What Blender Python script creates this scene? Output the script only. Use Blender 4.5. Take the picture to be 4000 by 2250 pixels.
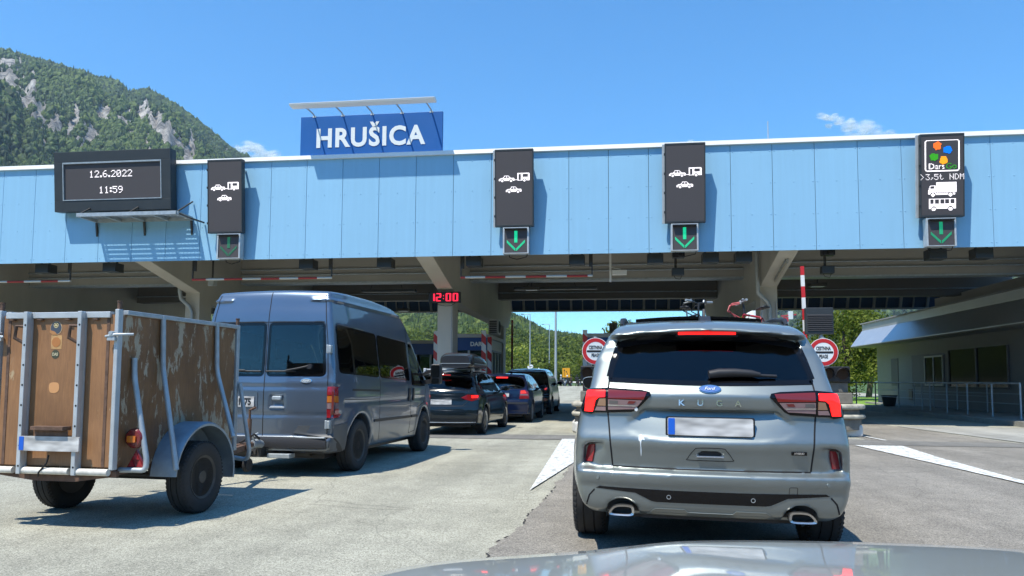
import bpy, bmesh, math, random
import numpy as np
from mathutils import Vector, Matrix

# ------------------------------------------------------------------ camera, sky, sun, exposure
SC = bpy.context.scene
COL = SC.collection
for _o in list(bpy.data.objects):
    bpy.data.objects.remove(_o)
random.seed(7)
R = math.radians

F_PX = 2950.0 / 4000.0
CAM_YAW, CAM_PITCH, CAM_ROLL = R(7.7), R(4.2), R(0.3)
CAM_POS = Vector((0.0, 0.0, 1.14))
cam = bpy.data.cameras.new("camera")
cam_o = bpy.data.objects.new("camera", cam)
COL.objects.link(cam_o)
cam.sensor_width = 36.0
cam.lens = 36.0 * F_PX
cam.shift_y = (1270.37 - 1125.0) / 4000.0
cam.clip_start = 0.05
cam.clip_end = 20000.0
_f = Vector((-math.sin(CAM_YAW) * math.cos(CAM_PITCH), math.cos(CAM_YAW) * math.cos(CAM_PITCH), math.sin(CAM_PITCH)))
_r = Vector((math.cos(CAM_YAW), math.sin(CAM_YAW), 0))
_u = _r.cross(_f)
_r2 = _r * math.cos(CAM_ROLL) + _u * math.sin(CAM_ROLL)
_u2 = -_r * math.sin(CAM_ROLL) + _u * math.cos(CAM_ROLL)
_m = Matrix((_r2, _u2, -_f)).transposed().to_4x4()
_m.translation = CAM_POS
cam_o.matrix_world = _m
SC.camera = cam_o

SUN_EL = R(63.0)
LIGHT = Vector((0.296, 0.407, -1.0)).normalized()      # the way the sunlight travels
SUN_AZ = math.atan2(-LIGHT.x, -LIGHT.y)
wd = bpy.data.worlds.new("World")
SC.world = wd
wd.use_nodes = True
nt = wd.node_tree
bg = nt.nodes["Background"]
sky = nt.nodes.new("ShaderNodeTexSky")
sky.sky_type = 'NISHITA'
sky.sun_disc = False
sky.sun_elevation = SUN_EL
sky.sun_rotation = SUN_AZ
sky.altitude = 600.0
sky.air_density = 1.0
sky.dust_density = 0.0
sky.ozone_density = 3.0
hs = nt.nodes.new("ShaderNodeHueSaturation")
hs.inputs["Hue"].default_value = 0.492
hs.inputs["Saturation"].default_value = 1.22
nt.links.new(sky.outputs[0], hs.inputs["Color"])
tn = nt.nodes.new("ShaderNodeMix")
tn.data_type = 'RGBA'
tn.blend_type = 'MULTIPLY'
tn.inputs["Factor"].default_value = 1.0
tn.inputs["B"].default_value = (0.66, 1.02, 1.20, 1)
nt.links.new(hs.outputs[0], tn.inputs["A"])
nt.links.new(tn.outputs["Result"], bg.inputs[0])
bg.inputs[1].default_value = 0.15
sun = bpy.data.lights.new("sun", 'SUN')
sun.energy = 5.0
sun.angle = R(0.53)
sun.color = (1.0, 0.945, 0.84)
sun_o = bpy.data.objects.new("sun", sun)
COL.objects.link(sun_o)
sun_o.rotation_euler = LIGHT.to_track_quat('-Z', 'Y').to_euler()
SC.view_settings.view_transform = 'Standard'
SC.view_settings.look = 'None'
SC.view_settings.exposure = 0.5
SC.view_settings.gamma = 1.0
SC.view_settings.use_curve_mapping = False
SC.cycles.max_bounces = 10
SC.cycles.diffuse_bounces = 4
SC.cycles.glossy_bounces = 5
SC.cycles.transparent_max_bounces = 40
SC.cycles.caustics_reflective = False
SC.cycles.caustics_refractive = False
SC.cycles.sample_clamp_indirect = 6.0

# ------------------------------------------------------------------ helpers: tags
def tag(o, label=None, cat=None, group=None, kind=None):
    if label: o["label"] = label
    if cat: o["category"] = cat
    if group: o["group"] = group
    if kind: o["kind"] = kind
    return o

def thing(name, label, cat, loc=(0, 0, 0), rz=0.0, group=None):
    o = bpy.data.objects.new(name, None)
    COL.objects.link(o)
    o.empty_display_size = 0.2
    o.location = loc
    o.rotation_euler = (0, 0, rz)
    return tag(o, label, cat, group)

def copy_tree(o, parent=None):
    c = o.copy()
    COL.objects.link(c)
    c.parent = parent
    for ch in list(o.children):
        copy_tree(ch, c)
    return c

# ------------------------------------------------------------------ helpers: materials
def nod(t, kind, **kw):
    n = t.nodes.new(kind)
    for k, v in kw.items():
        if k in n.inputs:
            n.inputs[k].default_value = v
        else:
            setattr(n, k, v)
    return n

def mat(name, col, rough=0.6, metal=0.0, coat=0.0, coat_rough=0.05, var=0.0, vscale=3.0, bump=0.0, bscale=40.0,
        emit=None, estr=0.0, spec=0.5, detail=6.0, stretch=(1, 1, 1)):
    m = bpy.data.materials.new(name)
    m.use_nodes = True
    t = m.node_tree
    p = t.nodes["Principled BSDF"]
    p.inputs["Base Color"].default_value = (*col, 1)
    p.inputs["Roughness"].default_value = rough
    p.inputs["Metallic"].default_value = metal
    p.inputs["Specular IOR Level"].default_value = spec
    p.inputs["Coat Weight"].default_value = coat
    p.inputs["Coat Roughness"].default_value = coat_rough
    if emit:
        p.inputs["Emission Color"].default_value = (*emit, 1)
        p.inputs["Emission Strength"].default_value = estr
    if var > 0 or bump > 0:
        tc = nod(t, "ShaderNodeTexCoord")
        mp = nod(t, "ShaderNodeMapping")
        mp.inputs["Scale"].default_value = stretch
        t.links.new(tc.outputs["Object"], mp.inputs[0])
    if var > 0:
        nz = nod(t, "ShaderNodeTexNoise", Scale=vscale, Detail=detail, Roughness=0.6)
        t.links.new(mp.outputs[0], nz.inputs["Vector"])
        mr = nod(t, "ShaderNodeMapRange")
        mr.inputs["From Min"].default_value = 0.3
        mr.inputs["From Max"].default_value = 0.7
        mr.inputs["To Min"].default_value = 1.0 - var
        mr.inputs["To Max"].default_value = 1.0 + var
        t.links.new(nz.outputs["Fac"], mr.inputs["Value"])
        mx = nod(t, "ShaderNodeVectorMath", operation='SCALE')
        mx.inputs[0].default_value = col
        t.links.new(mr.outputs[0], mx.inputs["Scale"])
        t.links.new(mx.outputs[0], p.inputs["Base Color"])
        mr2 = nod(t, "ShaderNodeMapRange")
        mr2.inputs["To Min"].default_value = max(0.02, rough - 0.12)
        mr2.inputs["To Max"].default_value = min(1.0, rough + 0.12)
        if rough > 0.15:
            t.links.new(nz.outputs["Fac"], mr2.inputs["Value"])
            t.links.new(mr2.outputs[0], p.inputs["Roughness"])
    if bump > 0:
        nb = nod(t, "ShaderNodeTexNoise", Scale=bscale, Detail=4.0)
        t.links.new(mp.outputs[0], nb.inputs["Vector"])
        b = nod(t, "ShaderNodeBump", Strength=bump, Distance=0.02)
        t.links.new(nb.outputs["Fac"], b.inputs["Height"])
        t.links.new(b.outputs[0], p.inputs["Normal"])
    return m

def glass_mat(name, tint, refl=1.0, rough=0.0):
    """a tinted pane: what is behind it shows dimmed, the surroundings reflect on it"""
    m = bpy.data.materials.new(name)
    m.use_nodes = True
    t = m.node_tree
    t.nodes.clear()
    out = nod(t, "ShaderNodeOutputMaterial")
    tr = nod(t, "ShaderNodeBsdfTransparent")
    tr.inputs[0].default_value = (*tint, 1)
    gl = nod(t, "ShaderNodeBsdfGlossy", Roughness=rough)
    gl.inputs[0].default_value = (refl, refl, refl, 1)
    fr = nod(t, "ShaderNodeFresnel", IOR=1.52)
    mx = nod(t, "ShaderNodeMixShader")
    t.links.new(fr.outputs[0], mx.inputs[0])
    t.links.new(tr.outputs[0], mx.inputs[1])
    t.links.new(gl.outputs[0], mx.inputs[2])
    t.links.new(mx.outputs[0], out.inputs[0])
    return m

M = {}

# ------------------------------------------------------------------ helpers: meshes
class MB:
    """collects shapes; build() links them as ONE mesh object"""
    def __init__(s):
        s.v, s.f, s.mi = [], [], []
    def add(s, vs, fs, mi=0):
        k = len(s.v)
        s.v += [tuple(map(float, q)) for q in vs]
        s.f += [tuple(int(i) + k for i in q) for q in fs]
        s.mi += [mi] * len(fs)
        return s
    def box(s, a, b, mi=0):
        (x0, y0, z0), (x1, y1, z1) = a, b
        x0, x1 = min(x0, x1), max(x0, x1); y0, y1 = min(y0, y1), max(y0, y1); z0, z1 = min(z0, z1), max(z0, z1)
        v = [(x0, y0, z0), (x1, y0, z0), (x1, y1, z0), (x0, y1, z0), (x0, y0, z1), (x1, y0, z1), (x1, y1, z1), (x0, y1, z1)]
        return s.add(v, [(0, 3, 2, 1), (4, 5, 6, 7), (0, 1, 5, 4), (1, 2, 6, 5), (2, 3, 7, 6), (3, 0, 4, 7)], mi)
    def bar(s, p, q, w, h, up=(0, 0, 1), mi=0):
        """a box section bar from p to q, w across, h along up"""
        p, q = Vector(p), Vector(q)
        d = (q - p).normalized()
        up = Vector(up)
        sd = d.cross(up)
        if sd.length < 1e-4: sd = d.cross(Vector((1, 0, 0)))
        sd.normalize()
        up = sd.cross(d).normalized()
        v = []
        for c in (p, q):
            for a, b in ((-1, -1), (1, -1), (1, 1), (-1, 1)):
                v.append(c + sd * (a * w / 2) + up * (b * h / 2))
        return s.add(v, [(0, 1, 2, 3), (7, 6, 5, 4), (0, 4, 5, 1), (1, 5, 6, 2), (2, 6, 7, 3), (3, 7, 4, 0)], mi)
    def prism(s, poly, axis, a, b, mi=0):
        """poly of 2-D points extruded along axis from a to b"""
        n = len(poly)
        def P(u, v, w):
            return {'x': (w, u, v), 'y': (u, w, v), 'z': (u, v, w)}[axis]
        v = [P(u, w, a) for u, w in poly] + [P(u, w, b) for u, w in poly]
        f = [tuple(range(n - 1, -1, -1)), tuple(range(n, 2 * n))]
        f += [(i, (i + 1) % n, (i + 1) % n + n, i + n) for i in range(n)]
        return s.add(v, f, mi)
    def tube(s, pts, r, n=10, mi=0, caps=True):
        pts = [Vector(p) for p in pts]
        k0 = len(s.v)
        rs = r if isinstance(r, (list, tuple)) else [r] * len(pts)
        ref = None
        vs, fs = [], []
        for i, p in enumerate(pts):
            d = (pts[min(i + 1, len(pts) - 1)] - pts[max(i - 1, 0)]).normalized()
            if ref is None:
                ref = d.orthogonal().normalized()
            ref = (ref - d * ref.dot(d))
            ref = ref.normalized() if ref.length > 1e-6 else d.orthogonal().normalized()
            b = d.cross(ref)
            for j in range(n):
                a = 2 * math.pi * j / n
                vs.append(p + (ref * math.cos(a) + b * math.sin(a)) * rs[i])
        for i in range(len(pts) - 1):
            for j in range(n):
                fs.append((i * n + j, i * n + (j + 1) % n, (i + 1) * n + (j + 1) % n, (i + 1) * n + j))
        if caps:
            fs.append(tuple(range(n - 1, -1, -1)))
            fs.append(tuple(range((len(pts) - 1) * n, len(pts) * n)))
        return s.add(vs, fs, mi)
    def lathe(s, prof, centre, axis='z', n=32, mi=0, closed=False):
        """prof of (radius, height along axis)"""
        c = Vector(centre)
        vs, fs = [], []
        for rr, hh in prof:
            for j in range(n):
                a = 2 * math.pi * j / n
                u, w = rr * math.cos(a), rr * math.sin(a)
                vs.append(c + Vector({'z': (u, w, hh), 'x': (hh, u, w), 'y': (w, hh, u)}[axis]))
        m = len(prof)
        for i in range(m if closed else m - 1):
            i2 = (i + 1) % m
            for j in range(n):
                fs.append((i * n + j, i * n + (j + 1) % n, i2 * n + (j + 1) % n, i2 * n + j))
        if not closed:
            if prof[0][0] > 1e-5: fs.append(tuple(range(n - 1, -1, -1)))
            if prof[-1][0] > 1e-5: fs.append(tuple(range((m - 1) * n, m * n)))
        return s.add(vs, fs, mi)
    def ball(s, c, r, n=12, mi=0):
        rx, ry, rz = r if isinstance(r, (tuple, list)) else (r, r, r)
        vs, fs = [], []
        for i in range(n + 1):
            t = math.pi * i / n
            for j in range(n * 2):
                a = math.pi * j / n
                vs.append((c[0] + rx * math.sin(t) * math.cos(a), c[1] + ry * math.sin(t) * math.sin(a), c[2] + rz * math.cos(t)))
        w = n * 2
        for i in range(n):
            for j in range(w):
                fs.append((i * w + j, (i + 1) * w + j, (i + 1) * w + (j + 1) % w, i * w + (j + 1) % w))
        return s.add(vs, fs, mi)
    def build(s, name, mats, parent=None, smooth=None, bevel=0.0, loc=None, seg=2):
        me = bpy.data.meshes.new(name)
        me.from_pydata(s.v, [], s.f)
        return finish(me, name, mats, parent, smooth, bevel, loc, s.mi, seg)

def finish(me, name, mats, parent=None, smooth=None, bevel=0.0, loc=None, mi=None, seg=2):
    for m in (mats if isinstance(mats, (list, tuple)) else [mats]):
        me.materials.append(m)
    if mi is not None and any(mi):
        me.polygons.foreach_set("material_index", mi)
    bm = bmesh.new()
    bm.from_mesh(me)
    bmesh.ops.recalc_face_normals(bm, faces=bm.faces)
    bm.to_mesh(me)
    bm.free()
    if smooth is not None:
        me.polygons.foreach_set("use_smooth", [True] * len(me.polygons))
        if smooth < 180:
            me.set_sharp_from_angle(angle=R(smooth))
    me.update()
    o = bpy.data.objects.new(name, me)
    COL.objects.link(o)
    if parent: o.parent = parent
    if loc: o.location = loc
    if bevel > 0:
        b = o.modifiers.new("bevel", 'BEVEL')
        b.width = bevel
        b.segments = seg
        b.limit_method = 'ANGLE'
        b.angle_limit = R(40)
    return o

def npmesh(name, v, f, mats, parent=None, smooth=True, attr=None):
    """v (n,3), f (m,k) arrays to one mesh object; attr: {name: per-vertex value}"""
    v = np.ascontiguousarray(v, np.float32)
    f = np.ascontiguousarray(f, np.int32)
    me = bpy.data.meshes.new(name)
    me.vertices.add(len(v))
    me.vertices.foreach_set("co", v.ravel())
    k = f.shape[1]
    me.loops.add(f.size)
    me.loops.foreach_set("vertex_index", f.ravel())
    me.polygons.add(len(f))
    me.polygons.foreach_set("loop_start", np.arange(0, f.size, k, dtype=np.int32))
    me.polygons.foreach_set("loop_total", np.full(len(f), k, np.int32))
    me.polygons.foreach_set("use_smooth", np.full(len(f), smooth))
    for m in (mats if isinstance(mats, (list, tuple)) else [mats]):
        me.materials.append(m)
    if attr:
        for an, av in attr.items():
            a = me.attributes.new(an, 'FLOAT', 'POINT')
            a.data.foreach_set("value", np.ascontiguousarray(av, np.float32))
    me.update(calc_edges=True)
    me.validate()
    o = bpy.data.objects.new(name, me)
    COL.objects.link(o)
    if parent: o.parent = parent
    return o

def text_mb(txt, size, depth=0.004, bold=0.0, shear=0.0, spacing=1.0, xscale=1.0):
    """the letters of txt as (verts, faces) in the xz plane facing -y, centred"""
    c = bpy.data.curves.new("letters", 'FONT')
    c.body = txt
    c.size = size
    c.offset = bold
    c.shear = shear
    c.extrude = depth / 2
    c.space_character = spacing
    c.align_x = 'CENTER'
    c.resolution_u = 4
    o = bpy.data.objects.new("letters", c)
    COL.objects.link(o)
    dg = bpy.context.evaluated_depsgraph_get()
    dg.update()
    me = bpy.data.meshes.new_from_object(o.evaluated_get(dg))
    vs = [(v.co.x * xscale, -v.co.z, v.co.y) for v in me.vertices]
    fs = [tuple(p.vertices) for p in me.polygons]
    bpy.data.objects.remove(o)
    bpy.data.meshes.remove(me)
    if vs:
        xs = [v[0] for v in vs]; zs = [v[2] for v in vs]
        cx, cz = (min(xs) + max(xs)) / 2, (min(zs) + max(zs)) / 2
        vs = [(x - cx, y, z - cz) for x, y, z in vs]
    return vs, fs

def place(vs, loc, rz=0.0, rx=0.0):
    q = Matrix.Translation(loc) @ Matrix.Rotation(rz, 4, 'Z') @ Matrix.Rotation(rx, 4, 'X')
    return [q @ Vector(v) for v in vs]

def arc(cx, cz, r, a0, a1, n):
    return [(cx + r * math.cos(R(a0 + (a1 - a0) * i / n)), cz + r * math.sin(R(a0 + (a1 - a0) * i / n))) for i in range(n + 1)]

def rrect(x0, z0, x1, z1, r, n=4):
    return (arc(x1 - r, z0 + r, r, -90, 0, n) + arc(x1 - r, z1 - r, r, 0, 90, n)
            + arc(x0 + r, z1 - r, r, 90, 180, n) + arc(x0 + r, z0 + r, r, 180, 270, n))
# ------------------------------------------------------------------ vehicle bodies: signed distance fields meshed as one smooth surface
def smax(a, b, k):
    h = np.clip(0.5 + 0.5 * (a - b) / k, 0, 1)
    return b + (a - b) * h + k * h * (1 - h)

def smin(a, b, k):
    return -smax(-a, -b, k)

def poly_sd(px, py, poly):
    """signed distance (negative inside) of points to a closed polygon"""
    poly = np.asarray(poly, float)
    d = np.full(px.shape, 1e9)
    inside = np.zeros(px.shape, bool)
    n = len(poly)
    for i in range(n):
        ax, ay = poly[i]
        bx, by = poly[(i + 1) % n]
        ex, ey = bx - ax, by - ay
        L = ex * ex + ey * ey
        if L < 1e-12: continue
        t = np.clip(((px - ax) * ex + (py - ay) * ey) / L, 0, 1)
        d = np.minimum(d, (px - ax - t * ex) ** 2 + (py - ay - t * ey) ** 2)
        c = ((ay > py) != (by > py))
        with np.errstate(divide='ignore', invalid='ignore'):
            xi = (bx - ax) * (py - ay) / (by - ay + 1e-12) + ax
        inside ^= c & (px < xi)
    d = np.sqrt(d)
    return np.where(inside, -d, d)

def crom(pts, n=6, closed=True):
    """points smoothed by a Catmull-Rom curve; a point given as (a, b, 0) stays a corner"""
    out = []
    m = len(pts)
    rng = range(m if closed else m - 1)
    for i in rng:
        p1, p2 = pts[i], pts[(i + 1) % m]
        p0 = pts[(i - 1) % m] if closed or i > 0 else p1
        p3 = pts[(i + 2) % m] if closed or i + 2 < m else p2
        if len(p1) > 2: p0 = p1
        if len(p2) > 2: p3 = p2
        for j in range(n):
            t = j / n
            q = []
            for c in (0, 1):
                a, b, cc, d = p0[c], p1[c], p2[c], p3[c]
                q.append(0.5 * (2 * b + (cc - a) * t + (2 * a - 5 * b + 4 * cc - d) * t * t + (3 * b - a - 3 * cc + d) * t ** 3))
            out.append(tuple(q))
    if not closed: out.append(tuple(pts[-1][:2]))
    return out

def net(Fv, org, h):
    """naive surface nets of a sampled field: vertices and quads of the zero surface"""
    S = Fv < 0
    nx, ny, nz = Fv.shape
    cs = np.zeros((nx - 1, ny - 1, nz - 1), np.int8)
    for a in (0, 1):
        for b in (0, 1):
            for c in (0, 1):
                cs += S[a:nx - 1 + a, b:ny - 1 + b, c:nz - 1 + c]
    act = (cs > 0) & (cs < 8)
    idx = np.full(act.shape, -1, np.int64)
    ii = np.argwhere(act)
    idx[act] = np.arange(len(ii))
    acc = np.zeros((len(ii), 3))
    cnt = np.zeros(len(ii))
    i, j, k = ii.T
    for ax in range(3):
        o1, o2 = [q for q in range(3) if q != ax]
        for a in (0, 1):
            for b in (0, 1):
                off = [0, 0, 0]
                off[o1], off[o2] = a, b
                p = [i + off[0], j + off[1], k + off[2]]
                q = list(p); q[ax] = q[ax] + 1
                f0, f1 = Fv[tuple(p)], Fv[tuple(q)]
                cr = (f0 < 0) != (f1 < 0)
                t = np.where(cr, f0 / np.where(cr, f0 - f1, 1), 0)
                pos = np.stack([np.full(len(ii), float(off[0])), np.full(len(ii), float(off[1])), np.full(len(ii), float(off[2]))], 1)
                pos[:, ax] += t
                acc += pos * cr[:, None]
                cnt += cr
    V = (ii + acc / cnt[:, None]) * h + org
    faces = []
    for ax in range(3):
        o1, o2 = [q for q in range(3) if q != ax]
        sl0 = [slice(None)] * 3; sl1 = [slice(None)] * 3
        sl0[ax] = slice(0, -1); sl1[ax] = slice(1, None)
        for o in (o1, o2):
            sl0[o] = slice(1, -1); sl1[o] = slice(1, -1)
        A, B = S[tuple(sl0)], S[tuple(sl1)]
        e = np.argwhere(A != B)
        if len(e) == 0: continue
        fl = A[tuple(e.T)]
        def cell(d1, d2):
            c = [None] * 3
            c[ax] = e[:, ax]
            c[o1] = e[:, o1] + d1
            c[o2] = e[:, o2] + d2
            return idx[tuple(c)]
        q = np.stack([cell(0, 0), cell(1, 0), cell(1, 1), cell(0, 1)], 1)
        if ax == 1: fl = ~fl
        q[~fl] = q[~fl][:, ::-1]
        faces.append(q)
    return V, np.concatenate(faces)

class Field:
    def __init__(s, Fv, org, h):
        s.F, s.o, s.h = Fv, np.asarray(org, float), h
    def at(s, p):
        q = (np.asarray(p, float) - s.o) / s.h
        n = np.array(s.F.shape) - 1.001
        q = np.clip(q, 0, n)
        i = q.astype(int)
        t = q - i
        r = 0
        for a in (0, 1):
            for b in (0, 1):
                for c in (0, 1):
                    w = (t[:, 0] if a else 1 - t[:, 0]) * (t[:, 1] if b else 1 - t[:, 1]) * (t[:, 2] if c else 1 - t[:, 2])
                    r = r + w * s.F[i[:, 0] + a, i[:, 1] + b, i[:, 2] + c]
        return r
    def grad(s, p, e=None):
        e = e or s.h
        g = np.stack([s.at(p + d) - s.at(p - d) for d in np.eye(3) * e], 1)
        return g / np.maximum(1e-9, np.linalg.norm(g, axis=1))[:, None]
    def hit(s, ab, axis, sign, start, depth=1.6):
        """first surface met from outside, looking along an axis; ab: the other two coordinates"""
        ab = np.asarray(ab, float)
        ax = 'xyz'.index(axis)
        oth = [q for q in range(3) if q != ax]
        p = np.zeros((len(ab), 3))
        p[:, oth[0]], p[:, oth[1]] = ab[:, 0], ab[:, 1]
        t = np.full(len(ab), float(start))
        done = np.zeros(len(ab), bool)
        st = s.h * 0.5
        for _ in range(int(depth / st)):
            p[:, ax] = t
            ins = s.at(p) < 0
            done |= ins
            t = np.where(done, t, t - sign * st)
            if done.all(): break
        lo, hi = t.copy(), t + sign * st
        for _ in range(12):
            mid = (lo + hi) / 2
            p[:, ax] = mid
            ins = s.at(p) < 0
            lo = np.where(ins, mid, lo)
            hi = np.where(ins, hi, mid)
        p[:, ax] = (lo + hi) / 2
        return p

def cut_poly(poly, step):
    """a polygon cut into cells: 2-D vertices and faces"""
    bm = bmesh.new()
    vs = [bm.verts.new((a, b, 0)) for a, b in poly]
    bm.faces.new(vs)
    xs = [a for a, b in poly]; ys = [b for a, b in poly]
    for lo, hi, no in ((min(xs), max(xs), (1, 0, 0)), (min(ys), max(ys), (0, 1, 0))):
        n = max(1, int((hi - lo) / step))
        for i in range(1, n):
            c = lo + (hi - lo) * i / n
            bmesh.ops.bisect_plane(bm, geom=bm.verts[:] + bm.edges[:] + bm.faces[:], plane_co=(c * no[0], c * no[1], 0), plane_no=no)
    bmesh.ops.triangulate(bm, faces=[f for f in bm.faces if len(f.verts) > 4])
    bm.verts.index_update()
    v = np.array([(q.co.x, q.co.y) for q in bm.verts])
    f = [tuple(q.index for q in fc.verts) for fc in bm.faces]
    edges = [(e.verts[0].index, e.verts[1].index) for e in bm.edges if len(e.link_faces) == 1]
    bm.free()
    return v, f, edges

def conform(fld, poly, axis, sign, start, off=0.003, thick=0.006, step=0.04, puff=0.0):
    """a panel with the outline poly laid on the body, seen along axis"""
    v2, f, edges = cut_poly(poly, step)
    p = fld.hit(v2, axis, sign, start)
    g = fld.grad(p, fld.h * 1.5)
    if puff:
        d = -poly_sd(v2[:, 0], v2[:, 1], poly)
        off = off + puff * np.clip(d / (4 * puff), 0, 1)
        off = off[:, None]
    top = p + g * off
    bot = p + g * (off - thick)
    n = len(p)
    vs = [tuple(q) for q in top] + [tuple(q) for q in bot]
    fs = list(f) + [tuple(i + n for i in q[::-1]) for q in f] + [(a, b, b + n, a + n) for a, b in edges]
    return vs, fs

def conform_line(fld, line, axis, sign, start, w=0.006, off=0.0012, step=0.02, thick=0.004):
    """a narrow strip laid on the body along a polyline"""
    pts = [np.array(q, float) for q in line]
    out = [pts[0]]
    for a, b in zip(pts[:-1], pts[1:]):
        n = max(1, int(np.linalg.norm(b - a) / step))
        out += [a + (b - a) * i / n for i in range(1, n + 1)]
    out = np.array(out)
    d = np.gradient(out, axis=0)
    d /= np.maximum(1e-9, np.linalg.norm(d, axis=1))[:, None]
    nn = np.stack([-d[:, 1], d[:, 0]], 1)
    L, Rr = out + nn * w / 2, out - nn * w / 2
    pl, pr = fld.hit(L, axis, sign, start), fld.hit(Rr, axis, sign, start)
    gl, gr = fld.grad(pl), fld.grad(pr)
    a, b, c, e = pl + gl * off, pr + gr * off, pr + gr * (off - thick), pl + gl * (off - thick)
    n = len(out)
    vs = [tuple(q) for q in a] + [tuple(q) for q in b] + [tuple(q) for q in c] + [tuple(q) for q in e]
    fs = []
    for i in range(n - 1):
        for s0, s1 in ((0, 1), (1, 2), (2, 3), (3, 0)):
            fs.append((s0 * n + i, s0 * n + i + 1, s1 * n + i + 1, s1 * n + i))
    return vs, fs

def car_field(L, W, H, prof, hwz, plan, h=0.02, rear_crown=0.1, front_crown=0.3, roof_crown=0.05, k=0.07, roof_rear=0.0,
              belt=0.95, arches=(), arch_in=0.5, flare=0.015, extra=None):
    """the closed outer skin of a car.  prof: side outline (y, z); hwz: (z, half width); plan: (y, narrowing low, narrowing high)"""
    xm = W / 2 + 0.06
    nx = int(xm / h) + 3
    xs = (np.arange(nx) - 1) * h
    ys = np.arange(-0.12, L + 0.12, h)
    zs = np.arange(-0.02, H + 0.12, h)
    h2 = h / 2
    Y2, Z2 = np.meshgrid(np.arange(-0.5, L + 0.5, h2), np.arange(-0.3, H + 0.3, h2), indexing='ij')
    P2 = poly_sd(Y2, Z2, prof)
    X, Y, Z = np.meshgrid(xs, ys, zs, indexing='ij')
    X = X.astype(np.float32); Y = Y.astype(np.float32); Z = Z.astype(np.float32)
    AX = np.abs(X)
    u = AX / (W / 2)
    rw = np.clip(1 - Y / (0.45 * L), 0, 1)
    fw = np.clip((Y - 0.55 * L) / (0.45 * L), 0, 1)
    yy = Y - rear_crown * u ** 2.4 * rw + front_crown * u ** 2.2 * fw
    zz = Z + (roof_crown + roof_rear * np.clip(1 - Y / 1.1, 0, 1)) * u ** 2 * np.clip((Z - belt) / max(0.1, H - belt), 0, 1)
    a = (yy + 0.5) / h2; b = (zz + 0.3) / h2
    ia = np.clip(a.astype(int), 0, P2.shape[0] - 2); ib = np.clip(b.astype(int), 0, P2.shape[1] - 2)
    ta, tb = a - ia, b - ib
    P = (P2[ia, ib] * (1 - ta) * (1 - tb) + P2[ia + 1, ib] * ta * (1 - tb) + P2[ia, ib + 1] * (1 - ta) * tb + P2[ia + 1, ib + 1] * ta * tb)
    hz = np.array(crom(hwz, 6, False))
    hw1 = np.interp(zs, hz[:, 0], hz[:, 1])
    pa = np.array(plan, float)
    lo = np.interp(ys, pa[:, 0], pa[:, 1]); hi = np.interp(ys, pa[:, 0], pa[:, 2])
    kk = np.ones(9) / 9
    if len(lo) > 30:
        lo = np.convolve(np.pad(lo, 4, 'edge'), kk, 'valid'); hi = np.convolve(np.pad(hi, 4, 'edge'), kk, 'valid')
    tz = np.clip((zs - belt + 0.15) / 0.4, 0, 1)
    hw = hw1[None, :] - (lo[:, None] * (1 - tz)[None, :] + hi[:, None] * tz[None, :])
    for (yc, zc, ra) in arches:
        r = np.sqrt((ys[:, None] - yc) ** 2 + (zs[None, :] - zc) ** 2)
        hw = hw + flare * np.exp(-((r - ra - 0.02) / 0.07) ** 2)
    slope = np.gradient(hw, h, axis=1)
    D = (AX - hw[None]) / np.sqrt(1 + np.clip(slope, -3, 3)[None] ** 2)
    kz = k
    Fv = smax(P, D, kz)
    for (yc, zc, ra) in arches:
        c = np.maximum(np.sqrt((Y - yc) ** 2 + (Z - zc) ** 2) - ra, arch_in - AX)
        Fv = smax(Fv, -c, 0.012)
    if extra is not None:
        Fv = extra(Fv, X, Y, Z)
    full = np.concatenate([Fv[:1:-1], Fv[1:]], 0)
    org = (-xs[-1], ys[0], zs[0])
    return Field(full.astype(np.float32), org, h), (xs, ys, zs)

def hollow(fld, side_windows=(), rear=None, front=None, skin=0.05, floor=0.45, y_mid=2.2, yr=(0.4, 3.6), xmin=0.35):
    """the cabin cut out of the body and the window openings cut through its skin"""
    Fv = fld.F
    nx, ny, nz = Fv.shape
    x = fld.o[0] + np.arange(nx) * fld.h
    y = fld.o[1] + np.arange(ny) * fld.h
    z = fld.o[2] + np.arange(nz) * fld.h
    Y, Z = np.meshgrid(y, z, indexing='ij')
    XX, ZZ = np.meshgrid(x, z, indexing='ij')
    cav = np.maximum(Fv + skin, (floor - z)[None, None, :])
    cav = np.maximum(cav, np.maximum(yr[0] - y, y - yr[1])[None, :, None])
    G = np.maximum(Fv, -cav)
    for w in side_windows:
        d = poly_sd(Y, Z, w)[None]
        G = np.maximum(G, -np.maximum(d, (xmin - np.abs(x))[:, None, None]))
    if rear is not None:
        d = poly_sd(XX, ZZ, rear)[:, None, :]
        G = np.maximum(G, -np.maximum(d, (y - y_mid)[None, :, None]))
    if front is not None:
        d = poly_sd(XX, ZZ, front)[:, None, :]
        G = np.maximum(G, -np.maximum(d, (y_mid - y)[None, :, None]))
    return Field(G, fld.o, fld.h)

def body_mesh(fld, name, m, parent):
    v, f = net(fld.F, fld.o, fld.h)
    g = fld.grad(v, fld.h * 0.5)
    for _ in range(2):
        d = fld.at(v)
        v = v - g * np.clip(d, -0.4 * fld.h, 0.4 * fld.h)[:, None] * 0.7
    return npmesh(name, v, f, m, parent, True)

def panel(fld, name, poly, axis, sign, start, m, parent, off=0.003, thick=0.006, step=0.04, mirror=False, puff=0.0):
    mb = MB()
    mb.add(*conform(fld, poly, axis, sign, start, off, thick, step, puff))
    if mirror:
        if axis == 'x':
            mb.add(*conform(fld, poly, axis, -sign, -start, off, thick, step, puff))
        else:
            mb.add(*conform(fld, [(-a, b) for a, b in poly[::-1]], axis, sign, start, off, thick, step, puff))
    return mb.build(name, m, parent, smooth=50)

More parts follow.
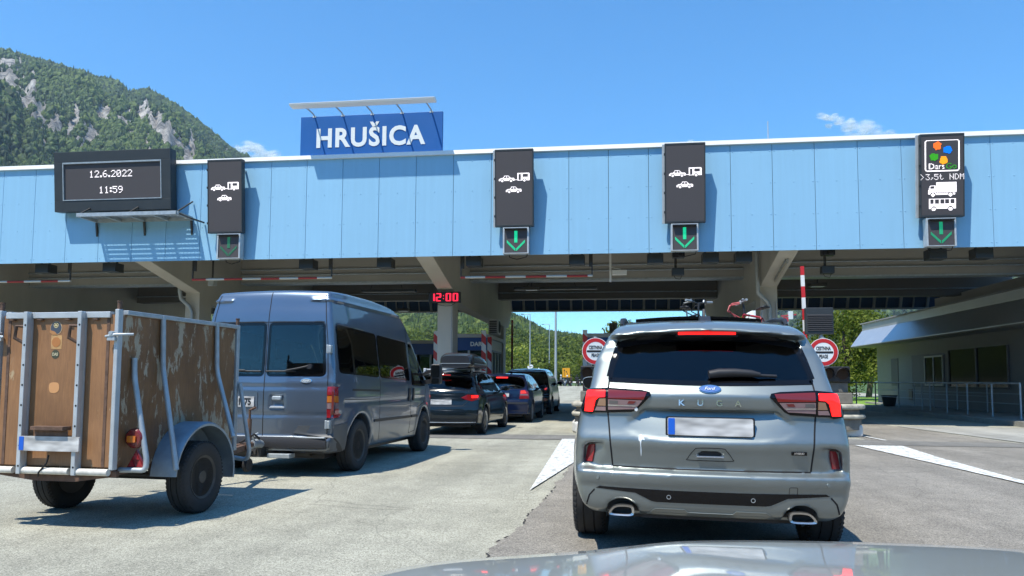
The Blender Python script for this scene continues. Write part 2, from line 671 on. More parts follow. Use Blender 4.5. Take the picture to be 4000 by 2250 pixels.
def lines(fld, name, specs, m, parent, w=0.006, off=0.0012):
    mb = MB()
    for line, axis, sign, start in specs:
        mb.add(*conform_line(fld, line, axis, sign, start, w, off))
    return mb.build(name, m, parent, smooth=60)

def mir(poly):
    return [(-a, b) for a, b in poly[::-1]]

def wheel(parent, x, y, r, w, rim_r, side, style, rim_m, steer=0.0):
    """rim as the part, the tyre its sub-part; side +1: the outer face looks to +x"""
    mb = MB()
    s = side
    rr = rim_r
    mb.lathe([(rr, -w * 0.45 * s), (rr - 0.012, -w * 0.3 * s), (rr - 0.03, w * 0.05 * s), (rr - 0.015, w * 0.40 * s), (rr + 0.006, w * 0.46 * s), (rr + 0.006, w * 0.40 * s)], (0, 0, 0), 'x', 40)
    hubx = w * 0.30 * s
    mb.lathe([(0.0, hubx + 0.02 * s), (0.05, hubx + 0.02 * s), (0.062, hubx), (0.062, hubx - 0.05 * s)], (0, 0, 0), 'x', 20)
    if style == 'steel':
        mb.lathe([(0.05, hubx - 0.01 * s), (0.09, hubx + 0.004 * s), (rr * 0.60, hubx - 0.028 * s), (rr * 0.74, hubx - 0.004 * s), (rr * 0.78, hubx - 0.004 * s)], (0, 0, 0), 'x', 40)
        n = 16
        for i in range(n):
            a0 = 2 * math.pi * (i + 0.25) / n
            a1 = 2 * math.pi * (i + 0.95) / n
            q = []
            for a, rad, dx in ((a0, rr * 0.78, -0.004), (a1, rr * 0.78, -0.004), (a1, rr * 0.98, -0.02), (a0, rr * 0.98, -0.02)):
                q.append((hubx + dx * s, rad * math.cos(a), rad * math.sin(a)))
            mb.add(q, [(0, 1, 2, 3)])
        mb.lathe([(rr * 0.88, hubx - 0.012 * s), (rr * 0.985, hubx - 0.02 * s)], (0, 0, 0), 'x', 40)
    else:
        n = style
        for i in range(n):
            for dd in (-0.13, 0.13):
                a = 2 * math.pi * i / n
                mb.bar((hubx, 0.05 * math.cos(a + dd * 2), 0.05 * math.sin(a + dd * 2)),
                       (hubx - 0.02 * s, rr * 0.97 * math.cos(a + dd), rr * 0.97 * math.sin(a + dd)), 0.032, 0.03, (1, 0, 0))
    for i in range(5):
        a = 2 * math.pi * i / 5
        mb.lathe([(0, hubx + 0.012 * s), (0.011, hubx + 0.012 * s), (0.011, hubx - 0.01 * s)], (0, 0.056 * math.cos(a) * 1.0, 0.056 * math.sin(a)), 'x', 6)
    o = mb.build("wheel", rim_m, parent, smooth=35, loc=(x, y, r))
    o.rotation_euler = (R(random.uniform(0, 70)), 0, steer)
    tb = MB()
    hw = w / 2
    tb.lathe([(rr - 0.004, -hw * 0.80), (rr + 0.02, -hw * 0.97), ((r + rr) / 2, -hw * 1.02), (r - 0.03, -hw * 0.97), (r - 0.008, -hw * 0.84), (r, -hw * 0.62),
              (r, -hw * 0.36), (r - 0.009, -hw * 0.34), (r - 0.009, -hw * 0.27), (r, -hw * 0.25), (r, hw * 0.25), (r - 0.009, hw * 0.27), (r - 0.009, hw * 0.34), (r, hw * 0.36),
              (r, hw * 0.62), (r - 0.008, hw * 0.84), (r - 0.03, hw * 0.97), ((r + rr) / 2, hw * 1.02), (rr + 0.02, hw * 0.97), (rr - 0.004, hw * 0.80)], (0, 0, 0), 'x', 56)
    for i in range(56):                                     # tread blocks at the shoulder
        a = 2 * math.pi * i / 56
        for sg in (-1, 1):
            c, sn = math.cos(a), math.sin(a)
            p = (sg * hw * 0.74, (r - 0.002) * c, (r - 0.002) * sn)
            q = (sg * hw * 0.96, (r - 0.022) * c, (r - 0.022) * sn)
            tb.bar(p, q, 0.016, 0.008, (0, c, sn))
    tb.build("tyre", M['tyre'], o, smooth=40)
    # brake disc behind the rim
    db = MB()
    db.lathe([(0.03, -0.02 * s), (rr * 0.72, -0.02 * s), (rr * 0.72, -0.045 * s), (0.03, -0.045 * s)], (0, 0, 0), 'x', 28)
    db.build("brake_disc", M['dark_metal'], o, smooth=35)
    return o

def seats(parent, rows, m, w=1.36, z0=0.5, head=True, top=1.0):
    for y, n in rows:
        if n == 3:
            mb = MB()
            mb.box((-w / 2, y - 0.07, z0), (w / 2, y + 0.07, top - 0.02))
            for x in (-w * 0.33, 0, w * 0.33):
                mb.box((x - 0.12, y - 0.06, top + 0.01), (x + 0.12, y + 0.03, top + 0.17))
            mb.build("rear_seat", m, parent, smooth=40, bevel=0.035)
        else:
            for x in (-0.36, 0.36):
                mb = MB()
                mb.box((x - 0.24, y - 0.07, z0), (x + 0.24, y + 0.07, top))
                mb.box((x - 0.13, y - 0.06, top + 0.03), (x + 0.13, y + 0.04, top + 0.22))
                mb.bar((x, y, top - 0.03), (x, y, top + 0.05), 0.12, 0.02)
                mb.box((x - 0.24, y, z0 - 0.08), (x + 0.24, y + 0.5, z0 + 0.06))
                mb.build("seat", m, parent, smooth=40, bevel=0.035)
# ------------------------------------------------------------------ materials
def asphalt(name, a, b, grain=150.0, patch=0.5, contrast=1.0, bump=0.5, cracks=False):
    """worn asphalt: stone grains of two tones, larger stains"""
    m = bpy.data.materials.new(name)
    m.use_nodes = True
    t = m.node_tree
    p = t.nodes["Principled BSDF"]
    tc = nod(t, "ShaderNodeTexCoord")
    vo = nod(t, "ShaderNodeTexVoronoi", Scale=grain)
    t.links.new(tc.outputs["Object"], vo.inputs["Vector"])
    n1 = nod(t, "ShaderNodeTexNoise", Scale=grain * 0.3, Detail=8.0, Roughness=0.75)
    t.links.new(tc.outputs["Object"], n1.inputs["Vector"])
    n2 = nod(t, "ShaderNodeTexNoise", Scale=patch, Detail=7.0, Roughness=0.62)
    t.links.new(tc.outputs["Object"], n2.inputs["Vector"])
    n3 = nod(t, "ShaderNodeTexNoise", Scale=patch * 9, Detail=5.0, Roughness=0.6)
    t.links.new(tc.outputs["Object"], n3.inputs["Vector"])
    sep = nod(t, "ShaderNodeSeparateColor")
    t.links.new(vo.outputs["Color"], sep.inputs[0])
    ad = nod(t, "ShaderNodeMath", operation='MULTIPLY_ADD')
    t.links.new(n1.outputs["Fac"], ad.inputs[0])
    ad.inputs[1].default_value = 1.1
    t.links.new(sep.outputs[0], ad.inputs[2])
    mr = nod(t, "ShaderNodeMapRange")
    mr.inputs["From Min"].default_value = 0.75 - 0.5 / contrast
    mr.inputs["From Max"].default_value = 1.25 + 0.5 / contrast
    t.links.new(ad.outputs[0], mr.inputs["Value"])
    mx = nod(t, "ShaderNodeMix", data_type='RGBA')
    mx.inputs["A"].default_value = (*a, 1)
    mx.inputs["B"].default_value = (*b, 1)
    t.links.new(mr.outputs[0], mx.inputs["Factor"])
    st = nod(t, "ShaderNodeMapRange")
    st.inputs["From Min"].default_value = 0.35
    st.inputs["From Max"].default_value = 0.65
    st.inputs["To Min"].default_value = 0.80
    st.inputs["To Max"].default_value = 1.12
    t.links.new(n2.outputs["Fac"], st.inputs["Value"])
    st3 = nod(t, "ShaderNodeMapRange")
    st3.inputs["From Min"].default_value = 0.3
    st3.inputs["From Max"].default_value = 0.7
    st3.inputs["To Min"].default_value = 0.88
    st3.inputs["To Max"].default_value = 1.1
    t.links.new(n3.outputs["Fac"], st3.inputs["Value"])
    ml = nod(t, "ShaderNodeMath", operation='MULTIPLY')
    t.links.new(st.outputs[0], ml.inputs[0])
    t.links.new(st3.outputs[0], ml.inputs[1])
    sc = nod(t, "ShaderNodeVectorMath", operation='SCALE')
    t.links.new(mx.outputs["Result"], sc.inputs[0])
    t.links.new(ml.outputs[0], sc.inputs["Scale"])
    t.links.new(sc.outputs[0], p.inputs["Base Color"])
    p.inputs["Roughness"].default_value = 0.85
    p.inputs["Specular IOR Level"].default_value = 0.35
    # tyre tracks and drip stains along the lanes, and hairline cracks
    mp = nod(t, "ShaderNodeMapping")
    mp.inputs["Scale"].default_value = (1.1, 0.05, 1)
    t.links.new(tc.outputs["Object"], mp.inputs[0])
    n4 = nod(t, "ShaderNodeTexNoise", Scale=1.3, Detail=4.0, Roughness=0.55)
    t.links.new(mp.outputs[0], n4.inputs["Vector"])
    s4 = nod(t, "ShaderNodeMapRange")
    s4.inputs["From Min"].default_value = 0.40; s4.inputs["From Max"].default_value = 0.62
    s4.inputs["To Min"].default_value = 0.84; s4.inputs["To Max"].default_value = 1.05
    t.links.new(n4.outputs["Fac"], s4.inputs["Value"])
    dn = nod(t, "ShaderNodeTexNoise", Scale=0.9, Detail=3.0)
    t.links.new(tc.outputs["Object"], dn.inputs["Vector"])
    va = nod(t, "ShaderNodeVectorMath", operation='MULTIPLY_ADD')
    t.links.new(dn.outputs["Color"], va.inputs[0])
    va.inputs[1].default_value = (0.9, 0.9, 0)
    t.links.new(tc.outputs["Object"], va.inputs[2])
    vc = nod(t, "ShaderNodeTexVoronoi", feature='DISTANCE_TO_EDGE', Scale=0.22)
    t.links.new(va.outputs[0], vc.inputs["Vector"])
    s5 = nod(t, "ShaderNodeMapRange")
    s5.inputs["From Max"].default_value = 0.0025
    s5.inputs["To Min"].default_value = 0.74
    t.links.new(vc.outputs["Distance"], s5.inputs["Value"])
    m4 = nod(t, "ShaderNodeMath", operation='MULTIPLY'); m5 = nod(t, "ShaderNodeMath", operation='MULTIPLY')
    t.links.new(s4.outputs[0], m4.inputs[0]); t.links.new(s5.outputs[0], m4.inputs[1])
    t.links.new(m4.outputs[0], m5.inputs[0]); t.links.new(ml.outputs[0], m5.inputs[1])
    t.links.new(m5.outputs[0], sc.inputs["Scale"])
    bu = nod(t, "ShaderNodeBump", Strength=bump, Distance=0.006)
    t.links.new(ad.outputs[0], bu.inputs["Height"])
    t.links.new(bu.outputs[0], p.inputs["Normal"])
    return m

def road_paint(name):
    """worn white paint that lets the asphalt through in streaks"""
    m = mat(name, (0.72, 0.72, 0.68), 0.6)
    t = m.node_tree
    p = t.nodes["Principled BSDF"]
    tc = nod(t, "ShaderNodeTexCoord")
    mp = nod(t, "ShaderNodeMapping")
    mp.inputs["Scale"].default_value = (5, 3, 1)
    t.links.new(tc.outputs["Object"], mp.inputs[0])
    n = nod(t, "ShaderNodeTexNoise", Scale=2.5, Detail=8.0, Roughness=0.72)
    t.links.new(mp.outputs[0], n.inputs["Vector"])
    r = nod(t, "ShaderNodeValToRGB")
    r.color_ramp.elements[0].position = 0.38
    r.color_ramp.elements[0].color = (0.30, 0.30, 0.27, 1)
    r.color_ramp.elements[1].position = 0.55
    r.color_ramp.elements[1].color = (0.74, 0.74, 0.70, 1)
    t.links.new(n.outputs["Fac"], r.inputs[0])
    t.links.new(r.outputs[0], p.inputs["Base Color"])
    return m

def worn_wood(name, base, dark, pale, amount):
    """varnished ply: grain along the height, weathered bare where the varnish has peeled"""
    m = bpy.data.materials.new(name)
    m.use_nodes = True
    t = m.node_tree
    p = t.nodes["Principled BSDF"]
    tc = nod(t, "ShaderNodeTexCoord")
    mp = nod(t, "ShaderNodeMapping")
    mp.inputs["Scale"].default_value = (16, 16, 1.6)
    t.links.new(tc.outputs["Object"], mp.inputs[0])
    n = nod(t, "ShaderNodeTexNoise", Scale=3.6, Detail=10.0, Roughness=0.78, Distortion=0.6)
    t.links.new(mp.outputs[0], n.inputs["Vector"])
    r = nod(t, "ShaderNodeValToRGB")
    r.color_ramp.elements[0].position = 0.30
    r.color_ramp.elements[0].color = (*dark, 1)
    r.color_ramp.elements[1].position = 0.68
    r.color_ramp.elements[1].color = (*base, 1)
    t.links.new(n.outputs["Fac"], r.inputs[0])
    big = nod(t, "ShaderNodeTexNoise", Scale=1.7, Detail=3.0)
    t.links.new(tc.outputs["Object"], big.inputs["Vector"])
    mrb = nod(t, "ShaderNodeMapRange")
    mrb.inputs["From Min"].default_value = 0.3
    mrb.inputs["From Max"].default_value = 0.7
    mrb.inputs["To Min"].default_value = 0.72
    mrb.inputs["To Max"].default_value = 1.25
    t.links.new(big.outputs["Fac"], mrb.inputs["Value"])
    sc = nod(t, "ShaderNodeVectorMath", operation='SCALE')
    t.links.new(r.outputs[0], sc.inputs[0])
    t.links.new(mrb.outputs[0], sc.inputs["Scale"])
    # peeled areas
    mp2 = nod(t, "ShaderNodeMapping")
    mp2.inputs["Scale"].default_value = (5.0, 5.0, 1.7)
    mp2.inputs["Location"].default_value = (0.37, 0.2, 0.4)
    t.links.new(tc.outputs["Object"], mp2.inputs[0])
    n2 = nod(t, "ShaderNodeTexNoise", Scale=1.6, Detail=10.0, Roughness=0.74, Distortion=0.25)
    t.links.new(mp2.outputs[0], n2.inputs["Vector"])
    r2 = nod(t, "ShaderNodeMapRange")
    r2.inputs["From Min"].default_value = 1.0 - amount
    r2.inputs["From Max"].default_value = 1.0 - amount + 0.025
    t.links.new(n2.outputs["Fac"], r2.inputs["Value"])
    mx = nod(t, "ShaderNodeMix", data_type='RGBA')
    t.links.new(r2.outputs[0], mx.inputs["Factor"])
    t.links.new(sc.outputs[0], mx.inputs["A"])
    mx.inputs["B"].default_value = (*pale, 1)
    t.links.new(mx.outputs["Result"], p.inputs["Base Color"])
    mr = nod(t, "ShaderNodeMapRange")
    mr.inputs["To Min"].default_value = 0.38
    mr.inputs["To Max"].default_value = 0.8
    t.links.new(r2.outputs[0], mr.inputs["Value"])
    t.links.new(mr.outputs[0], p.inputs["Roughness"])
    return m

def stripes(name, ca, cb, period, axis, slope=0.0, rough=0.45):
    """painted bands along an axis, slanted by slope"""
    m = mat(name, ca, rough)
    t = m.node_tree
    p = t.nodes["Principled BSDF"]
    tc = nod(t, "ShaderNodeTexCoord")
    sp = nod(t, "ShaderNodeSeparateXYZ")
    t.links.new(tc.outputs["Object"], sp.inputs[0])
    v = sp.outputs['XYZ'.index(axis)]
    if slope:
        q = nod(t, "ShaderNodeMath", operation='MULTIPLY_ADD')
        ad = nod(t, "ShaderNodeMath", operation='ADD')
        t.links.new(sp.outputs[0], ad.inputs[0])
        t.links.new(sp.outputs[1], ad.inputs[1])
        t.links.new(ad.outputs[0], q.inputs[0])
        q.inputs[1].default_value = slope
        t.links.new(v, q.inputs[2])
        v = q.outputs[0]
    dv = nod(t, "ShaderNodeMath", operation='DIVIDE')
    t.links.new(v, dv.inputs[0])
    dv.inputs[1].default_value = period
    fr = nod(t, "ShaderNodeMath", operation='FRACT')
    t.links.new(dv.outputs[0], fr.inputs[0])
    gt = nod(t, "ShaderNodeMath", operation='GREATER_THAN')
    t.links.new(fr.outputs[0], gt.inputs[0])
    gt.inputs[1].default_value = 0.5
    mx = nod(t, "ShaderNodeMix", data_type='RGBA')
    t.links.new(gt.outputs[0], mx.inputs["Factor"])
    mx.inputs["A"].default_value = (*ca, 1)
    mx.inputs["B"].default_value = (*cb, 1)
    t.links.new(mx.outputs["Result"], p.inputs["Base Color"])
    return m

def cladding_mat():
    """blue sheet panels, each a shade of its own, with faint rain streaks"""
    m = mat("blue_cladding", (0.275, 0.515, 0.715), 0.42, spec=0.4)
    t = m.node_tree
    p = t.nodes["Principled BSDF"]
    tc = nod(t, "ShaderNodeTexCoord")
    sp = nod(t, "ShaderNodeSeparateXYZ")
    t.links.new(tc.outputs["Object"], sp.inputs[0])
    a = nod(t, "ShaderNodeMath", operation='MULTIPLY_ADD')
    a.inputs[1].default_value = 1 / 1.055; a.inputs[2].default_value = 5.40 / 1.055 + 40
    t.links.new(sp.outputs[0], a.inputs[0])
    fl = nod(t, "ShaderNodeMath", operation='FLOOR')
    t.links.new(a.outputs[0], fl.inputs[0])
    wn = nod(t, "ShaderNodeTexWhiteNoise", noise_dimensions='1D')
    t.links.new(fl.outputs[0], wn.inputs["W"])
    mp = nod(t, "ShaderNodeMapping")
    mp.inputs["Scale"].default_value = (9, 1, 0.35)
    t.links.new(tc.outputs["Object"], mp.inputs[0])
    n = nod(t, "ShaderNodeTexNoise", Scale=1.0, Detail=6.0, Roughness=0.65)
    t.links.new(mp.outputs[0], n.inputs["Vector"])
    b1 = nod(t, "ShaderNodeMapRange"); b1.inputs["To Min"].default_value = 0.975; b1.inputs["To Max"].default_value = 1.025
    b2 = nod(t, "ShaderNodeMapRange"); b2.inputs["From Min"].default_value = 0.3; b2.inputs["From Max"].default_value = 0.7; b2.inputs["To Min"].default_value = 0.965; b2.inputs["To Max"].default_value = 1.025
    t.links.new(wn.outputs["Value"], b1.inputs["Value"]); t.links.new(n.outputs["Fac"], b2.inputs["Value"])
    mu = nod(t, "ShaderNodeMath", operation='MULTIPLY')
    t.links.new(b1.outputs[0], mu.inputs[0]); t.links.new(b2.outputs[0], mu.inputs[1])
    s = nod(t, "ShaderNodeVectorMath", operation='SCALE')
    s.inputs[0].default_value = (0.275, 0.515, 0.715)
    t.links.new(mu.outputs[0], s.inputs["Scale"])
    t.links.new(s.outputs[0], p.inputs["Base Color"])
    nb = nod(t, "ShaderNodeTexNoise", Scale=0.7, Detail=2.0)
    t.links.new(tc.outputs["Object"], nb.inputs["Vector"])
    bu = nod(t, "ShaderNodeBump", Strength=0.25, Distance=0.05)
    t.links.new(nb.outputs["Fac"], bu.inputs["Height"])
    t.links.new(bu.outputs[0], p.inputs["Normal"])
    return m

M['road'] = asphalt("asphalt_pale", (0.145, 0.14, 0.108), (0.555, 0.54, 0.435), 150, 0.35, 1.5)
M['lane'] = asphalt("asphalt_dark", (0.08, 0.072, 0.060), (0.39, 0.36, 0.305), 150, 0.45, 1.4)
M['joint'] = asphalt("asphalt_joint", (0.13, 0.125, 0.11), (0.27, 0.26, 0.235), 220, 0.8, 1.0)
M['slab'] = asphalt("concrete_slab", (0.25, 0.25, 0.22), (0.44, 0.43, 0.39), 120, 0.4, 0.8)
M['paint'] = road_paint("road_paint")
M['soil'] = mat("grass_ground", (0.06, 0.11, 0.025), 0.9, var=0.4, vscale=0.8, bump=0.5, bscale=20)
M['lawn'] = mat("lawn", (0.17, 0.30, 0.04), 0.9, var=0.35, vscale=6, bump=0.8, bscale=60)
M['fascia'] = cladding_mat()
M['dark'] = mat("dark_gap", (0.02, 0.022, 0.025), 0.7)
M['coping'] = mat("white_coping", (0.82, 0.82, 0.80), 0.4, var=0.04, vscale=1.2)
M['concrete'] = mat("painted_concrete", (0.45, 0.425, 0.37), 0.75, var=0.10, vscale=1.1, bump=0.1, bscale=30, stretch=(1, 1, 0.35))
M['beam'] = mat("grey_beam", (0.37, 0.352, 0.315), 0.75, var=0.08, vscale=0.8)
M['rear_beam'] = mat("shaded_beam", (0.18, 0.168, 0.15), 0.75, var=0.08, vscale=0.8)  # beam grey darkened: the shade deep under the roof put into the colour
M['roof'] = mat("roof_sheet", (0.30, 0.30, 0.30), 0.7)
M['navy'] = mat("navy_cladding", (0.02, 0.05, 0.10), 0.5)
M['zinc'] = mat("zinc_pipe", (0.36, 0.38, 0.38), 0.45, 0.5, var=0.12, vscale=5)
M['galv'] = mat("galvanised_steel", (0.40, 0.44, 0.46), 0.5, 0.45, var=0.16, vscale=9, bump=0.08, bscale=60)
M['galv_light'] = mat("pale_steel", (0.50, 0.53, 0.54), 0.45, 0.35, var=0.1, vscale=6)
M['housing'] = mat("black_housing", (0.030, 0.036, 0.040), 0.5, var=0.08, vscale=3)
M['led_face'] = mat("led_face", (0.062, 0.056, 0.060), 0.7)
M['led_white'] = mat("lit_white", (0.8, 0.8, 0.8), 0.5, emit=(1.0, 0.90, 0.93), estr=0.85)
M['led_green'] = mat("lit_green", (0.02, 0.3, 0.15), 0.5, emit=(0.01, 0.75, 0.36), estr=0.75)
M['led_green_soft'] = mat("lit_green_soft", (0.02, 0.2, 0.1), 0.5, emit=(0.01, 0.42, 0.20), estr=0.6)
M['led_dim'] = mat("faint_green", (0.03, 0.12, 0.07), 0.5, emit=(0.02, 0.20, 0.10), estr=0.45)
M['led_red'] = mat("lit_red", (0.4, 0.01, 0.02), 0.5, emit=(1.0, 0.02, 0.06), estr=1.3)
M['led_orange'] = mat("lit_orange", (0.5, 0.1, 0.0), 0.5, emit=(1.0, 0.17, 0.03), estr=0.8)
M['led_yellow'] = mat("lit_amber", (0.5, 0.2, 0.0), 0.5, emit=(1.0, 0.38, 0.02), estr=0.8)
M['led_blue'] = mat("lit_blue", (0.0, 0.1, 0.5), 0.5, emit=(0.0, 0.18, 0.85), estr=0.8)
M['led_leaf'] = mat("lit_leaf_green", (0.02, 0.2, 0.0), 0.5, emit=(0.04, 0.36, 0.02), estr=0.7)
M['sign_blue'] = mat("sign_blue", (0.0005, 0.095, 0.35), 0.5, var=0.03, vscale=2)
M['sign_white'] = mat("sign_white", (0.74, 0.78, 0.78), 0.4)
M['sign_red'] = mat("sign_red", (0.50, 0.022, 0.026), 0.4, var=0.06, vscale=6)
M['black'] = mat("black_plastic", (0.014, 0.014, 0.016), 0.45)
M['rubber'] = mat("black_rubber", (0.012, 0.012, 0.013), 0.75)
M['rubber_dark'] = mat("crack_dark", (0.035, 0.033, 0.03), 0.9)  # dark tone of the crack along the lane edge
M['tyre'] = mat("tyre_rubber", (0.030, 0.029, 0.028), 0.82, var=0.25, vscale=12)
M['dark_metal'] = mat("dark_metal", (0.06, 0.058, 0.055), 0.55, 0.4)
M['rust'] = mat("rusty_steel", (0.13, 0.075, 0.05), 0.75, 0.1, var=0.45, vscale=14, bump=0.2)
M['rw_bar'] = stripes("red_white_bar", (0.36, 0.028, 0.022), (0.55, 0.54, 0.50), 1.13, 'X')
M['rw_arm'] = stripes("red_white_arm", (0.75, 0.75, 0.73), (0.55, 0.02, 0.025), 0.52, 'Z')
M['rw_plate'] = stripes("red_white_plate", (0.50, 0.035, 0.03), (0.62, 0.63, 0.62), 0.55, 'Z', 0.9)
M['rw_dim'] = stripes("red_arm", (0.36, 0.03, 0.03), (0.30, 0.13, 0.12), 0.9, 'Z')
M['booth_blue'] = mat("booth_blue", (0.012, 0.065, 0.24), 0.4)
M['booth_grey'] = mat("booth_grey", (0.42, 0.43, 0.43), 0.5)
M['plaster'] = mat("grey_render", (0.26, 0.252, 0.235), 0.8, var=0.06, vscale=2)
M['plaster_dark'] = mat("dark_panel", (0.10, 0.10, 0.11), 0.6)
M['eave'] = mat("sheet_metal_eave", (0.60, 0.62, 0.64), 0.42, 0.7, var=0.05, vscale=2)
M['frame_w'] = mat("window_frame", (0.5, 0.5, 0.48), 0.5)
M['win_dark'] = mat("dark_window_glass", (0.006, 0.008, 0.01), 0.08, spec=0.14)
M['stain_conc'] = mat("stained_concrete", (0.42, 0.39, 0.31), 0.85, var=0.4, vscale=5, bump=0.3, bscale=30)
M['conc_dark'] = mat("dirty_concrete", (0.17, 0.155, 0.13), 0.85, var=0.35, vscale=4, bump=0.2)
M['conc_white'] = mat("white_kerb", (0.62, 0.61, 0.57), 0.75, var=0.15, vscale=5)
M['yellow'] = mat("sign_yellow", (0.72, 0.33, 0.01), 0.45)
M['white_paint'] = mat("white_paint", (0.75, 0.75, 0.74), 0.45)
M['clear_glass'] = glass_mat("clear_glass", (0.75, 0.82, 0.80))
M['booth_glass'] = glass_mat("booth_glass", (0.45, 0.52, 0.52))

# ------------------------------------------------------------------ the ground and the roads
def ground_z(y):
    return np.where(y > 45, 0.0036 * (y - 45), 0.0)

def sheet(name, xs, ys, dz, m, kind='structure'):
    X, Y = np.meshgrid(xs, ys, indexing='ij')
    v = np.stack([X, Y, ground_z(Y) + dz], -1).reshape(-1, 3)
    nx, ny = X.shape
    i, j = np.meshgrid(np.arange(nx - 1), np.arange(ny - 1), indexing='ij')
    a = (i * ny + j).ravel()
    f = np.stack([a, a + ny, a + ny + 1, a + 1], 1)
    return tag(npmesh(name, v, f, m, None, False), kind=kind)

def flat(name, poly, z, m, kind='structure'):
    mb = MB()
    mb.add([(x, y, z) for x, y in poly], [tuple(range(len(poly)))])
    return tag(mb.build(name, m), kind=kind)

sheet("ground", np.array([-5000, -400, -45, 20, 400, 5000]), np.array([-1500, -400, -40, 45, 140, 400, 1500, 6000]), -0.012, M['soil'])
sheet("road", np.array([-42, -20, 0, 24]), np.array([-30, 0, 20, 45, 90, 131]), 0.0, M['road'])
_e = [(-0.8, 14.7), (-0.62, 12.0), (-0.60, 9.2), (-0.68, 7.3), (-0.8, 5.6), (-0.86, 4.4), (-1.05, 2.5), (-1.2, 0)]
_ys = np.arange(14.6, 0, -0.07)
_xs = np.interp(_ys, [q[1] for q in _e[::-1]], [q[0] for q in _e[::-1]])
_rg = np.random.default_rng(4)
_w = np.convolve(_rg.normal(0, 0.024, len(_ys) + 6), np.ones(7) / 4, 'valid')
_xs = _xs + _w + _rg.normal(0, 0.010, len(_ys))
flat("dark_lane", [(-1.55, -30), (12, -30), (12, 14.55), (4.9, 14.55), (1.0, 14.6)] + [(float(a), float(b)) for a, b in zip(_xs, _ys)], 0.004, M['lane'])
_c = [i for i in range(len(_ys)) if _ys[i] < 8.5]
mb = MB()
for i in _c[:-1]:
    if _rg.uniform() < 0.38:
        mb.add([(_xs[i] - 0.006, _ys[i], 0.007), (_xs[i] + 0.008, _ys[i], 0.007), (_xs[i + 1] + 0.007, _ys[i + 1], 0.007), (_xs[i + 1] - 0.007, _ys[i + 1], 0.007)], [(0, 1, 2, 3)])
tag(mb.build("road_crack", M['rubber_dark']), kind='structure')
flat("road_joint", [(-26, 14.72), (-0.8, 14.72), (4.2, 14.56), (12, 14.6), (12, 15.3), (5.7, 15.7), (4.7, 16.0), (-0.85, 15.95), (-26, 15.9)], 0.008, M['joint'])
flat("concrete_slab", [(7.85, 14.4), (12, 14.4), (12, 21), (7.25, 21)], 0.0125, M['slab'])
flat("lane_right", [(5.0, 15.85), (7.6, 15.3), (7.25, 20.8), (7.1, 37), (5.0, 37)], 0.0045, M['lane'])
flat("lane_marking", [(-0.87, 7.85), (-0.56, 10.61), (-0.10, 13.4), (0.15, 14.86), (-1.01, 14.84)], 0.016, M['paint'])
flat("lane_marking", [(4.28, 14.42), (5.1, 14.42), (4.86, 12.2), (4.72, 9.9), (4.62, 7.6), (4.50, 7.7), (4.56, 9.3), (4.46, 11.2)], 0.016, M['paint'])
flat("lane_marking", [(5.16, 17.05), (5.24, 17.0), (5.30, 15.75), (5.22, 15.75)], 0.016, M['paint'])
flat("lawn", [(8.6, 36.2), (13.2, 37.0), (13.4, 42), (40, 42), (40, 66), (7.0, 66)], 0.06, M['lawn'])
mb = MB()
mb.prism([(10.55, 21.1), (30, 20.9), (30, 41.8), (13.0, 41.8), (12.6, 36.6), (10.3, 35.6), (10.2, 30)], 'z', 0.0, 0.14)
tag(mb.build("footway", M['slab']), kind='structure')

# ------------------------------------------------------------------ the toll canopy
ZB, ZT = 4.52, 7.44
can = thing("toll_canopy", "long toll plaza canopy with sky blue cladding and a white roof edge over concrete frames", "toll canopy", (0, 20, 0))
def world_in(o, mb):                       # shapes given in world coordinates, parented to a thing
    q = Vector(o.location)
    mb.v = [tuple(Vector(v) - q) for v in mb.v]
    return mb

XL, XR = -34.0, 15.6
PW = 1.055
mb = MB()
rv = MB()
x = -5.40 - PW * 27
while x < XR:
    a, b = x + 0.006, min(x + PW, XR) - 0.006
    mb.box((a, 19.985, ZB), (b, 20.012, ZT - 0.11))
    if x > -22:
        for k in range(4):
            zz = ZB + 0.12 + k * (ZT - ZB - 0.42) / 3
            for xx in (a + 0.05, (a + b) / 2, b - 0.05):
                rv.lathe([(0, -0.012), (0.010, -0.010), (0.016, 0.0)], (xx, 19.986, zz), 'y', 8)
    x += PW
world_in(can, mb).build("fascia_cladding", M['fascia'], can)
world_in(can, rv).build("rivet_row", M['fascia'], can, smooth=60)["kind"] = "stuff"
mb = MB()
mb.box((XL, 20.013, ZB + 0.03), (XR, 20.06, ZT - 0.1))
world_in(can, mb).build("cladding_backing", M['dark'], can)
mb = MB()
mb.prism([(19.91, ZT - 0.11), (20.3, ZT - 0.11), (20.3, ZT + 0.02), (19.93, ZT + 0.005)], 'x', XL, XR + 0.05)
world_in(can, mb).build("coping", M['coping'], can)
mb = MB()
mb.box((XL, 20.31, ZT - 0.25), (XR, 35.55, ZT - 0.06))
world_in(can, mb).build("roof_slab", M['roof'], can)
mb = MB()
mb.box((XL, 20.07, 5.9), (XR, 35.9, 6.0))
world_in(can, mb).build("ceiling", M['beam'], can)
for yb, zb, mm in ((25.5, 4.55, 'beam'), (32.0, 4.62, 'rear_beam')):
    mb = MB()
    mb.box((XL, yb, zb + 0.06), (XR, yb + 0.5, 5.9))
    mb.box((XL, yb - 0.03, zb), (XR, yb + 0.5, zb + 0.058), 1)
    world_in(can, mb).build("cross_beam", [M[mm], M['galv'] if mm == 'beam' else M['rear_beam']], can)
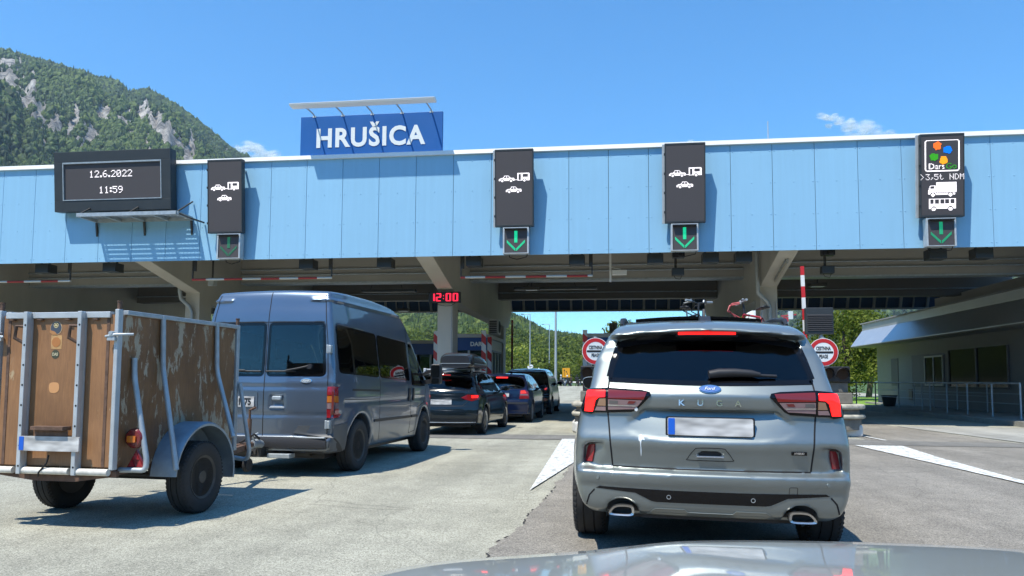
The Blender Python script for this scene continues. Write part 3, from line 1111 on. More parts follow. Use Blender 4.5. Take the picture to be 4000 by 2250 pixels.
# the rear cladding seen from inside, with its posts
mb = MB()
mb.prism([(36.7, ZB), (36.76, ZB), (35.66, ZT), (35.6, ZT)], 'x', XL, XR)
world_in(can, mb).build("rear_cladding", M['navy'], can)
mb = MB()
x = XL
k = 0
while x < XR:
    w = 0.11 if k % 2 else 0.05
    mb.prism([(36.56, ZB + 0.06), (36.66, ZB + 0.06), (36.35, ZB + 0.8), (36.25, ZB + 0.8)], 'x', x, x + w)
    x += 0.58
    k += 1
mb.box((XL, 36.52, ZB - 0.02), (XR, 36.69, ZB + 0.055))
mb.box((XL, 36.1, 5.03), (XR, 36.24, 5.25))
world_in(can, mb).build("rear_framing", M['beam'], can)
# concrete frames
prof = [(20.08, ZB + 0.02), (22.8, 3.93), (22.8, 0), (23.55, 0), (23.55, 3.6), (33.6, 3.6), (33.6, 0), (34.3, 0), (34.3, 3.6), (35.2, 3.62), (36.5, ZB + 0.1), (35.9, 5.9), (20.08, 5.9)]
for xc in (-22.0, -13.56, -5.17, 4.50):
    mb = MB()
    mb.prism([(y, z) for y, z in prof], 'x', xc - 0.245, xc + 0.245)
    world_in(can, mb).build("concrete_frame", M['concrete'], can, bevel=0.015)
# downpipes at two columns
for xc in (-13.56, 4.50):
    mb = MB()
    s = xc - 0.36 if xc > 0 else xc - 0.30
    mb.tube([(s, 22.55, 5.8), (s, 22.55, 3.95), (s + 0.02, 22.6, 3.72), (s + 0.28, 22.66, 3.48), (s + 0.36, 22.69, 3.3), (s + 0.36, 22.69, 0.2)], 0.065, 14)
    for z in (3.1, 1.9, 4.4):
        xx = s if z > 4 else s + 0.36
        yy = 22.55 if z > 4 else 22.69
        mb.lathe([(0.072, -0.02), (0.072, 0.02)], (xx, yy, z), 'z', 14)
    world_in(can, mb).build("downpipe", M['zinc'], can, smooth=50)
# conduits along the beams
for yb, zz in ((25.44, 4.86), (25.44, 5.05), (31.94, 4.9)):
    mb = MB()
    mb.tube([(XL, yb, zz), (XR, yb, zz)], 0.028, 8)
    world_in(can, mb).build("conduit", M['galv'], can, smooth=60)
for xc in (-5.17, 4.50):
    mb = MB()
    mb.box((xc + 0.10, 22.74, 1.2), (xc + 0.30, 22.795, 1.75))
    mb.tube([(xc + 0.2, 22.77, 1.75), (xc + 0.2, 22.77, 3.5)], 0.018, 8)
    world_in(can, mb).build("switch_box", M['booth_grey'], can, bevel=0.008)
# small fittings under the roof edge
for xa in (-17.2, -15.0, -8.9, -6.6, -4.05, 0.9, 2.35, 3.2, 8.0, 9.1, -1.2):
    fit = MB()
    fit.box((xa, 20.35, 4.30), (xa + 0.42, 20.75, 4.56))
    fit.box((xa + 0.05, 20.5, 4.56), (xa + 0.1, 20.55, 5.9))
    fit.box((xa + 0.32, 20.5, 4.56), (xa + 0.37, 20.55, 5.9))
    world_in(can, fit).build("roof_edge_fitting", M['housing'], can, bevel=0.01)

def on_fascia(name, label, cat, x, z, y=19.98, group=None):
    return thing(name, label, cat, (x, y, z), 0, group)

# ------------------------------------------------------------------ lit dot displays
FONT5 = {'0': "01110100011001110101110011000101110", '1': "00100011000010000100001000010001110", '2': "01110100010000100010001000100011111",
         '3': "11111000100010000010000011000101110", '5': "11111100001111000001000011000101110", '6': "00110010001000011110100011000101110",
         '9': "01110100011000101111000010001001100", '.': "00000000000000000000000000110001100", ':': "00000011000110000000011000110000000",
         ',': "00000000000000000000001100010001000", '>': "10000010000010000010001000100010000", 't': "01000010001110001000010000100100110",
         'N': "10001100011100110101100111000110001", 'D': "11100100101000110001100011001011100", 'M': "10001110111010110101100011000110001",
         ' ': "0" * 35}

def dot_text(txt, step=6, by_char=False):
    out = []
    x = 0
    ends = []
    for ch in txt:
        b = FONT5[ch]
        cols = [c for c in range(5) if any(b[r * 5 + c] == '1' for r in range(7))] if ch in '.:,' else range(5)
        for r in range(7):
            for k, c in enumerate(cols):
                if b[r * 5 + c] == '1': out.append((x + k, 6 - r))
        x += len(cols) + (step - 5)
        ends.append(len(out))
    w = x - (step - 5)
    out = [(a - w / 2 + 0.5, b) for a, b in out]
    return [out[i:j] for i, j in zip([0] + ends[:-1], ends)] if by_char else out

def in_poly(x, y, poly):
    c = False
    n = len(poly)
    for i in range(n):
        ax, ay = poly[i]; bx, by = poly[(i + 1) % n]
        if (ay > y) != (by > y) and x < (bx - ax) * (y - ay) / (by - ay) + ax: c = not c
    return c

def dots(mb, pts, pitch, x0, z0, y=-0.004, fill=0.82):
    h = pitch * fill / 2
    for a, b in pts:
        x, z = x0 + a * pitch, z0 + b * pitch
        mb.box((x - h, y - 0.003, z - h), (x + h, y + 0.003, z + h))

def raster(polys, holes=(), w=64, hgt=128):
    out = []
    for j in range(hgt):
        for i in range(w):
            p = (i + 0.5, j + 0.5)
            if any(in_poly(*p, q) for q in polys) and not any(in_poly(*p, q) for q in holes): out.append((i + 0.5, j + 0.5))
    return out

def circ(cx, cy, r, n=14):
    return [(cx + r * math.cos(2 * math.pi * i / n), cy + r * math.sin(2 * math.pi * i / n)) for i in range(n)]

def car_icon(ox, oy):
    body = [(0, 2), (0, 5), (3, 6.5), (7, 7), (9.5, 11), (17, 11), (20, 7.4), (26, 7), (27, 5.5), (27, 2)]
    sh = lambda q: [(a + ox, b + oy) for a, b in q]
    hol = [sh([(8.2, 7), (10.1, 9.9), (12.8, 9.9), (12.8, 7)]), sh([(14, 7), (14, 9.9), (16.4, 9.9), (18.6, 7)]), circ(ox + 6, oy + 2, 3), circ(ox + 21, oy + 2, 3)]
    p = raster([sh(body)], hol)
    p += [q for q in raster([circ(ox + 6, oy + 1.8, 1.9), circ(ox + 21, oy + 1.8, 1.9)])]
    return p

def caravan_icon(ox, oy):
    sh = lambda q: [(a + ox, b + oy) for a, b in q]
    p = raster([sh([(0, 2), (0, 14), (1, 15), (20, 15), (21.5, 12), (20.5, 2)]), sh([(-6, 3), (-6, 4.2), (0, 4.2), (0, 3)])],
               [sh([(2.2, 3.2), (2.2, 13), (6, 13), (6, 3.2)]), sh([(9.5, 8), (9.5, 13), (17.5, 13), (18, 8)]), circ(ox + 12, oy + 2, 3)])
    return p + raster([circ(ox + 12, oy + 1.8, 1.9)])

def lane_board(x, label, icons):
    """a tall dark dot display leaning out from the cladding"""
    t = on_fascia("lane_display", label, "display board", x, 6.26, 19.6, "dot displays over the toll lanes")
    t.rotation_euler = (R(4.2), 0, 0)
    W2, H2 = 0.515, 1.03
    mb = MB()
    mb.box((-W2, 0.002, -H2), (W2, 0.17, H2))
    mb.box((-W2, -0.012, -H2), (-W2 + 0.03, 0.0, H2)); mb.box((W2 - 0.03, -0.012, -H2), (W2, 0.0, H2))
    mb.box((-W2 + 0.031, -0.012, -H2), (W2 - 0.031, 0.0, -H2 + 0.05)); mb.box((-W2 + 0.031, -0.012, H2 - 0.05), (W2 - 0.031, 0.0, H2))
    mb.build("housing", M['housing'], t, bevel=0.004)
    mb = MB()
    mb.box((-W2 + 0.032, -0.006, -H2 + 0.052), (W2 - 0.032, 0.0015, H2 - 0.052))
    mb.build("display_face", M['led_face'], t)
    for k in range(4):
        clip = MB()
        clip.box((-W2 - 0.02, -0.018, -H2 + 0.25 + k * 0.5), (-W2 + 0.012, 0.03, -H2 + 0.31 + k * 0.5))
        clip.build("latch", M['black'], t, bevel=0.004)
    mb = MB()
    for zz in (-0.7, 0.75):
        for xx in (-0.4, 0.4):
            mb.bar((xx, 0.17, zz), (xx, 0.40 + zz * 0.07, zz + 0.02), 0.05, 0.05)
    mb.bar((-W2 - 0.03, 0.12, -H2), (-W2 - 0.03, 0.12, H2), 0.05, 0.06)
    mb.build("bracket", M['galv_light'], t)
    for nm, pts, mm in icons:
        mb = MB()
        dots(mb, pts, 0.0156, -0.5, -1.0, -0.010)
        mb.build(nm, mm, t)
    return t

pair = [("lit_caravan_symbol", car_icon(6, 74) + caravan_icon(38, 74), M['led_white']), ("lit_car_symbol", car_icon(18, 55), M['led_white'])]
def rot(poly, a, ox, oy):
    c, s = math.cos(R(a)), math.sin(R(a))
    return [(x * c - y * s + ox, x * s + y * c + oy) for x, y in poly]
petal = [(2, -1.5), (9, -7), (14.5, -4.5), (15, 3), (10, 6), (4, 5)]
def outline(poly_o, poly_i):
    return raster([poly_o], [poly_i])
logo_frame = outline(rrect(6, 70, 58, 120.5, 4.5), rrect(7.6, 71.6, 56.4, 118.9, 3.2))
def letters_dots(txt, size, ox, oy, bold=0.0):
    vs, fs = text_mb(txt, size, 0.0, bold)
    front = [[(vs[i][0], vs[i][2]) for i in f] for f in fs if len({round(vs[i][1], 5) for i in f}) == 1]
    out = []
    seen = set()
    for f in front:
        xs = [p[0] for p in f]; zs = [p[1] for p in f]
        for i in range(int(min(xs) + ox) - 1, int(max(xs) + ox) + 2):
            for j in range(int(min(zs) + oy) - 1, int(max(zs) + oy) + 2):
                if (i, j) not in seen and in_poly(i + 0.5 - ox, j + 0.5 - oy, f):
                    seen.add((i, j)); out.append((i + 0.5, j + 0.5))
    return out
truck = raster([[(11, 34), (11, 40), (14, 48.5), (22, 48.5), (22, 34)], [(23.2, 37), (23.2, 53.5), (53, 53.5), (53, 37)], [(22, 33.5), (22, 36), (51, 36), (51, 33.5)]],
               [[(13.3, 43), (15, 47), (20.5, 47), (20.5, 43)], circ(18, 33.5, 4), circ(44, 33.5, 4)]) + raster([circ(18, 33, 2.9), circ(44, 33, 2.9)])
bus = raster([rrect(12, 11, 52, 27.5, 1.5)], [[(13.6 + 7.6 * k, 19), (13.6 + 7.6 * k, 25.7), (19.4 + 7.6 * k, 25.7), (19.4 + 7.6 * k, 19)] for k in range(5)] + [circ(19, 11, 4), circ(44, 11, 4)]) + raster([circ(19, 10.5, 2.9), circ(44, 10.5, 2.9)])
dg = [("lit_logo_frame", logo_frame, M['led_white']),
      ("lit_orange_petal", raster([rot(petal, 118, 29, 103)]), M['led_orange']),
      ("lit_blue_petal", raster([rot(petal, 22, 32, 101)]), M['led_blue']),
      ("lit_green_petal", raster([rot(petal, 205, 28, 97)]), M['led_leaf']),
      ("lit_amber_petal", raster([rot(petal, 292, 31, 96)]), M['led_yellow']),
      ("lit_logo_word", letters_dots("Dars", 12.5, 24, 78.5, 0.0), M['led_white']),
      ("lit_logo_word", letters_dots("Go", 12.5, 45.5, 78.5, 0.0), M['led_leaf']),
      ("lit_weight_line", [(a * 1.27 + 32, b * 1.35 + 57.5) for a, b in dot_text(">3,5t NDM")], M['led_white']),
      ("lit_truck_symbol", truck, M['led_white']), ("lit_bus_symbol", bus, M['led_white'])]
lane_board(-10.80, "dark dot display with car and caravan symbols, the one beside the date display", pair)
lane_board(-2.615, "dark dot display with car and caravan symbols, right of the town name sign", pair)
lane_board(1.84, "dark dot display with car and caravan symbols, above the grey car with brake lights", pair)
lane_board(8.06, "dark dot display with a coloured logo, a truck and a bus", dg)

def lane_signal(x, label, m):
    t = on_fascia("lane_signal", label, "lane signal", x, 4.85, 19.68, "green arrow lane signals")
    mb = MB()
    mb.box((-0.30, 0.0, -0.32), (0.30, 0.16, 0.32))
    mb.build("housing", M['led_face'], t, bevel=0.005)
    mb = MB()
    mb.box((-0.345, -0.02, -0.345), (-0.305, 0.2, 0.36)); mb.box((0.305, -0.02, -0.345), (0.345, 0.2, 0.36))
    mb.box((-0.304, -0.02, -0.345), (0.304, 0.2, -0.325)); mb.box((-0.304, -0.02, 0.325), (0.304, 0.2, 0.36))
    mb.bar((-0.2, 0.2, 0.3), (-0.2, 0.3, 0.3), 0.05, 0.05); mb.bar((0.2, 0.2, 0.3), (0.2, 0.3, 0.3), 0.05, 0.05)
    mb.bar((-0.2, 0.2, -0.3), (-0.2, 0.3, -0.3), 0.05, 0.05); mb.bar((0.2, 0.2, -0.3), (0.2, 0.3, -0.3), 0.05, 0.05)
    mb.build("bracket", M['galv_light'], t)
    mb = MB()
    mb.box((-0.30, -0.10, 0.30), (0.30, -0.003, 0.322))
    mb.build("visor", M['black'], t)
    pts = []
    for k in range(15):
        pts += [(-1.5, 13 - k), (-0.5, 13 - k), (0.5, 13 - k), (1.5, 13 - k)]
    for k in range(11):
        for d in range(3):
            pts += [(1.0 + k + 0.0, -11.5 + k + d * 1.2), (-1.0 - k, -11.5 + k + d * 1.2)]
    mb = MB()
    dots(mb, pts, 0.021, 0.0, -0.02, -0.006, 0.8)
    mb.build("lit_arrow", m, t)
    mb = MB()
    mb.tube([(0.3, 0.1, -0.33), (0.28, 0.12, -0.42), (0.0, 0.2, -0.47), (-0.2, 0.26, -0.40), (-0.25, 0.3, -0.2)], 0.012, 6)
    mb.build("cable", M['rubber'], t, smooth=60)
lane_signal(-10.68, "faint green down arrow under the display beside the date display", M['led_dim'])
lane_signal(-2.57, "bright green down arrow under the display right of the town name sign", M['led_green'])
lane_signal(1.82, "bright green down arrow above the grey car with brake lights", M['led_green'])
lane_signal(8.02, "green down arrow under the display with the coloured logo", M['led_green_soft'])

# the date display and its maintenance platform
t = on_fascia("date_display", "wide black display showing a date and a time, upper left on the blue canopy", "display board", -14.24, 6.80, 19.55)
t.rotation_euler = (R(5), 0, 0)
mb = MB()
W2, H2 = 1.81, 0.86
mb.box((-W2, 0.062, -H2), (W2, 0.30, H2))
mb.box((-W2, 0, -H2), (W2, 0.06, -H2 + 0.31)); mb.box((-W2, 0, H2 - 0.30), (W2, 0.06, H2))
mb.box((-W2, 0.0, -H2 + 0.311), (-W2 + 0.27, 0.06, H2 - 0.301)); mb.box((W2 - 0.27, 0.0, -H2 + 0.311), (W2, 0.06, H2 - 0.301))
mb.build("housing", M['housing'], t, bevel=0.006)
mb = MB()
ix, iz0, iz1 = W2 - 0.275, -H2 + 0.315, H2 - 0.305
mb.box((-ix, -0.012, iz0), (-ix + 0.025, 0.058, iz1)); mb.box((ix - 0.025, -0.012, iz0), (ix, 0.058, iz1))
mb.box((-ix + 0.026, -0.012, iz0), (ix - 0.026, 0.058, iz0 + 0.025)); mb.box((-ix + 0.026, -0.012, iz1 - 0.045), (ix - 0.026, 0.058, iz1))
mb.build("display_frame", M['galv'], t)
mb = MB()
mb.box((-ix + 0.03, 0.03, iz0 + 0.03), (ix - 0.03, 0.06, iz1 - 0.05))
mb.build("display_face", M['led_face'], t)
for txt, z in (("12.6.2022", 0.12), ("11:59", -0.34)):
    for grp in dot_text(txt, by_char=True):
        mb = MB()
        dots(mb, grp, 0.0285, -0.05, z, 0.024, 0.72)
        mb.build("lit_digit", M['led_white'], t)
mb = MB()
for xx in (-1.3, 0, 1.3):
    mb.bar((xx, 0.3, 0.5), (xx, 0.42, 0.5), 0.08, 0.08); mb.bar((xx, 0.3, -0.6), (xx, 0.40, -0.6), 0.08, 0.08)
mb.build("bracket", M['galv'], t)
t = on_fascia("maintenance_platform", "steel grating platform hung below the date display", "platform", -13.45, 5.72, 19.55)
mb = MB()
x0, x1, y0, y1 = -1.5, 1.5, -0.42, 0.42
mb.bar((x0, y0, 0), (x1, y0, 0), 0.06, 0.10); mb.bar((x0, y1 - 0.03, 0), (x1, y1 - 0.03, 0), 0.06, 0.10)
for xx in (x0, -0.72, 0.02, 0.75, x1):
    mb.bar((xx, y0 + 0.031, 0), (xx, y1 - 0.062, 0), 0.07, 0.09)
mb.build("platform_frame", M['galv'], t)
mb = MB()
for k in range(14):
    yy = y0 + 0.06 + k * 0.055
    mb.box((x0 + 0.04, yy, 0.048), (x1 - 0.04, yy + 0.034, 0.062))
for k in range(26):
    xx = x0 + 0.1 + k * 0.111
    mb.box((xx, y0 + 0.04, 0.034), (xx + 0.007, y1 - 0.06, 0.0475))
mb.build("grating", M['galv'], t)
mb = MB()
for xx in (x0 + 0.02, 0.02, x1 - 0.02):
    mb = MB()
    mb.bar((xx, y1 - 0.05, -0.06), (xx, y1 + 0.015, -0.45), 0.05, 0.05, (1, 0, 0))
    mb.bar((xx, y0 + 0.1, 0.06), (xx, y1 - 0.02, 0.5), 0.035, 0.035)
    mb.build("platform_bracket", M['dark_metal'], t)
mb = MB()
mb.tube([(x1 + 0.02, y0 + 0.1, 0.0), (x1 + 0.25, y0 + 0.3, -0.1), (x1 + 0.35, y1 - 0.02, -0.12)], 0.025, 8)
mb.build("cable_conduit", M['dark_metal'], t)

# the town name sign on the roof edge
t = thing("town_name_sign", "blue town name sign with white capital letters on the roof edge", "sign", (-6.74, 20.02, 7.46))
mb = MB()
mb.box((-2.06, 0, 0), (2.06, 0.10, 1.13))
mb.build("panel", M['sign_blue'], t, bevel=0.004)
vs, fs = text_mb("HRUŠICA", 0.74, 0.012, 0.024, spacing=1.12, xscale=0.95)
mb = MB()
mb.add(place(vs, (0.0, -0.007, 0.56)), fs)
mb.build("lettering", M['sign_white'], t)
mb = MB()
for sx in (-1.7, -0.6, 0.6, 1.7):
    mb.bar((sx, 0.13, 0.0), (sx, 0.13, 1.16), 0.06, 0.06, (0, 1, 0)); mb.bar((sx, 0.16, 1.0), (sx, 0.9, 0.02), 0.05, 0.05)
mb.build("rear_strut", M['galv_light'], t)
l = thing("sign_luminaire", "long white strip luminaire on bent arms above the blue town name sign", "luminaire", (-6.70, 20.02, 7.46))
mb = MB()
for a, b, zz, dz in ((-2.10, 0.02, 1.17, 0.0), (-0.06, 1.98, 1.17, 0.006)):
    mb.prism([(-0.80, zz + dz), (-0.56, zz + dz - 0.015), (-0.54, zz + dz + 0.05), (-0.66, zz + dz + 0.10), (-0.82, zz + dz + 0.06)], 'x', a, b)
mb.build("lamp_housing", M['white_paint'], l, bevel=0.008)
for sx in (-1.7, -0.86, 0.0, 0.86, 1.7):
    mb = MB()
    mb.tube([(sx, 0.05, 1.10), (sx, 0.02, 1.15), (sx, -0.12, 1.18), (sx, -0.6, 1.175)], 0.022, 8)
    mb.box((sx - 0.05, -0.01, 1.1), (sx + 0.05, 0.11, 1.145))
    mb.build("arm", M['galv_light'], l, smooth=60)
# lightning rods on the roof
for xx, hh, lab in ((4.05, 0.55, "thin lightning rod on the roof edge right of the second plain display"), (-13.5, 0.35, "short thin rod behind the top of the date display")):
    mb = MB()
    mb.tube([(0, 0, 0), (0, 0, hh)], 0.012, 6)
    mb.lathe([(0.04, 0), (0.04, 0.03)], (0, 0, 0), 'z', 8)
    o = mb.build("lightning_rod", M['galv_light'], None, smooth=60, loc=(xx, 20.2, 7.45))
    tag(o, lab, "lightning rod")
# ------------------------------------------------------------------ what hangs under the canopy
def hanging_bar(x0, x1, z, label):
    t = thing("clearance_bar", label, "clearance bar", ((x0 + x1) / 2, 20.5, z), 0, "red and white clearance bars hung under the canopy")
    w = (x1 - x0) / 2
    mb = MB()
    mb.tube([(-w, 0, 0), (w, 0, 0)], 0.035, 10)
    mb.build("bar", M['rw_bar'], t, smooth=50)
    for s in (-1, 1):
        mb = MB()
        mb.bar((s * w * 0.995, 0, 0.03), (s * w * 0.995, 0, 1.85), 0.035, 0.035, (0, 1, 0))
        mb.bar((s * w * 0.97, 0.02, 0.25), (s * w * 0.97, 0.02, 1.85), 0.08, 0.05, (0, 1, 0))
        mb.build("hanger", M['dark_metal'], t)
hanging_bar(-20.3, -16.13, 4.05, "red and white clearance bar above the left end of the trailer")
hanging_bar(-12.22, -7.96, 4.04, "red and white clearance bar above the blue van")
hanging_bar(-4.22, -0.57, 4.00, "red and white clearance bar above the dark cars, right of the red clock")

def camera_unit(x, y, z, label):
    t = thing("lane_camera", label, "camera", (x, y, z), 0, "cameras hung under the canopy")
    mb = MB()
    mb.tube([(0, 0, 0.1), (0, 0, 1.5)], 0.035, 10)
    mb.box((-0.09, -0.08, 0.40), (0.05, 0.08, 0.62))
    mb.build("stem", M['dark_metal'], t, smooth=50)
    mb = MB()
    mb.box((-0.08, -0.14, 0.36), (0.24, 0.12, 0.52))
    mb.lathe([(0.06, -0.06), (0.07, 0.0), (0.05, 0.03)], (0.12, -0.14, 0.44), 'y', 14)
    mb.build("camera_head", M['black'], t, bevel=0.02)
    mb = MB()
    mb.box((-0.10, -0.12, -0.12), (0.22, 0.14, 0.08))
    mb.build("camera_box", M['housing'], t, bevel=0.015)
    mb = MB()
    mb.tube([(-0.05, 0, -0.12), (0.0, 0, -0.2), (0.12, 0, -0.22), (0.16, 0, -0.12)], 0.008, 6)
    mb.build("cable", M['rubber'], t, smooth=60)
camera_unit(1.69, 21.0, 4.16, "camera on a stem below the bright arrow above the grey car")
camera_unit(5.61, 21.0, 4.16, "camera on a stem right of the slanted tube lamp")
t = thing("scanner_post", "thin white post with a side box hung between clearance bar and lane camera", "scanner", (-0.09, 21.5, 3.95))
mb = MB(); mb.box((-0.03, -0.03, 0), (0.03, 0.03, 1.95)); mb.build("post", M['white_paint'], t)
mb = MB(); mb.box((0.05, -0.08, 0.20), (0.46, 0.08, 0.34)); mb.bar((0.03, 0, 0.42), (0.3, 0, 0.36), 0.03, 0.03); mb.build("scanner_box", M['white_paint'], t, bevel=0.01)
t = thing("spotlight", "small square spotlight on an arm left of the blue van", "spotlight", (-12.55, 22.2, 4.18))
mb = MB(); mb.tube([(0, 0, 0.1), (0, 0, 1.75)], 0.03, 8); mb.build("stem", M['dark_metal'], t)
mb = MB(); mb.prism([(-0.12, -0.12), (0.1, -0.1), (0.14, 0.1), (-0.08, 0.14)], 'x', -0.1, 0.1); mb.build("lamp_head", M['galv_light'], t, bevel=0.01)
t = thing("tube_lamp", "old tube lamp fixed along the slanted underside of the right concrete frame", "tube lamp", (4.56, 21.45, 4.20))
t.rotation_euler = (R(-12.3), 0, 0)
mb = MB(); mb.box((-0.035, -0.85, -0.02), (0.035, 0.75, 0.015)); mb.build("lamp_base", M['galv'], t, bevel=0.006)
mb = MB(); mb.tube([(0, -0.82, -0.055), (0, 0.72, -0.055)], 0.036, 12); mb.build("lamp_tube", mat("dirty_tube", (0.35, 0.32, 0.26), 0.4), t, smooth=50)
# ceiling floodlights and cable trays
def tray(x0, x1, y, z, label):
    t = thing("cable_tray", label, "cable tray", ((x0 + x1) / 2, y, z), 0, "cable trays hung from thin rods")
    w = (x1 - x0) / 2
    mb = MB(); mb.box((-w, -0.15, 0), (w, 0.15, 0.09)); mb.build("tray", M['housing'], t)
    for s in (-0.7, 0.5):
        mb = MB(); mb.tube([(s * w, 0, 0.09), (s * w * 0.4, 0, 1.3)], 0.012, 6); mb.build("rod", M['dark_metal'], t)
tray(-9.5, -7.4, 27.6, 4.46, "cable tray over the van roof, behind the clearance bar")
tray(-3.6, -0.6, 27.2, 4.44, "cable tray right of the red clock, behind the clearance bar")
tray(-15.9, -13.9, 27.0, 4.46, "cable tray above the wooden trailer")
def flood(x, y, z, label):
    t = thing("ceiling_floodlight", label, "floodlight", (x, y, z), 0, "floodlights under the canopy")
    mb = MB(); mb.box((-0.28, -0.16, 0), (0.28, 0.16, 0.12)); mb.tube([(0, 0, 0.1), (0, 0, 1.4)], 0.025, 8); mb.build("housing", M['dark_metal'], t, bevel=0.015)
    mb = MB(); mb.box((-0.2, -0.11, -0.012), (0.2, 0.11, 0.002)); mb.build("lens", M['sign_white'], t)
flood(-2.9, 26.6, 4.36, "floodlight just right of the big concrete girder with the clock")
flood(-16.4, 27.2, 4.32, "floodlight above the trailer's tailboard")
flood(6.9, 26.8, 4.40, "floodlight right of the red and white barrier arm")
flood(-9.6, 33.6, 4.30, "floodlight behind the van roof, far under the canopy")

# the clock on the column
t = thing("digital_clock", "black digital clock with red figures on the concrete column", "clock", (-5.165, 22.62, 3.69))
mb = MB(); mb.box((-0.5, 0, -0.17), (0.5, 0.14, 0.17)); mb.build("housing", M['black'], t, bevel=0.012)
SEG = {'1': "bc", '2': "abged", '0': "abcdef"}
def seg_digit(ch, cx):
    mb = MB()
    w, h, k = 0.07, 0.11, 0.018
    for s in SEG[ch]:
        a = {'a': (-w, h, w, h), 'b': (w, h, w, 0), 'c': (w, 0, w, -h), 'd': (-w, -h, w, -h), 'e': (-w, 0, -w, -h), 'f': (-w, h, -w, 0), 'g': (-w, 0, w, 0)}[s]
        n = 5
        for i in range(n):
            f = (i + 0.5) / n
            px, pz = a[0] + (a[2] - a[0]) * f, a[1] + (a[3] - a[1]) * f
            mb.box((cx + px - 0.013, -0.008, pz - 0.013), (cx + px + 0.013, -0.001, pz + 0.013))
            if abs(a[0] - a[2]) < 1e-6:
                q = 0.026 if px > 0 else -0.026
                mb.box((cx + px - q - 0.008, -0.008, pz - 0.013), (cx + px - q + 0.008, -0.001, pz + 0.013))
    mb.build("lit_figure", M['led_red'], t)
for ch, cx in (('1', -0.38), ('2', -0.18), ('0', 0.13), ('0', 0.35)): seg_digit(ch, cx)
mb = MB()
for zz in (-0.045, 0.045): mb.box((-0.035, -0.008, zz - 0.012), (-0.012, -0.001, zz + 0.012))
mb.build("lit_colon", M['led_red'], t)
mb = MB(); mb.tube([(-0.3, 0.1, -0.17), (-0.2, 0.12, -0.22), (0.0, 0.13, -0.26), (0.2, 0.13, -0.25), (0.32, 0.1, -0.17)], 0.008, 6); mb.build("cable", M['rubber'], t, smooth=60)

# ------------------------------------------------------------------ toll booths on their islands
def island(x0, x1, y0, y1):
    mb = MB()
    w = (x1 - x0) / 2
    c = (x0 + x1) / 2
    n = 8
    poly = [(c - w * math.cos(math.pi * i / n), y0 + w - w * math.sin(math.pi * i / n)) for i in range(n + 1)] + [(x1, y1), (x0, y1)]
    mb.prism(poly, 'z', 0, 0.15)
    return tag(mb.build("traffic_island", M['conc_white'], bevel=0.03), kind='structure')
island(-6.3, -4.1, 19.2, 37)
island(-0.95, 0.65, 17.6, 37)
island(4.05, 5.28, 16.95, 37)
island(-14.6, -12.4, 19.2, 37)

def booth(x0, x1, y0, y1, label, word=None, wx=0.0):
    t = thing("toll_booth", label, "toll booth", ((x0 + x1) / 2, (y0 + y1) / 2, 0.15), 0, "toll booths under the canopy")
    a, b = (x1 - x0) / 2, (y1 - y0) / 2
    mb = MB(); mb.box((-a + 0.04, -b + 0.04, 0), (a - 0.04, b - 0.04, 0.95)); mb.build("wall", M['booth_grey'], t)
    mb = MB()
    for sx in (-1, 1):
        for yy in np.linspace(-b + 0.06, b - 0.06, 6):
            mb.box((sx * a - sx * 0.1, yy - 0.035, 0.951), (sx * a - sx * 0.02, yy + 0.035, 2.02))
    for xx in np.linspace(-a + 0.1, a - 0.1, 4):
        for sy in (-1, 1):
            mb.box((xx - 0.035, sy * b - sy * 0.1, 0.952), (xx + 0.035, sy * b - sy * 0.025, 2.019))
    mb.build("window_frame", M['booth_grey'], t)
    mb = MB()
    g = 0.012
    mb.box((-a + 0.06, -b + 0.06, 0.96), (a - 0.06, -b + 0.06 + g, 2.02)); mb.box((-a + 0.06, b - 0.06 - g, 0.96), (a - 0.06, b - 0.06, 2.02))
    mb.box((-a + 0.06, -b + 0.08, 0.96), (-a + 0.06 + g, b - 0.08, 2.02)); mb.box((a - 0.06 - g, -b + 0.08, 0.96), (a - 0.06, b - 0.08, 2.02))
    mb.build("window_pane", M['booth_glass'], t)
    mb = MB(); mb.box((-a, -b, 2.021), (a, b, 2.455)); mb.build("blue_band", M['booth_blue'], t)
    mb = MB(); mb.box((-a - 0.06, -b - 0.06, 2.456), (a + 0.06, b + 0.06, 2.59)); mb.build("roof", M['booth_grey'], t, bevel=0.01)
    mb = MB(); mb.box((a - 0.01, -b + 0.1, 2.08), (a + 0.012, b - 0.1, 2.43)); mb.build("side_panel", M['booth_grey'], t)
    if word:
        vs, fs = text_mb(word, 0.20, 0.008, 0.006)
        mb = MB(); mb.add(place(vs, (wx, -b - 0.005, 2.24)), fs); mb.build("lettering", M['sign_white'], t)
    return t
booth(-6.1, -4.32, 25.5, 29.0, "toll booth with a blue band, behind the column with the red clock", "DARS", 0.57)
booth(-0.98, 0.6, 25.5, 29.0, "toll booth with a blue band, behind the left round toll sign", "DARS", 0.36)
booth(-8.6, -6.6, 29.6, 32.5, "far toll booth seen between the van's cab and the clock column")

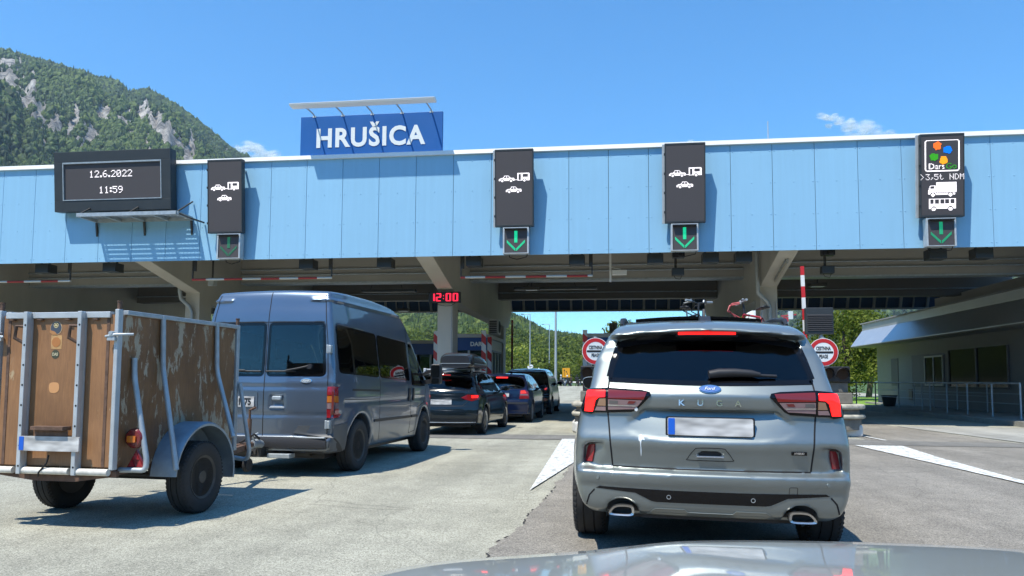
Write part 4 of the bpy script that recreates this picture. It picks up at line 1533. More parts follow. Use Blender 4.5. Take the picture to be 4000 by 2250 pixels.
def guard_plate(x, y, z0, z1, rz, label):
    t = thing("hazard_plate", label, "hazard plate", (x, y, 0.15), 0, "red and white striped guard plates")
    mb = MB(); mb.bar((0, 0.03, 0), (0, 0.03, z1 - 0.15), 0.05, 0.04, (0, 1, 0)); mb.build("post", M['galv'], t)
    mb = MB(); mb.box((-0.075, -0.012, z0 - 0.15), (0.075, 0.004, z1 - 0.15)); mb.build("plate", M['rw_plate'], t)
    t.rotation_euler = (0, 0, rz)
guard_plate(-4.25, 24.5, 0.4, 2.78, 0, "striped plate at the corner of the booth behind the clock column")
guard_plate(-4.07, 24.62, 0.4, 2.58, R(-20), "shorter striped plate right beside the one at the booth corner")
guard_plate(-5.86, 24.5, 0.4, 2.78, 0, "striped plate left of the clock column")
guard_plate(-0.93, 24.6, 0.4, 2.80, 0, "striped plate left of the left round toll sign")
guard_plate(-0.78, 24.75, 0.4, 2.45, R(-20), "striped plate half behind the left round toll sign")

t = thing("air_conditioner", "boxy air conditioner on the booth roof behind the clock column", "air conditioner", (-4.28, 27.0, 2.745))
mb = MB(); mb.box((-0.17, -0.36, 0.06), (0.17, 0.36, 0.60)); mb.box((-0.15, -0.3, 0), (0.15, -0.25, 0.06)); mb.box((-0.15, 0.25, 0), (0.15, 0.3, 0.06)); mb.build("casing", M['booth_grey'], t, bevel=0.012)
mb = MB()
for k in range(7): mb.box((-0.14, -0.372, 0.10 + k * 0.065), (0.13, -0.362, 0.145 + k * 0.065))
mb.build("grille", M['black'], t)
mb = MB(); mb.lathe([(0.22, 0.172), (0.22, 0.182), (0.19, 0.182), (0.19, 0.172)], (0, 0.02, 0.33), 'x', 24); mb.lathe([(0.0, 0.174), (0.188, 0.174)], (0, 0.02, 0.33), 'x', 24); mb.build("fan_grille", M['housing'], t, smooth=30)
t = thing("roof_unit", "dark ribbed box on the booth roof left of the grey car's roof rail", "roof unit", (-0.02, 26.6, 2.745))
mb = MB(); mb.box((-0.14, -0.14, 0), (0.14, 0.14, 0.42))
for k in range(4): mb.box((-0.12 + k * 0.065, -0.155, 0.02), (-0.09 + k * 0.065, -0.141, 0.4))
mb.box((-0.04, -0.04, 0.42), (0.04, 0.04, 0.46)); mb.build("casing", M['conc_dark'], t, bevel=0.008)

def barrier(x, y, z0, z1, m, lean, label, lane):
    t = thing("barrier_gate", label, "barrier", (x, y, 0.15), 0, "raised barrier arms")
    mb = MB(); mb.box((-0.15, -0.17, 0), (0.15, 0.17, 0.95)); mb.build("cabinet", M['booth_grey'], t, bevel=0.02)
    mb = MB(); mb.box((-0.04, -0.022, 0), (0.04, 0.022, z1 - z0)); o = mb.build("arm", m, t, loc=(0, -0.2, z0 - 0.15)); o.rotation_euler = (0, lean, 0)
barrier(4.395, 18.3, 0.75, 3.82, M['rw_arm'], R(-1.25), "raised red and white barrier arm right of the grey car", 0)
barrier(-4.02, 30.0, 0.75, 3.56, M['rw_dim'], 0, "raised dark red barrier arm in front of the wooded hill", 1)

# ------------------------------------------------------------------ toll signs, lights and crash noses at the islands
def toll_sign(x, y, z, label, rz):
    t = thing("toll_sign", label, "road sign", (x, y, 0.15), rz, "round toll signs")
    zz = z - 0.15
    mb = MB(); mb.tube([(0, 0.07, 0), (0, 0.07, zz + 0.34)], 0.04, 12); mb.build("post", M['galv'], t, smooth=50)
    n = 56
    mb = MB(); mb.lathe([(0, 0.012), (0.31, 0.012), (0.31, 0.0), (0, 0.0)], (0, 0, zz), 'y', n); mb.build("plate", M['sign_white'], t, smooth=30)
    mb = MB(); mb.lathe([(0.215, -0.0035), (0.298, -0.0035), (0.298, 0.0), (0.215, 0.0)], (0, 0, zz), 'y', n, closed=True); mb.build("red_ring", M['sign_red'], t)
    mb = MB(); mb.prism(rrect(-0.205, -0.022, 0.205, 0.024, 0.022, 5), 'y', -0.0045, 0.0); mb.v = [(a, b, c + zz - 0.004) for a, b, c in mb.v]; mb.build("black_bar", M['black'], t)
    for w, dz in (("CESTNINA", 0.085), ("PEAGE", -0.095)):
        vs, fs = text_mb(w, 0.112, 0.004, 0.003, xscale=0.57)
        mb = MB(); mb.add(place(vs, (0, -0.003, zz + dz)), fs); mb.build("lettering", M['black'], t)
    return t
toll_sign(-0.42, 17.5, 1.83, "round toll sign with a red ring, left of the grey car's roof", R(5))
toll_sign(4.60, 17.5, 1.805, "round toll sign with a red ring, right of the grey car below the louvred box", R(-4))

def signal_pair(x, y, z0, label):
    t = thing("traffic_light", label, "traffic light", (x, y, z0), 0, "twin traffic lights on the islands")
    mb = MB(); mb.box((-0.31, 0, 0), (0.31, 0.16, 0.33)); mb.build("housing", M['black'], t, bevel=0.02)
    for sx in (-0.155, 0.155):
        mb = MB(); mb.lathe([(0.0, -0.004), (0.115, -0.004), (0.115, 0.002)], (sx, 0, 0.165), 'y', 28); mb.build("lens", mat("dark_lens", (0.045, 0.02, 0.015), 0.15), t, smooth=40)
        mb = MB()
        n = 18
        for i in range(n):
            a0, a1 = R(-25 + 230 * i / n), R(-25 + 230 * (i + 1) / n)
            q = [(sx + 0.14 * math.cos(a), yy, 0.165 + 0.14 * math.sin(a)) for a, yy in ((a0, 0), (a1, 0), (a1, -0.2 * max(0.3, math.sin(a1))), (a0, -0.2 * max(0.3, math.sin(a0))))]
            q2 = [(sx + (p[0] - sx) * 0.95, p[1], 0.165 + (p[2] - 0.165) * 0.95) for p in q]
            mb.add(q + q2, [(0, 1, 2, 3), (7, 6, 5, 4), (2, 6, 7, 3)])
        mb.build("visor", M['black'], t, smooth=60)
signal_pair(-0.43, 16.85, 1.15, "twin traffic light below the left round toll sign")
signal_pair(4.68, 16.95, 1.15, "twin traffic light below the right round toll sign")

def crash_nose(x, y, label, w):
    t = thing("crash_bollard", label, "crash bollard", (x, y, 0), 0, "stacked concrete crash noses of the islands")
    n = 10
    def half(r, l): return [(-r * math.cos(math.pi * i / n), 0.05 - r * 0.8 * math.sin(math.pi * i / n)) for i in range(n + 1)] + [(r, l), (-r, l)]
    mb = MB(); mb.prism(half(w * 0.86, 1.2), 'z', 0.38, 0.385); mb.prism(half(w * 0.86, 1.2), 'z', 0.15, 0.37); mb.prism(half(w * 0.8, 1.2), 'z', 0.47, 0.58); mb.build("core", M['conc_dark'], t)
    mb = MB(); mb.prism(half(w, 1.3), 'z', 0.38, 0.47); mb.build("lower_ring", M['stain_conc'], t, bevel=0.035)
    mb = MB(); mb.prism(half(w, 1.3), 'z', 0.58, 0.68); mb.build("upper_ring", M['stain_conc'], t, bevel=0.035)
    mb = MB(); mb.box((-w * 0.62, 0.05, 0.681), (w * 0.62, 0.7, 0.92)); mb.box((-w * 0.5, 0.12, 0.921), (w * 0.5, 0.62, 1.145)); mb.build("plinth", M['conc_dark'], t, bevel=0.02)
    mb = MB(); mb.prism([(-w, 0.3), (-w * 0.8, -0.2), (w * 0.8, -0.2), (w, 0.3), (w, 1.4), (-w, 1.4)], 'z', 0.0, 0.25); mb.build("kerb_foot", M['conc_white'], t, bevel=0.04)
crash_nose(-0.42, 16.85, "stacked concrete crash nose left of the grey car, below the traffic light", 0.52)
crash_nose(4.66, 16.9, "stacked concrete crash nose right of the grey car's tail light", 0.60)

t = thing("louvred_box", "dark louvred box on a post above the right round toll sign", "louvred box", (4.595, 17.72, 2.52))
mb = MB(); mb.box((-0.30, 0.0, -0.30), (0.30, 0.16, 0.30)); mb.build("casing", M['housing'], t, bevel=0.012)
mb = MB()
for k in range(9): mb.prism([(-0.02, -0.22 + k * 0.042), (-0.002, -0.205 + k * 0.042), (-0.002, -0.19 + k * 0.042)], 'x', -0.27, 0.27)
mb.build("louvre", M['black'], t)
mb = MB(); mb.tube([(0.04, 0.10, -0.3), (0.04, 0.10, -2.3)], 0.05, 10); mb.build("post", M['galv'], t, smooth=50)

# ------------------------------------------------------------------ the low toll building on the right
WX = 13.4
b = thing("toll_building", "low grey toll building with a broad sheet metal eave, right under the canopy", "building", (WX, 30, 0.14))
def LB(mb): return world_in(b, mb)
mb = MB(); mb.box((WX, 22, 0.14), (21, 41.0, 3.2)); LB(mb).build("wall", M['plaster'], b)
mb = MB(); mb.prism([(WX - 0.95, 3.0), (WX - 0.95, 3.03), (WX - 0.35, 3.86), (WX - 0.35, 4.2), (21.4, 4.2), (21.4, 3.0)], 'y', 21.4, 42.1); LB(mb).build("roof", M['eave'], b)
mb = MB(); mb.box((WX - 0.42, 21.3, 4.201), (21.5, 42.2, 4.26)); LB(mb).build("roof_edge", M['roof'], b)
mb = MB(); mb.box((WX - 0.9, 21.5, 2.955), (WX + 0.1, 42.0, 2.998)); LB(mb).build("soffit", M['plaster'], b)
for y0, y1, z0, z1, mm in ((38.1, 39.0, 1.0, 2.3, 'plaster_dark'), (33.0, 36.4, 0.96, 2.36, 'plaster_dark'), (27.9, 32.6, 1.0, 2.45, 'win_dark')):
    mb = MB(); mb.box((WX - 0.02, y0, z0), (WX + 0.02, y1, z1)); LB(mb).build("dark_panel" if mm != 'win_dark' else "dark_window", M[mm], b)
def win(y0, y1, z0, z1):
    mb = MB()
    f = 0.06
    xa, xb = WX - 0.07, WX - 0.021
    mb.box((xa, y0, z0), (xb, y1, z0 + f)); mb.box((xa, y0, z1 - f), (xb, y1, z1))
    mb.box((xa, y0, z0 + f), (xb, y0 + f, z1 - f)); mb.box((xa, y1 - f, z0 + f), (xb, y1, z1 - f)); mb.box((xa, (y0 + y1) / 2 - f / 2, z0 + f), (xb, (y0 + y1) / 2 + f / 2, z1 - f))
    o = LB(mb).build("window", M['frame_w'], b)
    mb = MB(); mb.box((WX - 0.045, y0 + f, z0 + f), (WX - 0.035, y1 - f, z1 - f)); LB(mb).build("pane", M['win_dark'], o)
win(33.05, 34.9, 1.02, 2.28)
mb = MB()
for yy in (27.9, 30.2, 32.55):
    mb.box((WX - 0.06, yy - 0.04, 1.0), (WX - 0.021, yy + 0.04, 2.45))
mb.box((WX - 0.061, 27.9, 0.94), (WX - 0.021, 32.6, 0.999))
LB(mb).build("window_post", M['plaster_dark'], b)
mb = MB(); mb.box((WX - 0.03, 36.45, 0.35), (WX - 0.005, 36.85, 0.85)); LB(mb).build("meter_cabinet", mat("cabinet_brown", (0.16, 0.11, 0.09), 0.6), b)
mb = MB(); mb.box((WX + 0.3, 22.5, 4.27), (21, 34.5, 4.75)); LB(mb).build("roof_upstand", M['beam'], b)
t = thing("handrail", "long grey steel handrail in front of the low toll building", "handrail", (11.2, 30, 0.14))
mb = MB(); mb.tube([(0, -7.2, 1.0), (0, 4.6, 1.0), (-1.5, 4.75, 1.0)], 0.024, 10); mb.tube([(0, -7.2, 0.42), (0, 4.6, 0.42)], 0.010, 6); mb.tube([(0, -7.2, 0.70), (0, 4.6, 0.70)], 0.010, 6); mb.build("rail", M['galv'], t, smooth=60)
for yy, xx in ((-7.2, 0), (-5.6, 0), (-4.0, 0), (-2.5, 0), (-1.1, 0), (-0.4, 0), (1.9, 0), (4.6, 0), (4.72, -0.75), (4.75, -1.5)):
    mb = MB(); mb.tube([(xx, yy, -0.02), (xx, yy, 1.0)], 0.026, 10); mb.build("post", M['galv'], t, smooth=60)
t = thing("handrail", "second handrail close to the wall of the low toll building", "handrail", (12.7, 31, 0.14))
mb = MB(); mb.tube([(0, -3, 1.0), (0, 3.4, 1.0)], 0.022, 10); mb.tube([(0, -3, 0.55), (0, 3.4, 0.55)], 0.010, 6); mb.build("rail", M['galv'], t, smooth=60)
for yy in (-3, -0.7, 1.4, 3.4):
    mb = MB(); mb.tube([(0, yy, -0.02), (0, yy, 1.0)], 0.022, 10); mb.build("post", M['galv'], t, smooth=60)
t = thing("planter", "dark tapered planter tub at the far end of the handrail", "planter", (11.55, 34.0, 0.14))
mb = MB(); mb.lathe([(0.22, 0), (0.30, 0.42), (0.32, 0.42), (0.32, 0.47), (0.27, 0.47), (0.26, 0.38), (0, 0.38)], (0, 0, 0), 'z', 24); mb.build("tub", M['housing'], t, smooth=40)
mb = MB(); mb.ball((0, 0, 0.35), (0.25, 0.25, 0.08), 8); mb.build("soil", M['conc_dark'], t, smooth=60)
# ------------------------------------------------------------------ vehicle materials
def paint(name, col, metal=0.75, rough=0.36, coat=1.0, dirt=0.0):
    m = mat(name, col, rough, metal, coat, 0.03)
    t = m.node_tree
    p = t.nodes["Principled BSDF"]
    tc = nod(t, "ShaderNodeTexCoord")
    n = nod(t, "ShaderNodeTexNoise", Scale=2.2, Detail=6.0)
    t.links.new(tc.outputs["Object"], n.inputs["Vector"])
    mr = nod(t, "ShaderNodeMapRange")
    mr.inputs["To Min"].default_value = 0.90
    mr.inputs["To Max"].default_value = 1.10
    t.links.new(n.outputs["Fac"], mr.inputs["Value"])
    sc = nod(t, "ShaderNodeVectorMath", operation='SCALE')
    sc.inputs[0].default_value = col
    t.links.new(mr.outputs[0], sc.inputs["Scale"])
    last = sc.outputs[0]
    if dirt:
        sp = nod(t, "ShaderNodeSeparateXYZ")
        t.links.new(tc.outputs["Object"], sp.inputs[0])
        g = nod(t, "ShaderNodeMapRange")
        g.inputs["From Min"].default_value = 0.95
        g.inputs["From Max"].default_value = 0.25
        g.inputs["To Max"].default_value = dirt
        t.links.new(sp.outputs[2], g.inputs["Value"])
        mu = nod(t, "ShaderNodeMath", operation='MULTIPLY')
        t.links.new(g.outputs[0], mu.inputs[0])
        t.links.new(n.outputs["Fac"], mu.inputs[1])
        mx = nod(t, "ShaderNodeMix", data_type='RGBA')
        t.links.new(mu.outputs[0], mx.inputs["Factor"])
        t.links.new(last, mx.inputs["A"])
        mx.inputs["B"].default_value = (0.17, 0.145, 0.11, 1)
        last = mx.outputs["Result"]
        cm = nod(t, "ShaderNodeMath", operation='SUBTRACT')
        cm.inputs[0].default_value = coat
        t.links.new(mu.outputs[0], cm.inputs[1])
        t.links.new(cm.outputs[0], p.inputs["Coat Weight"])
    t.links.new(last, p.inputs["Base Color"])
    return m
M['suv_paint'] = paint("silver_green_paint", (0.245, 0.275, 0.268), 0.7, 0.42, 0.9)
M['van_paint'] = paint("grey_blue_paint", (0.112, 0.155, 0.215), 0.55, 0.30, 1.0, 0.9)
M['wagon_paint'] = paint("black_blue_paint", (0.008, 0.014, 0.019), 0.0, 0.10, 0.0)
M['hatch_paint'] = paint("navy_paint", (0.006, 0.012, 0.038), 0.0, 0.10, 0.0)
M['mpv_paint'] = paint("black_paint", (0.004, 0.005, 0.007), 0.0, 0.12, 0.0)
M['mpv_roof'] = paint("pale_blue_paint", (0.46, 0.64, 0.78), 0.0, 0.4)
M['gloss_black'] = mat("gloss_black", (0.005, 0.005, 0.006), 0.10, spec=0.35)
M['trim'] = mat("black_trim", (0.018, 0.018, 0.02), 0.5)
M['trim_dark'] = mat("dark_trim", (0.006, 0.006, 0.007), 0.35, spec=0.25)
M['seam'] = mat("shut_line", (0.004, 0.004, 0.005), 0.8)
M['chrome'] = mat("chrome", (0.72, 0.72, 0.72), 0.08, 1.0)
M['pipe'] = mat("exhaust_steel", (0.50, 0.49, 0.47), 0.22, 0.9)
M['alloy'] = mat("alloy", (0.55, 0.56, 0.57), 0.28, 0.85)
M['steel_rim'] = mat("dirty_steel_rim", (0.075, 0.07, 0.063), 0.6, 0.4, var=0.3, vscale=10)
M['tint'] = glass_mat("privacy_glass", (0.075, 0.08, 0.09))
M['tint_light'] = glass_mat("car_glass", (0.50, 0.55, 0.56))
M['tint_mid'] = glass_mat("green_car_glass", (0.34, 0.39, 0.40))
M['lamp_red'] = mat("red_lamp", (0.22, 0.008, 0.012), 0.12, coat=1.0)
M['lamp_dark'] = mat("dark_red_lamp", (0.17, 0.018, 0.016), 0.15, coat=0.4)
M['lamp_lit'] = mat("lit_red_lamp", (0.5, 0.01, 0.01), 0.2, emit=(1.0, 0.012, 0.010), estr=1.7)
M['lamp_soft'] = mat("softly_lit_lamp", (0.45, 0.02, 0.015), 0.2, emit=(1.0, 0.05, 0.03), estr=0.55)
M['lamp_clear'] = mat("clear_lamp", (0.32, 0.21, 0.215), 0.15, 0.35, coat=0.5)
M['lamp_grey'] = mat("grey_lamp", (0.16, 0.15, 0.15), 0.2, 0.4, coat=0.5)
M['lamp_amber'] = mat("amber_lamp", (0.36, 0.20, 0.11), 0.15, coat=1.0)
M['reflector'] = mat("red_reflector", (0.30, 0.012, 0.018), 0.2, coat=0.6)
M['plate_white'] = mat("plate_white", (0.47, 0.465, 0.45), 0.5, var=0.42, vscale=9, stretch=(0.7, 1, 2.2), detail=1.0)
M['plate_blue'] = mat("plate_blue", (0.01, 0.11, 0.55), 0.45)
M['seat'] = mat("seat_fabric", (0.035, 0.035, 0.037), 0.85)
M['seat_grey'] = mat("grey_seat_fabric", (0.16, 0.16, 0.165), 0.85)

def number_plate(parent, loc, w=0.52, h=0.11, rx=0.0, rz=0.0, chars=None, band=True):
    mb = MB()
    mb.prism(rrect(-w / 2, -h / 2, w / 2, h / 2, 0.012), 'y', 0.0, 0.012)
    o = mb.build("number_plate", M['plate_white'], parent, loc=loc)
    o.rotation_euler = (rx, 0, rz)
    if band:
        mb = MB(); mb.prism(rrect(-w / 2 + 0.004, -h / 2 + 0.004, -w / 2 + 0.045, h / 2 - 0.004, 0.006), 'y', -0.0025, 0.0); mb.build("blue_band", M['plate_blue'], o)
    if chars:
        vs, fs = text_mb(chars, h * 0.86, 0.003, 0.004, xscale=0.8)
        mb = MB(); mb.add(place(vs, (w * 0.275, -0.001, 0)), fs); mb.build("plate_number", M['black'], o)
    return o

def oval_badge(parent, fld, x, z, w, h, start, word=None, m_in=None, m_ring=None, sgn=-1):
    n = 28
    e = lambda a, b: [(x + a * math.cos(2 * math.pi * i / n), z + b * math.sin(2 * math.pi * i / n)) for i in range(n)]
    o = panel(fld, "badge", e(w / 2, h / 2), 'y', sgn, start, m_ring or M['chrome'], parent, 0.006, 0.010, 0.03)
    i = panel(fld, "badge_field", e(w / 2 - 0.006, h / 2 - 0.006), 'y', sgn, start, m_in or M['sign_blue'], o, 0.009, 0.004, 0.03)
    if word:
        vs, fs = text_mb(word, h * 0.62, 0.002, 0.0, shear=0.35)
        p = fld.hit([(x, z)], 'y', sgn, start)[0]
        g = fld.grad(p[None])[0]
        rx = -math.atan2(g[2], -g[1]) if sgn < 0 else 0
        mb = MB(); mb.add(place(vs, Vector(p) + Vector(g) * 0.0125, 0, rx), fs); mb.build("badge_word", M['sign_white'], o)
    return o

# ------------------------------------------------------------------ the silver grey sport utility car ahead
suv = thing("suv_car", "silver grey sport utility car with brake lights on, nearest car in front", "car", (0.583, 4.835, 0), -R(2.95))
suv.rotation_euler = (0, R(0.5), -R(2.95))
KL, KW, KH = 4.61, 1.86, 1.66
kprof = crom([(0.10, 0.30), (0.055, 0.34), (0.035, 0.42), (0.030, 0.462), (0.012, 0.50), (0.002, 0.545), (0.012, 0.565), (0.062, 0.583), (0.066, 0.60),
              (0.045, 0.68), (0.024, 0.755), (0.046, 0.83), (0.062, 0.90), (0.062, 0.957), (0.050, 1.045), (0.072, 1.085), (0.105, 1.13), (0.24, 1.28), (0.375, 1.425), (0.40, 1.452, 0),
              (0.30, 1.470), (0.285, 1.487), (0.45, 1.545), (0.80, 1.585), (1.3, 1.622), (1.9, 1.635), (2.5, 1.61), (2.95, 1.55), (3.35, 1.30), (3.62, 1.09),
              (3.95, 1.03), (4.30, 0.93), (4.52, 0.78), (4.60, 0.55), (4.55, 0.32), (4.40, 0.24), (3.6, 0.23), (1.0, 0.23), (0.3, 0.26)], 6)
khw = [(0.15, 0.74), (0.25, 0.80), (0.33, 0.855), (0.42, 0.892), (0.55, 0.910), (0.72, 0.908), (0.86, 0.890), (0.98, 0.850), (1.08, 0.80), (1.18, 0.768), (1.28, 0.738), (1.36, 0.702), (1.44, 0.66), (1.52, 0.615), (1.60, 0.57), (1.8, 0.5)]
kplan = [(-0.2, 0.09, 0.035), (0.1, 0.068, 0.025), (0.3, 0.042, 0.012), (0.6, 0.012, 0.0), (0.9, 0.0, 0.0), (1.5, 0.0, -0.03), (3.0, 0.0, -0.03), (3.9, 0.02, 0.04), (4.6, 0.10, 0.12)]
def kextra(Fv, X, Y, Z):
    AX = np.abs(X)
    XX, ZZ = AX[:, 0, :], Z[:, 0, :]
    p1 = poly_sd(XX, ZZ, [(-0.1, 0.957), (0.41, 0.957), (0.52, 0.85), (0.44, 0.80), (0.30, 0.78), (-0.1, 0.78)])[:, None, :]
    s = np.maximum(p1, Y - (0.048 + 0.075 * np.clip((Z - 0.79) / 0.165, 0, 1)))
    Fv = smax(Fv, -s, 0.022)
    p2 = poly_sd(XX, ZZ, [(0.80, 0.600), (0.785, 0.715), (0.755, 0.735), (0.67, 0.74), (0.655, 0.70), (0.66, 0.600)])[:, None, :]
    s = np.maximum(p2, Y - (0.085 + 0.11 * np.clip((AX - 0.62) / 0.18, 0, 1) ** 1.5))
    Fv = smax(Fv, -s, 0.015)
    p3 = poly_sd(XX, ZZ, [(0.645, 0.20), (0.645, 0.305), (0.632, 0.353), (0.581, 0.385), (0.511, 0.387), (0.452, 0.348), (0.437, 0.305), (0.437, 0.20)])[:, None, :]
    Fv = smax(Fv, -np.maximum(p3, Y - 0.26), 0.012)
    p4 = poly_sd(XX, ZZ, [(-0.1, 0.705), (0.055, 0.705), (0.085, 0.676), (-0.1, 0.676)])[:, None, :]
    Fv = smax(Fv, -np.maximum(p4, Y - 0.075), 0.006)
    yp = 0.075 + 0.92 * (Z - 1.13) + 0.125 * (AX / 0.93) ** 2.4            # the roof pillar runs up into the spoiler
    hz = np.interp(Z.ravel(), [1.18, 1.28, 1.36, 1.44, 1.52], [0.753, 0.723, 0.687, 0.645, 0.60]).reshape(Z.shape)
    sl = np.maximum(np.maximum(np.maximum(0.590 - AX, AX - hz), Z - 1.425), np.maximum(1.18 - Z, np.maximum(yp + 0.7 * np.clip(1.37 - Z, 0, 1) - Y, Y - 0.8)))
    Fv = smin(Fv, sl, 0.03)
    return Fv
kf, _ = car_field(KL, KW, KH, kprof, khw, kplan, 0.016, 0.125, 0.35, 0.055, 0.05, 0.085, 1.0, [(0.93, 0.355, 0.40), (3.64, 0.355, 0.40)], 0.58, 0.012, kextra)
k_side = [crom([(0.88, 1.18), (0.90, 1.33), (0.98, 1.42), (1.15, 1.475), (1.38, 1.49), (1.36, 1.10), (1.0, 1.10)], 3),
          crom([(1.44, 1.10), (1.46, 1.49), (2.0, 1.50), (2.42, 1.475), (2.40, 1.08)], 3),
          crom([(2.50, 1.07), (2.52, 1.465), (2.75, 1.43), (3.05, 1.28), (3.36, 1.09)], 3)]
k_rear = crom([(-0.625, 1.160), (-0.60, 1.28), (-0.555, 1.375), (-0.48, 1.415), (0, 1.440), (0.48, 1.415), (0.555, 1.375), (0.60, 1.28), (0.625, 1.160), (0.56, 1.142), (0, 1.128), (-0.56, 1.142)], 4)
k_front = crom([(-0.66, 1.13), (-0.52, 1.50), (0, 1.53), (0.52, 1.50), (0.66, 1.13), (0, 1.10)], 4)
kb = hollow(kf, k_side, [(a * 0.97, 1.13 + (b - 1.13) * 0.97 + 0.004) for a, b in k_rear], k_front, 0.06, 0.55, 2.0, (0.35, 3.5))
body_mesh(kb, "body", M['suv_paint'], suv)
panel(kf, "rear_window", k_rear, 'y', -1, -0.1, M['tint'], suv, 0.002, 0.003, 0.06)
fr = MB()
fr.add(*conform_line(kf, k_rear + k_rear[:1], 'y', -1, -0.1, 0.030, 0.0035))
fr.build("window_seal", M['gloss_black'], suv, smooth=60)
for sg in (1, -1):
    q = [(-0.652, 1.168), (-0.628, 1.168), (-0.602, 1.29), (-0.560, 1.395), (-0.590, 1.412), (-0.630, 1.29)]
    panel(kf, "pillar_trim", q if sg > 0 else mir(q), 'y', -1, -0.1, M['gloss_black'], suv, 0.005, 0.008, 0.03)
for wpoly in k_side:
    panel(kf, "side_window", wpoly, 'x', 1, 1.1, M['tint'], suv, 0.002, 0.003, 0.08)
    panel(kf, "side_window", wpoly, 'x', -1, -1.1, M['tint'], suv, 0.002, 0.003, 0.08)
panel(kf, "windscreen", k_front, 'y', 1, KL + 0.1, M['tint_light'], suv, 0.002, 0.003, 0.08)
# tail lamps: dark bezel, lit bracket, deep red band, clear band, amber cell
tl = [(-0.800, 1.052), (-0.770, 1.078), (-0.642, 1.088), (-0.424, 1.077), (-0.369, 1.066), (-0.362, 1.048), (-0.45, 0.957), (-0.485, 0.940), (-0.638, 0.932), (-0.72, 0.930), (-0.745, 0.920), (-0.80, 0.928), (-0.812, 0.952), (-0.803, 1.0)]
lamp_parts = [("lit_bracket", [(-0.762, 1.066), (-0.654, 1.067), (-0.654, 1.032), (-0.694, 1.030), (-0.716, 1.012), (-0.734, 0.937), (-0.783, 0.937), (-0.776, 0.998)], 'lamp_lit'),
              ("red_band", [(-0.633, 1.071), (-0.387, 1.061), (-0.408, 1.022), (-0.633, 1.025)], 'lamp_dark'),
              ("clear_band", [(-0.633, 1.020), (-0.415, 1.017), (-0.446, 0.980), (-0.469, 0.960), (-0.633, 0.952)], 'lamp_clear'),
              ("amber_cell", [(-0.690, 1.022), (-0.649, 1.024), (-0.649, 0.978), (-0.706, 0.978)], 'lamp_amber'),
              ("bright_rim", [(-0.633, 0.988), (-0.45, 0.985), (-0.455, 0.978), (-0.633, 0.981)], 'chrome'), ("dark_cell", [(-0.625, 1.014), (-0.57, 1.013), (-0.57, 0.994), (-0.625, 0.994)], 'lamp_grey'), ("red_cell", [(-0.50, 1.013), (-0.455, 1.011), (-0.47, 0.996), (-0.51, 0.996)], 'lamp_dark'),
              ("lower_cell", [(-0.708, 0.972), (-0.649, 0.972), (-0.649, 0.945), (-0.720, 0.945)], 'lamp_clear')]
for sg in (1, -1):
    q = tl if sg > 0 else mir(tl)
    lo = panel(kf, "tail_lamp", q, 'y', -1, -0.1, M['gloss_black'], suv, 0.010, 0.03, 0.018, puff=0.002)
    for nm, pl, mm in lamp_parts:
        panel(kf, nm, pl if sg > 0 else mir(pl), 'y', -1, -0.1, M[mm], lo, 0.022 if nm in ('bright_rim', 'dark_cell', 'red_cell') else 0.019, 0.010, 0.018)
for sg in (1, -1):
    q = [(-0.787, 0.605), (-0.778, 0.67), (-0.764, 0.722), (-0.722, 0.727), (-0.722, 0.682), (-0.737, 0.61)]
    panel(kf, "rear_reflector", q if sg > 0 else mir(q), 'y', -1, -0.1, M['reflector'], suv, 0.010, 0.02, 0.03)
# shut lines
sm = [(-0.632, 1.158), (-0.638, 1.082), (-0.639, 0.938), (-0.625, 0.80), (-0.606, 0.594)]
lines(kf, "shut_line", [(sm, 'y', -1, -0.1), ([(-a, b) for a, b in sm], 'y', -1, -0.1), ([(-0.606, 0.590), (0, 0.587), (0.606, 0.590)], 'y', -1, -0.1),
                        ([(-0.72, 0.44), (-0.755, 0.40), (-0.775, 0.335)], 'y', -1, -0.1), ([(0.72, 0.44), (0.755, 0.40), (0.775, 0.335)], 'y', -1, -0.1)], M['seam'], suv, 0.010)
lines(kf, "seam_line", [(rrect(0.468, 0.452, 0.517, 0.502, 0.008) + [(0.517, 0.46)], 'y', -1, -0.1)], M['trim'], suv, 0.003)
lines(kf, "side_shut_line", [([(1.40, 1.08), (1.42, 0.80), (1.32, 0.45)], 'x', -1, -1.1), ([(2.46, 1.06), (2.46, 0.35)], 'x', -1, -1.1), ([(3.45, 1.05), (3.35, 0.45)], 'x', -1, -1.1),
                             ([(1.40, 1.08), (1.42, 0.80), (1.32, 0.45)], 'x', 1, 1.1), ([(2.46, 1.06), (2.46, 0.35)], 'x', 1, 1.1), ([(3.45, 1.05), (3.35, 0.45)], 'x', 1, 1.1)], M['seam'], suv, 0.007)
panel(kf, "bumper_insert", [(-0.712, 0.450), (-0.69, 0.462), (-0.245, 0.457), (0.245, 0.457), (0.69, 0.462), (0.712, 0.450), (0.46, 0.432), (0.361, 0.386), (0.33, 0.381), (-0.33, 0.381), (-0.361, 0.386), (-0.46, 0.432)], 'y', -1, -0.1, M['gloss_black'], suv, 0.003, 0.008, 0.03)
panel(kf, "diffuser_plate", [(-0.39, 0.302), (-0.335, 0.340), (-0.156, 0.342), (-0.136, 0.324), (0.136, 0.324), (0.156, 0.342), (0.335, 0.340), (0.39, 0.302)], 'y', -1, -0.1, M['suv_paint'], suv, 0.006, 0.01, 0.03)
for sx in (-0.253, 0.255):
    mb = MB(); mb.lathe([(0.010, -0.002), (0.014, -0.002), (0.014, 0.004), (0.010, 0.004)], (0, 0, 0), 'y', 16, closed=True)
    p = kf.hit([(sx, 0.415)], 'y', -1, -0.1)[0]; mb.build("parking_sensor", M['zinc'], suv, loc=tuple(p + np.array([0, -0.004, 0])))
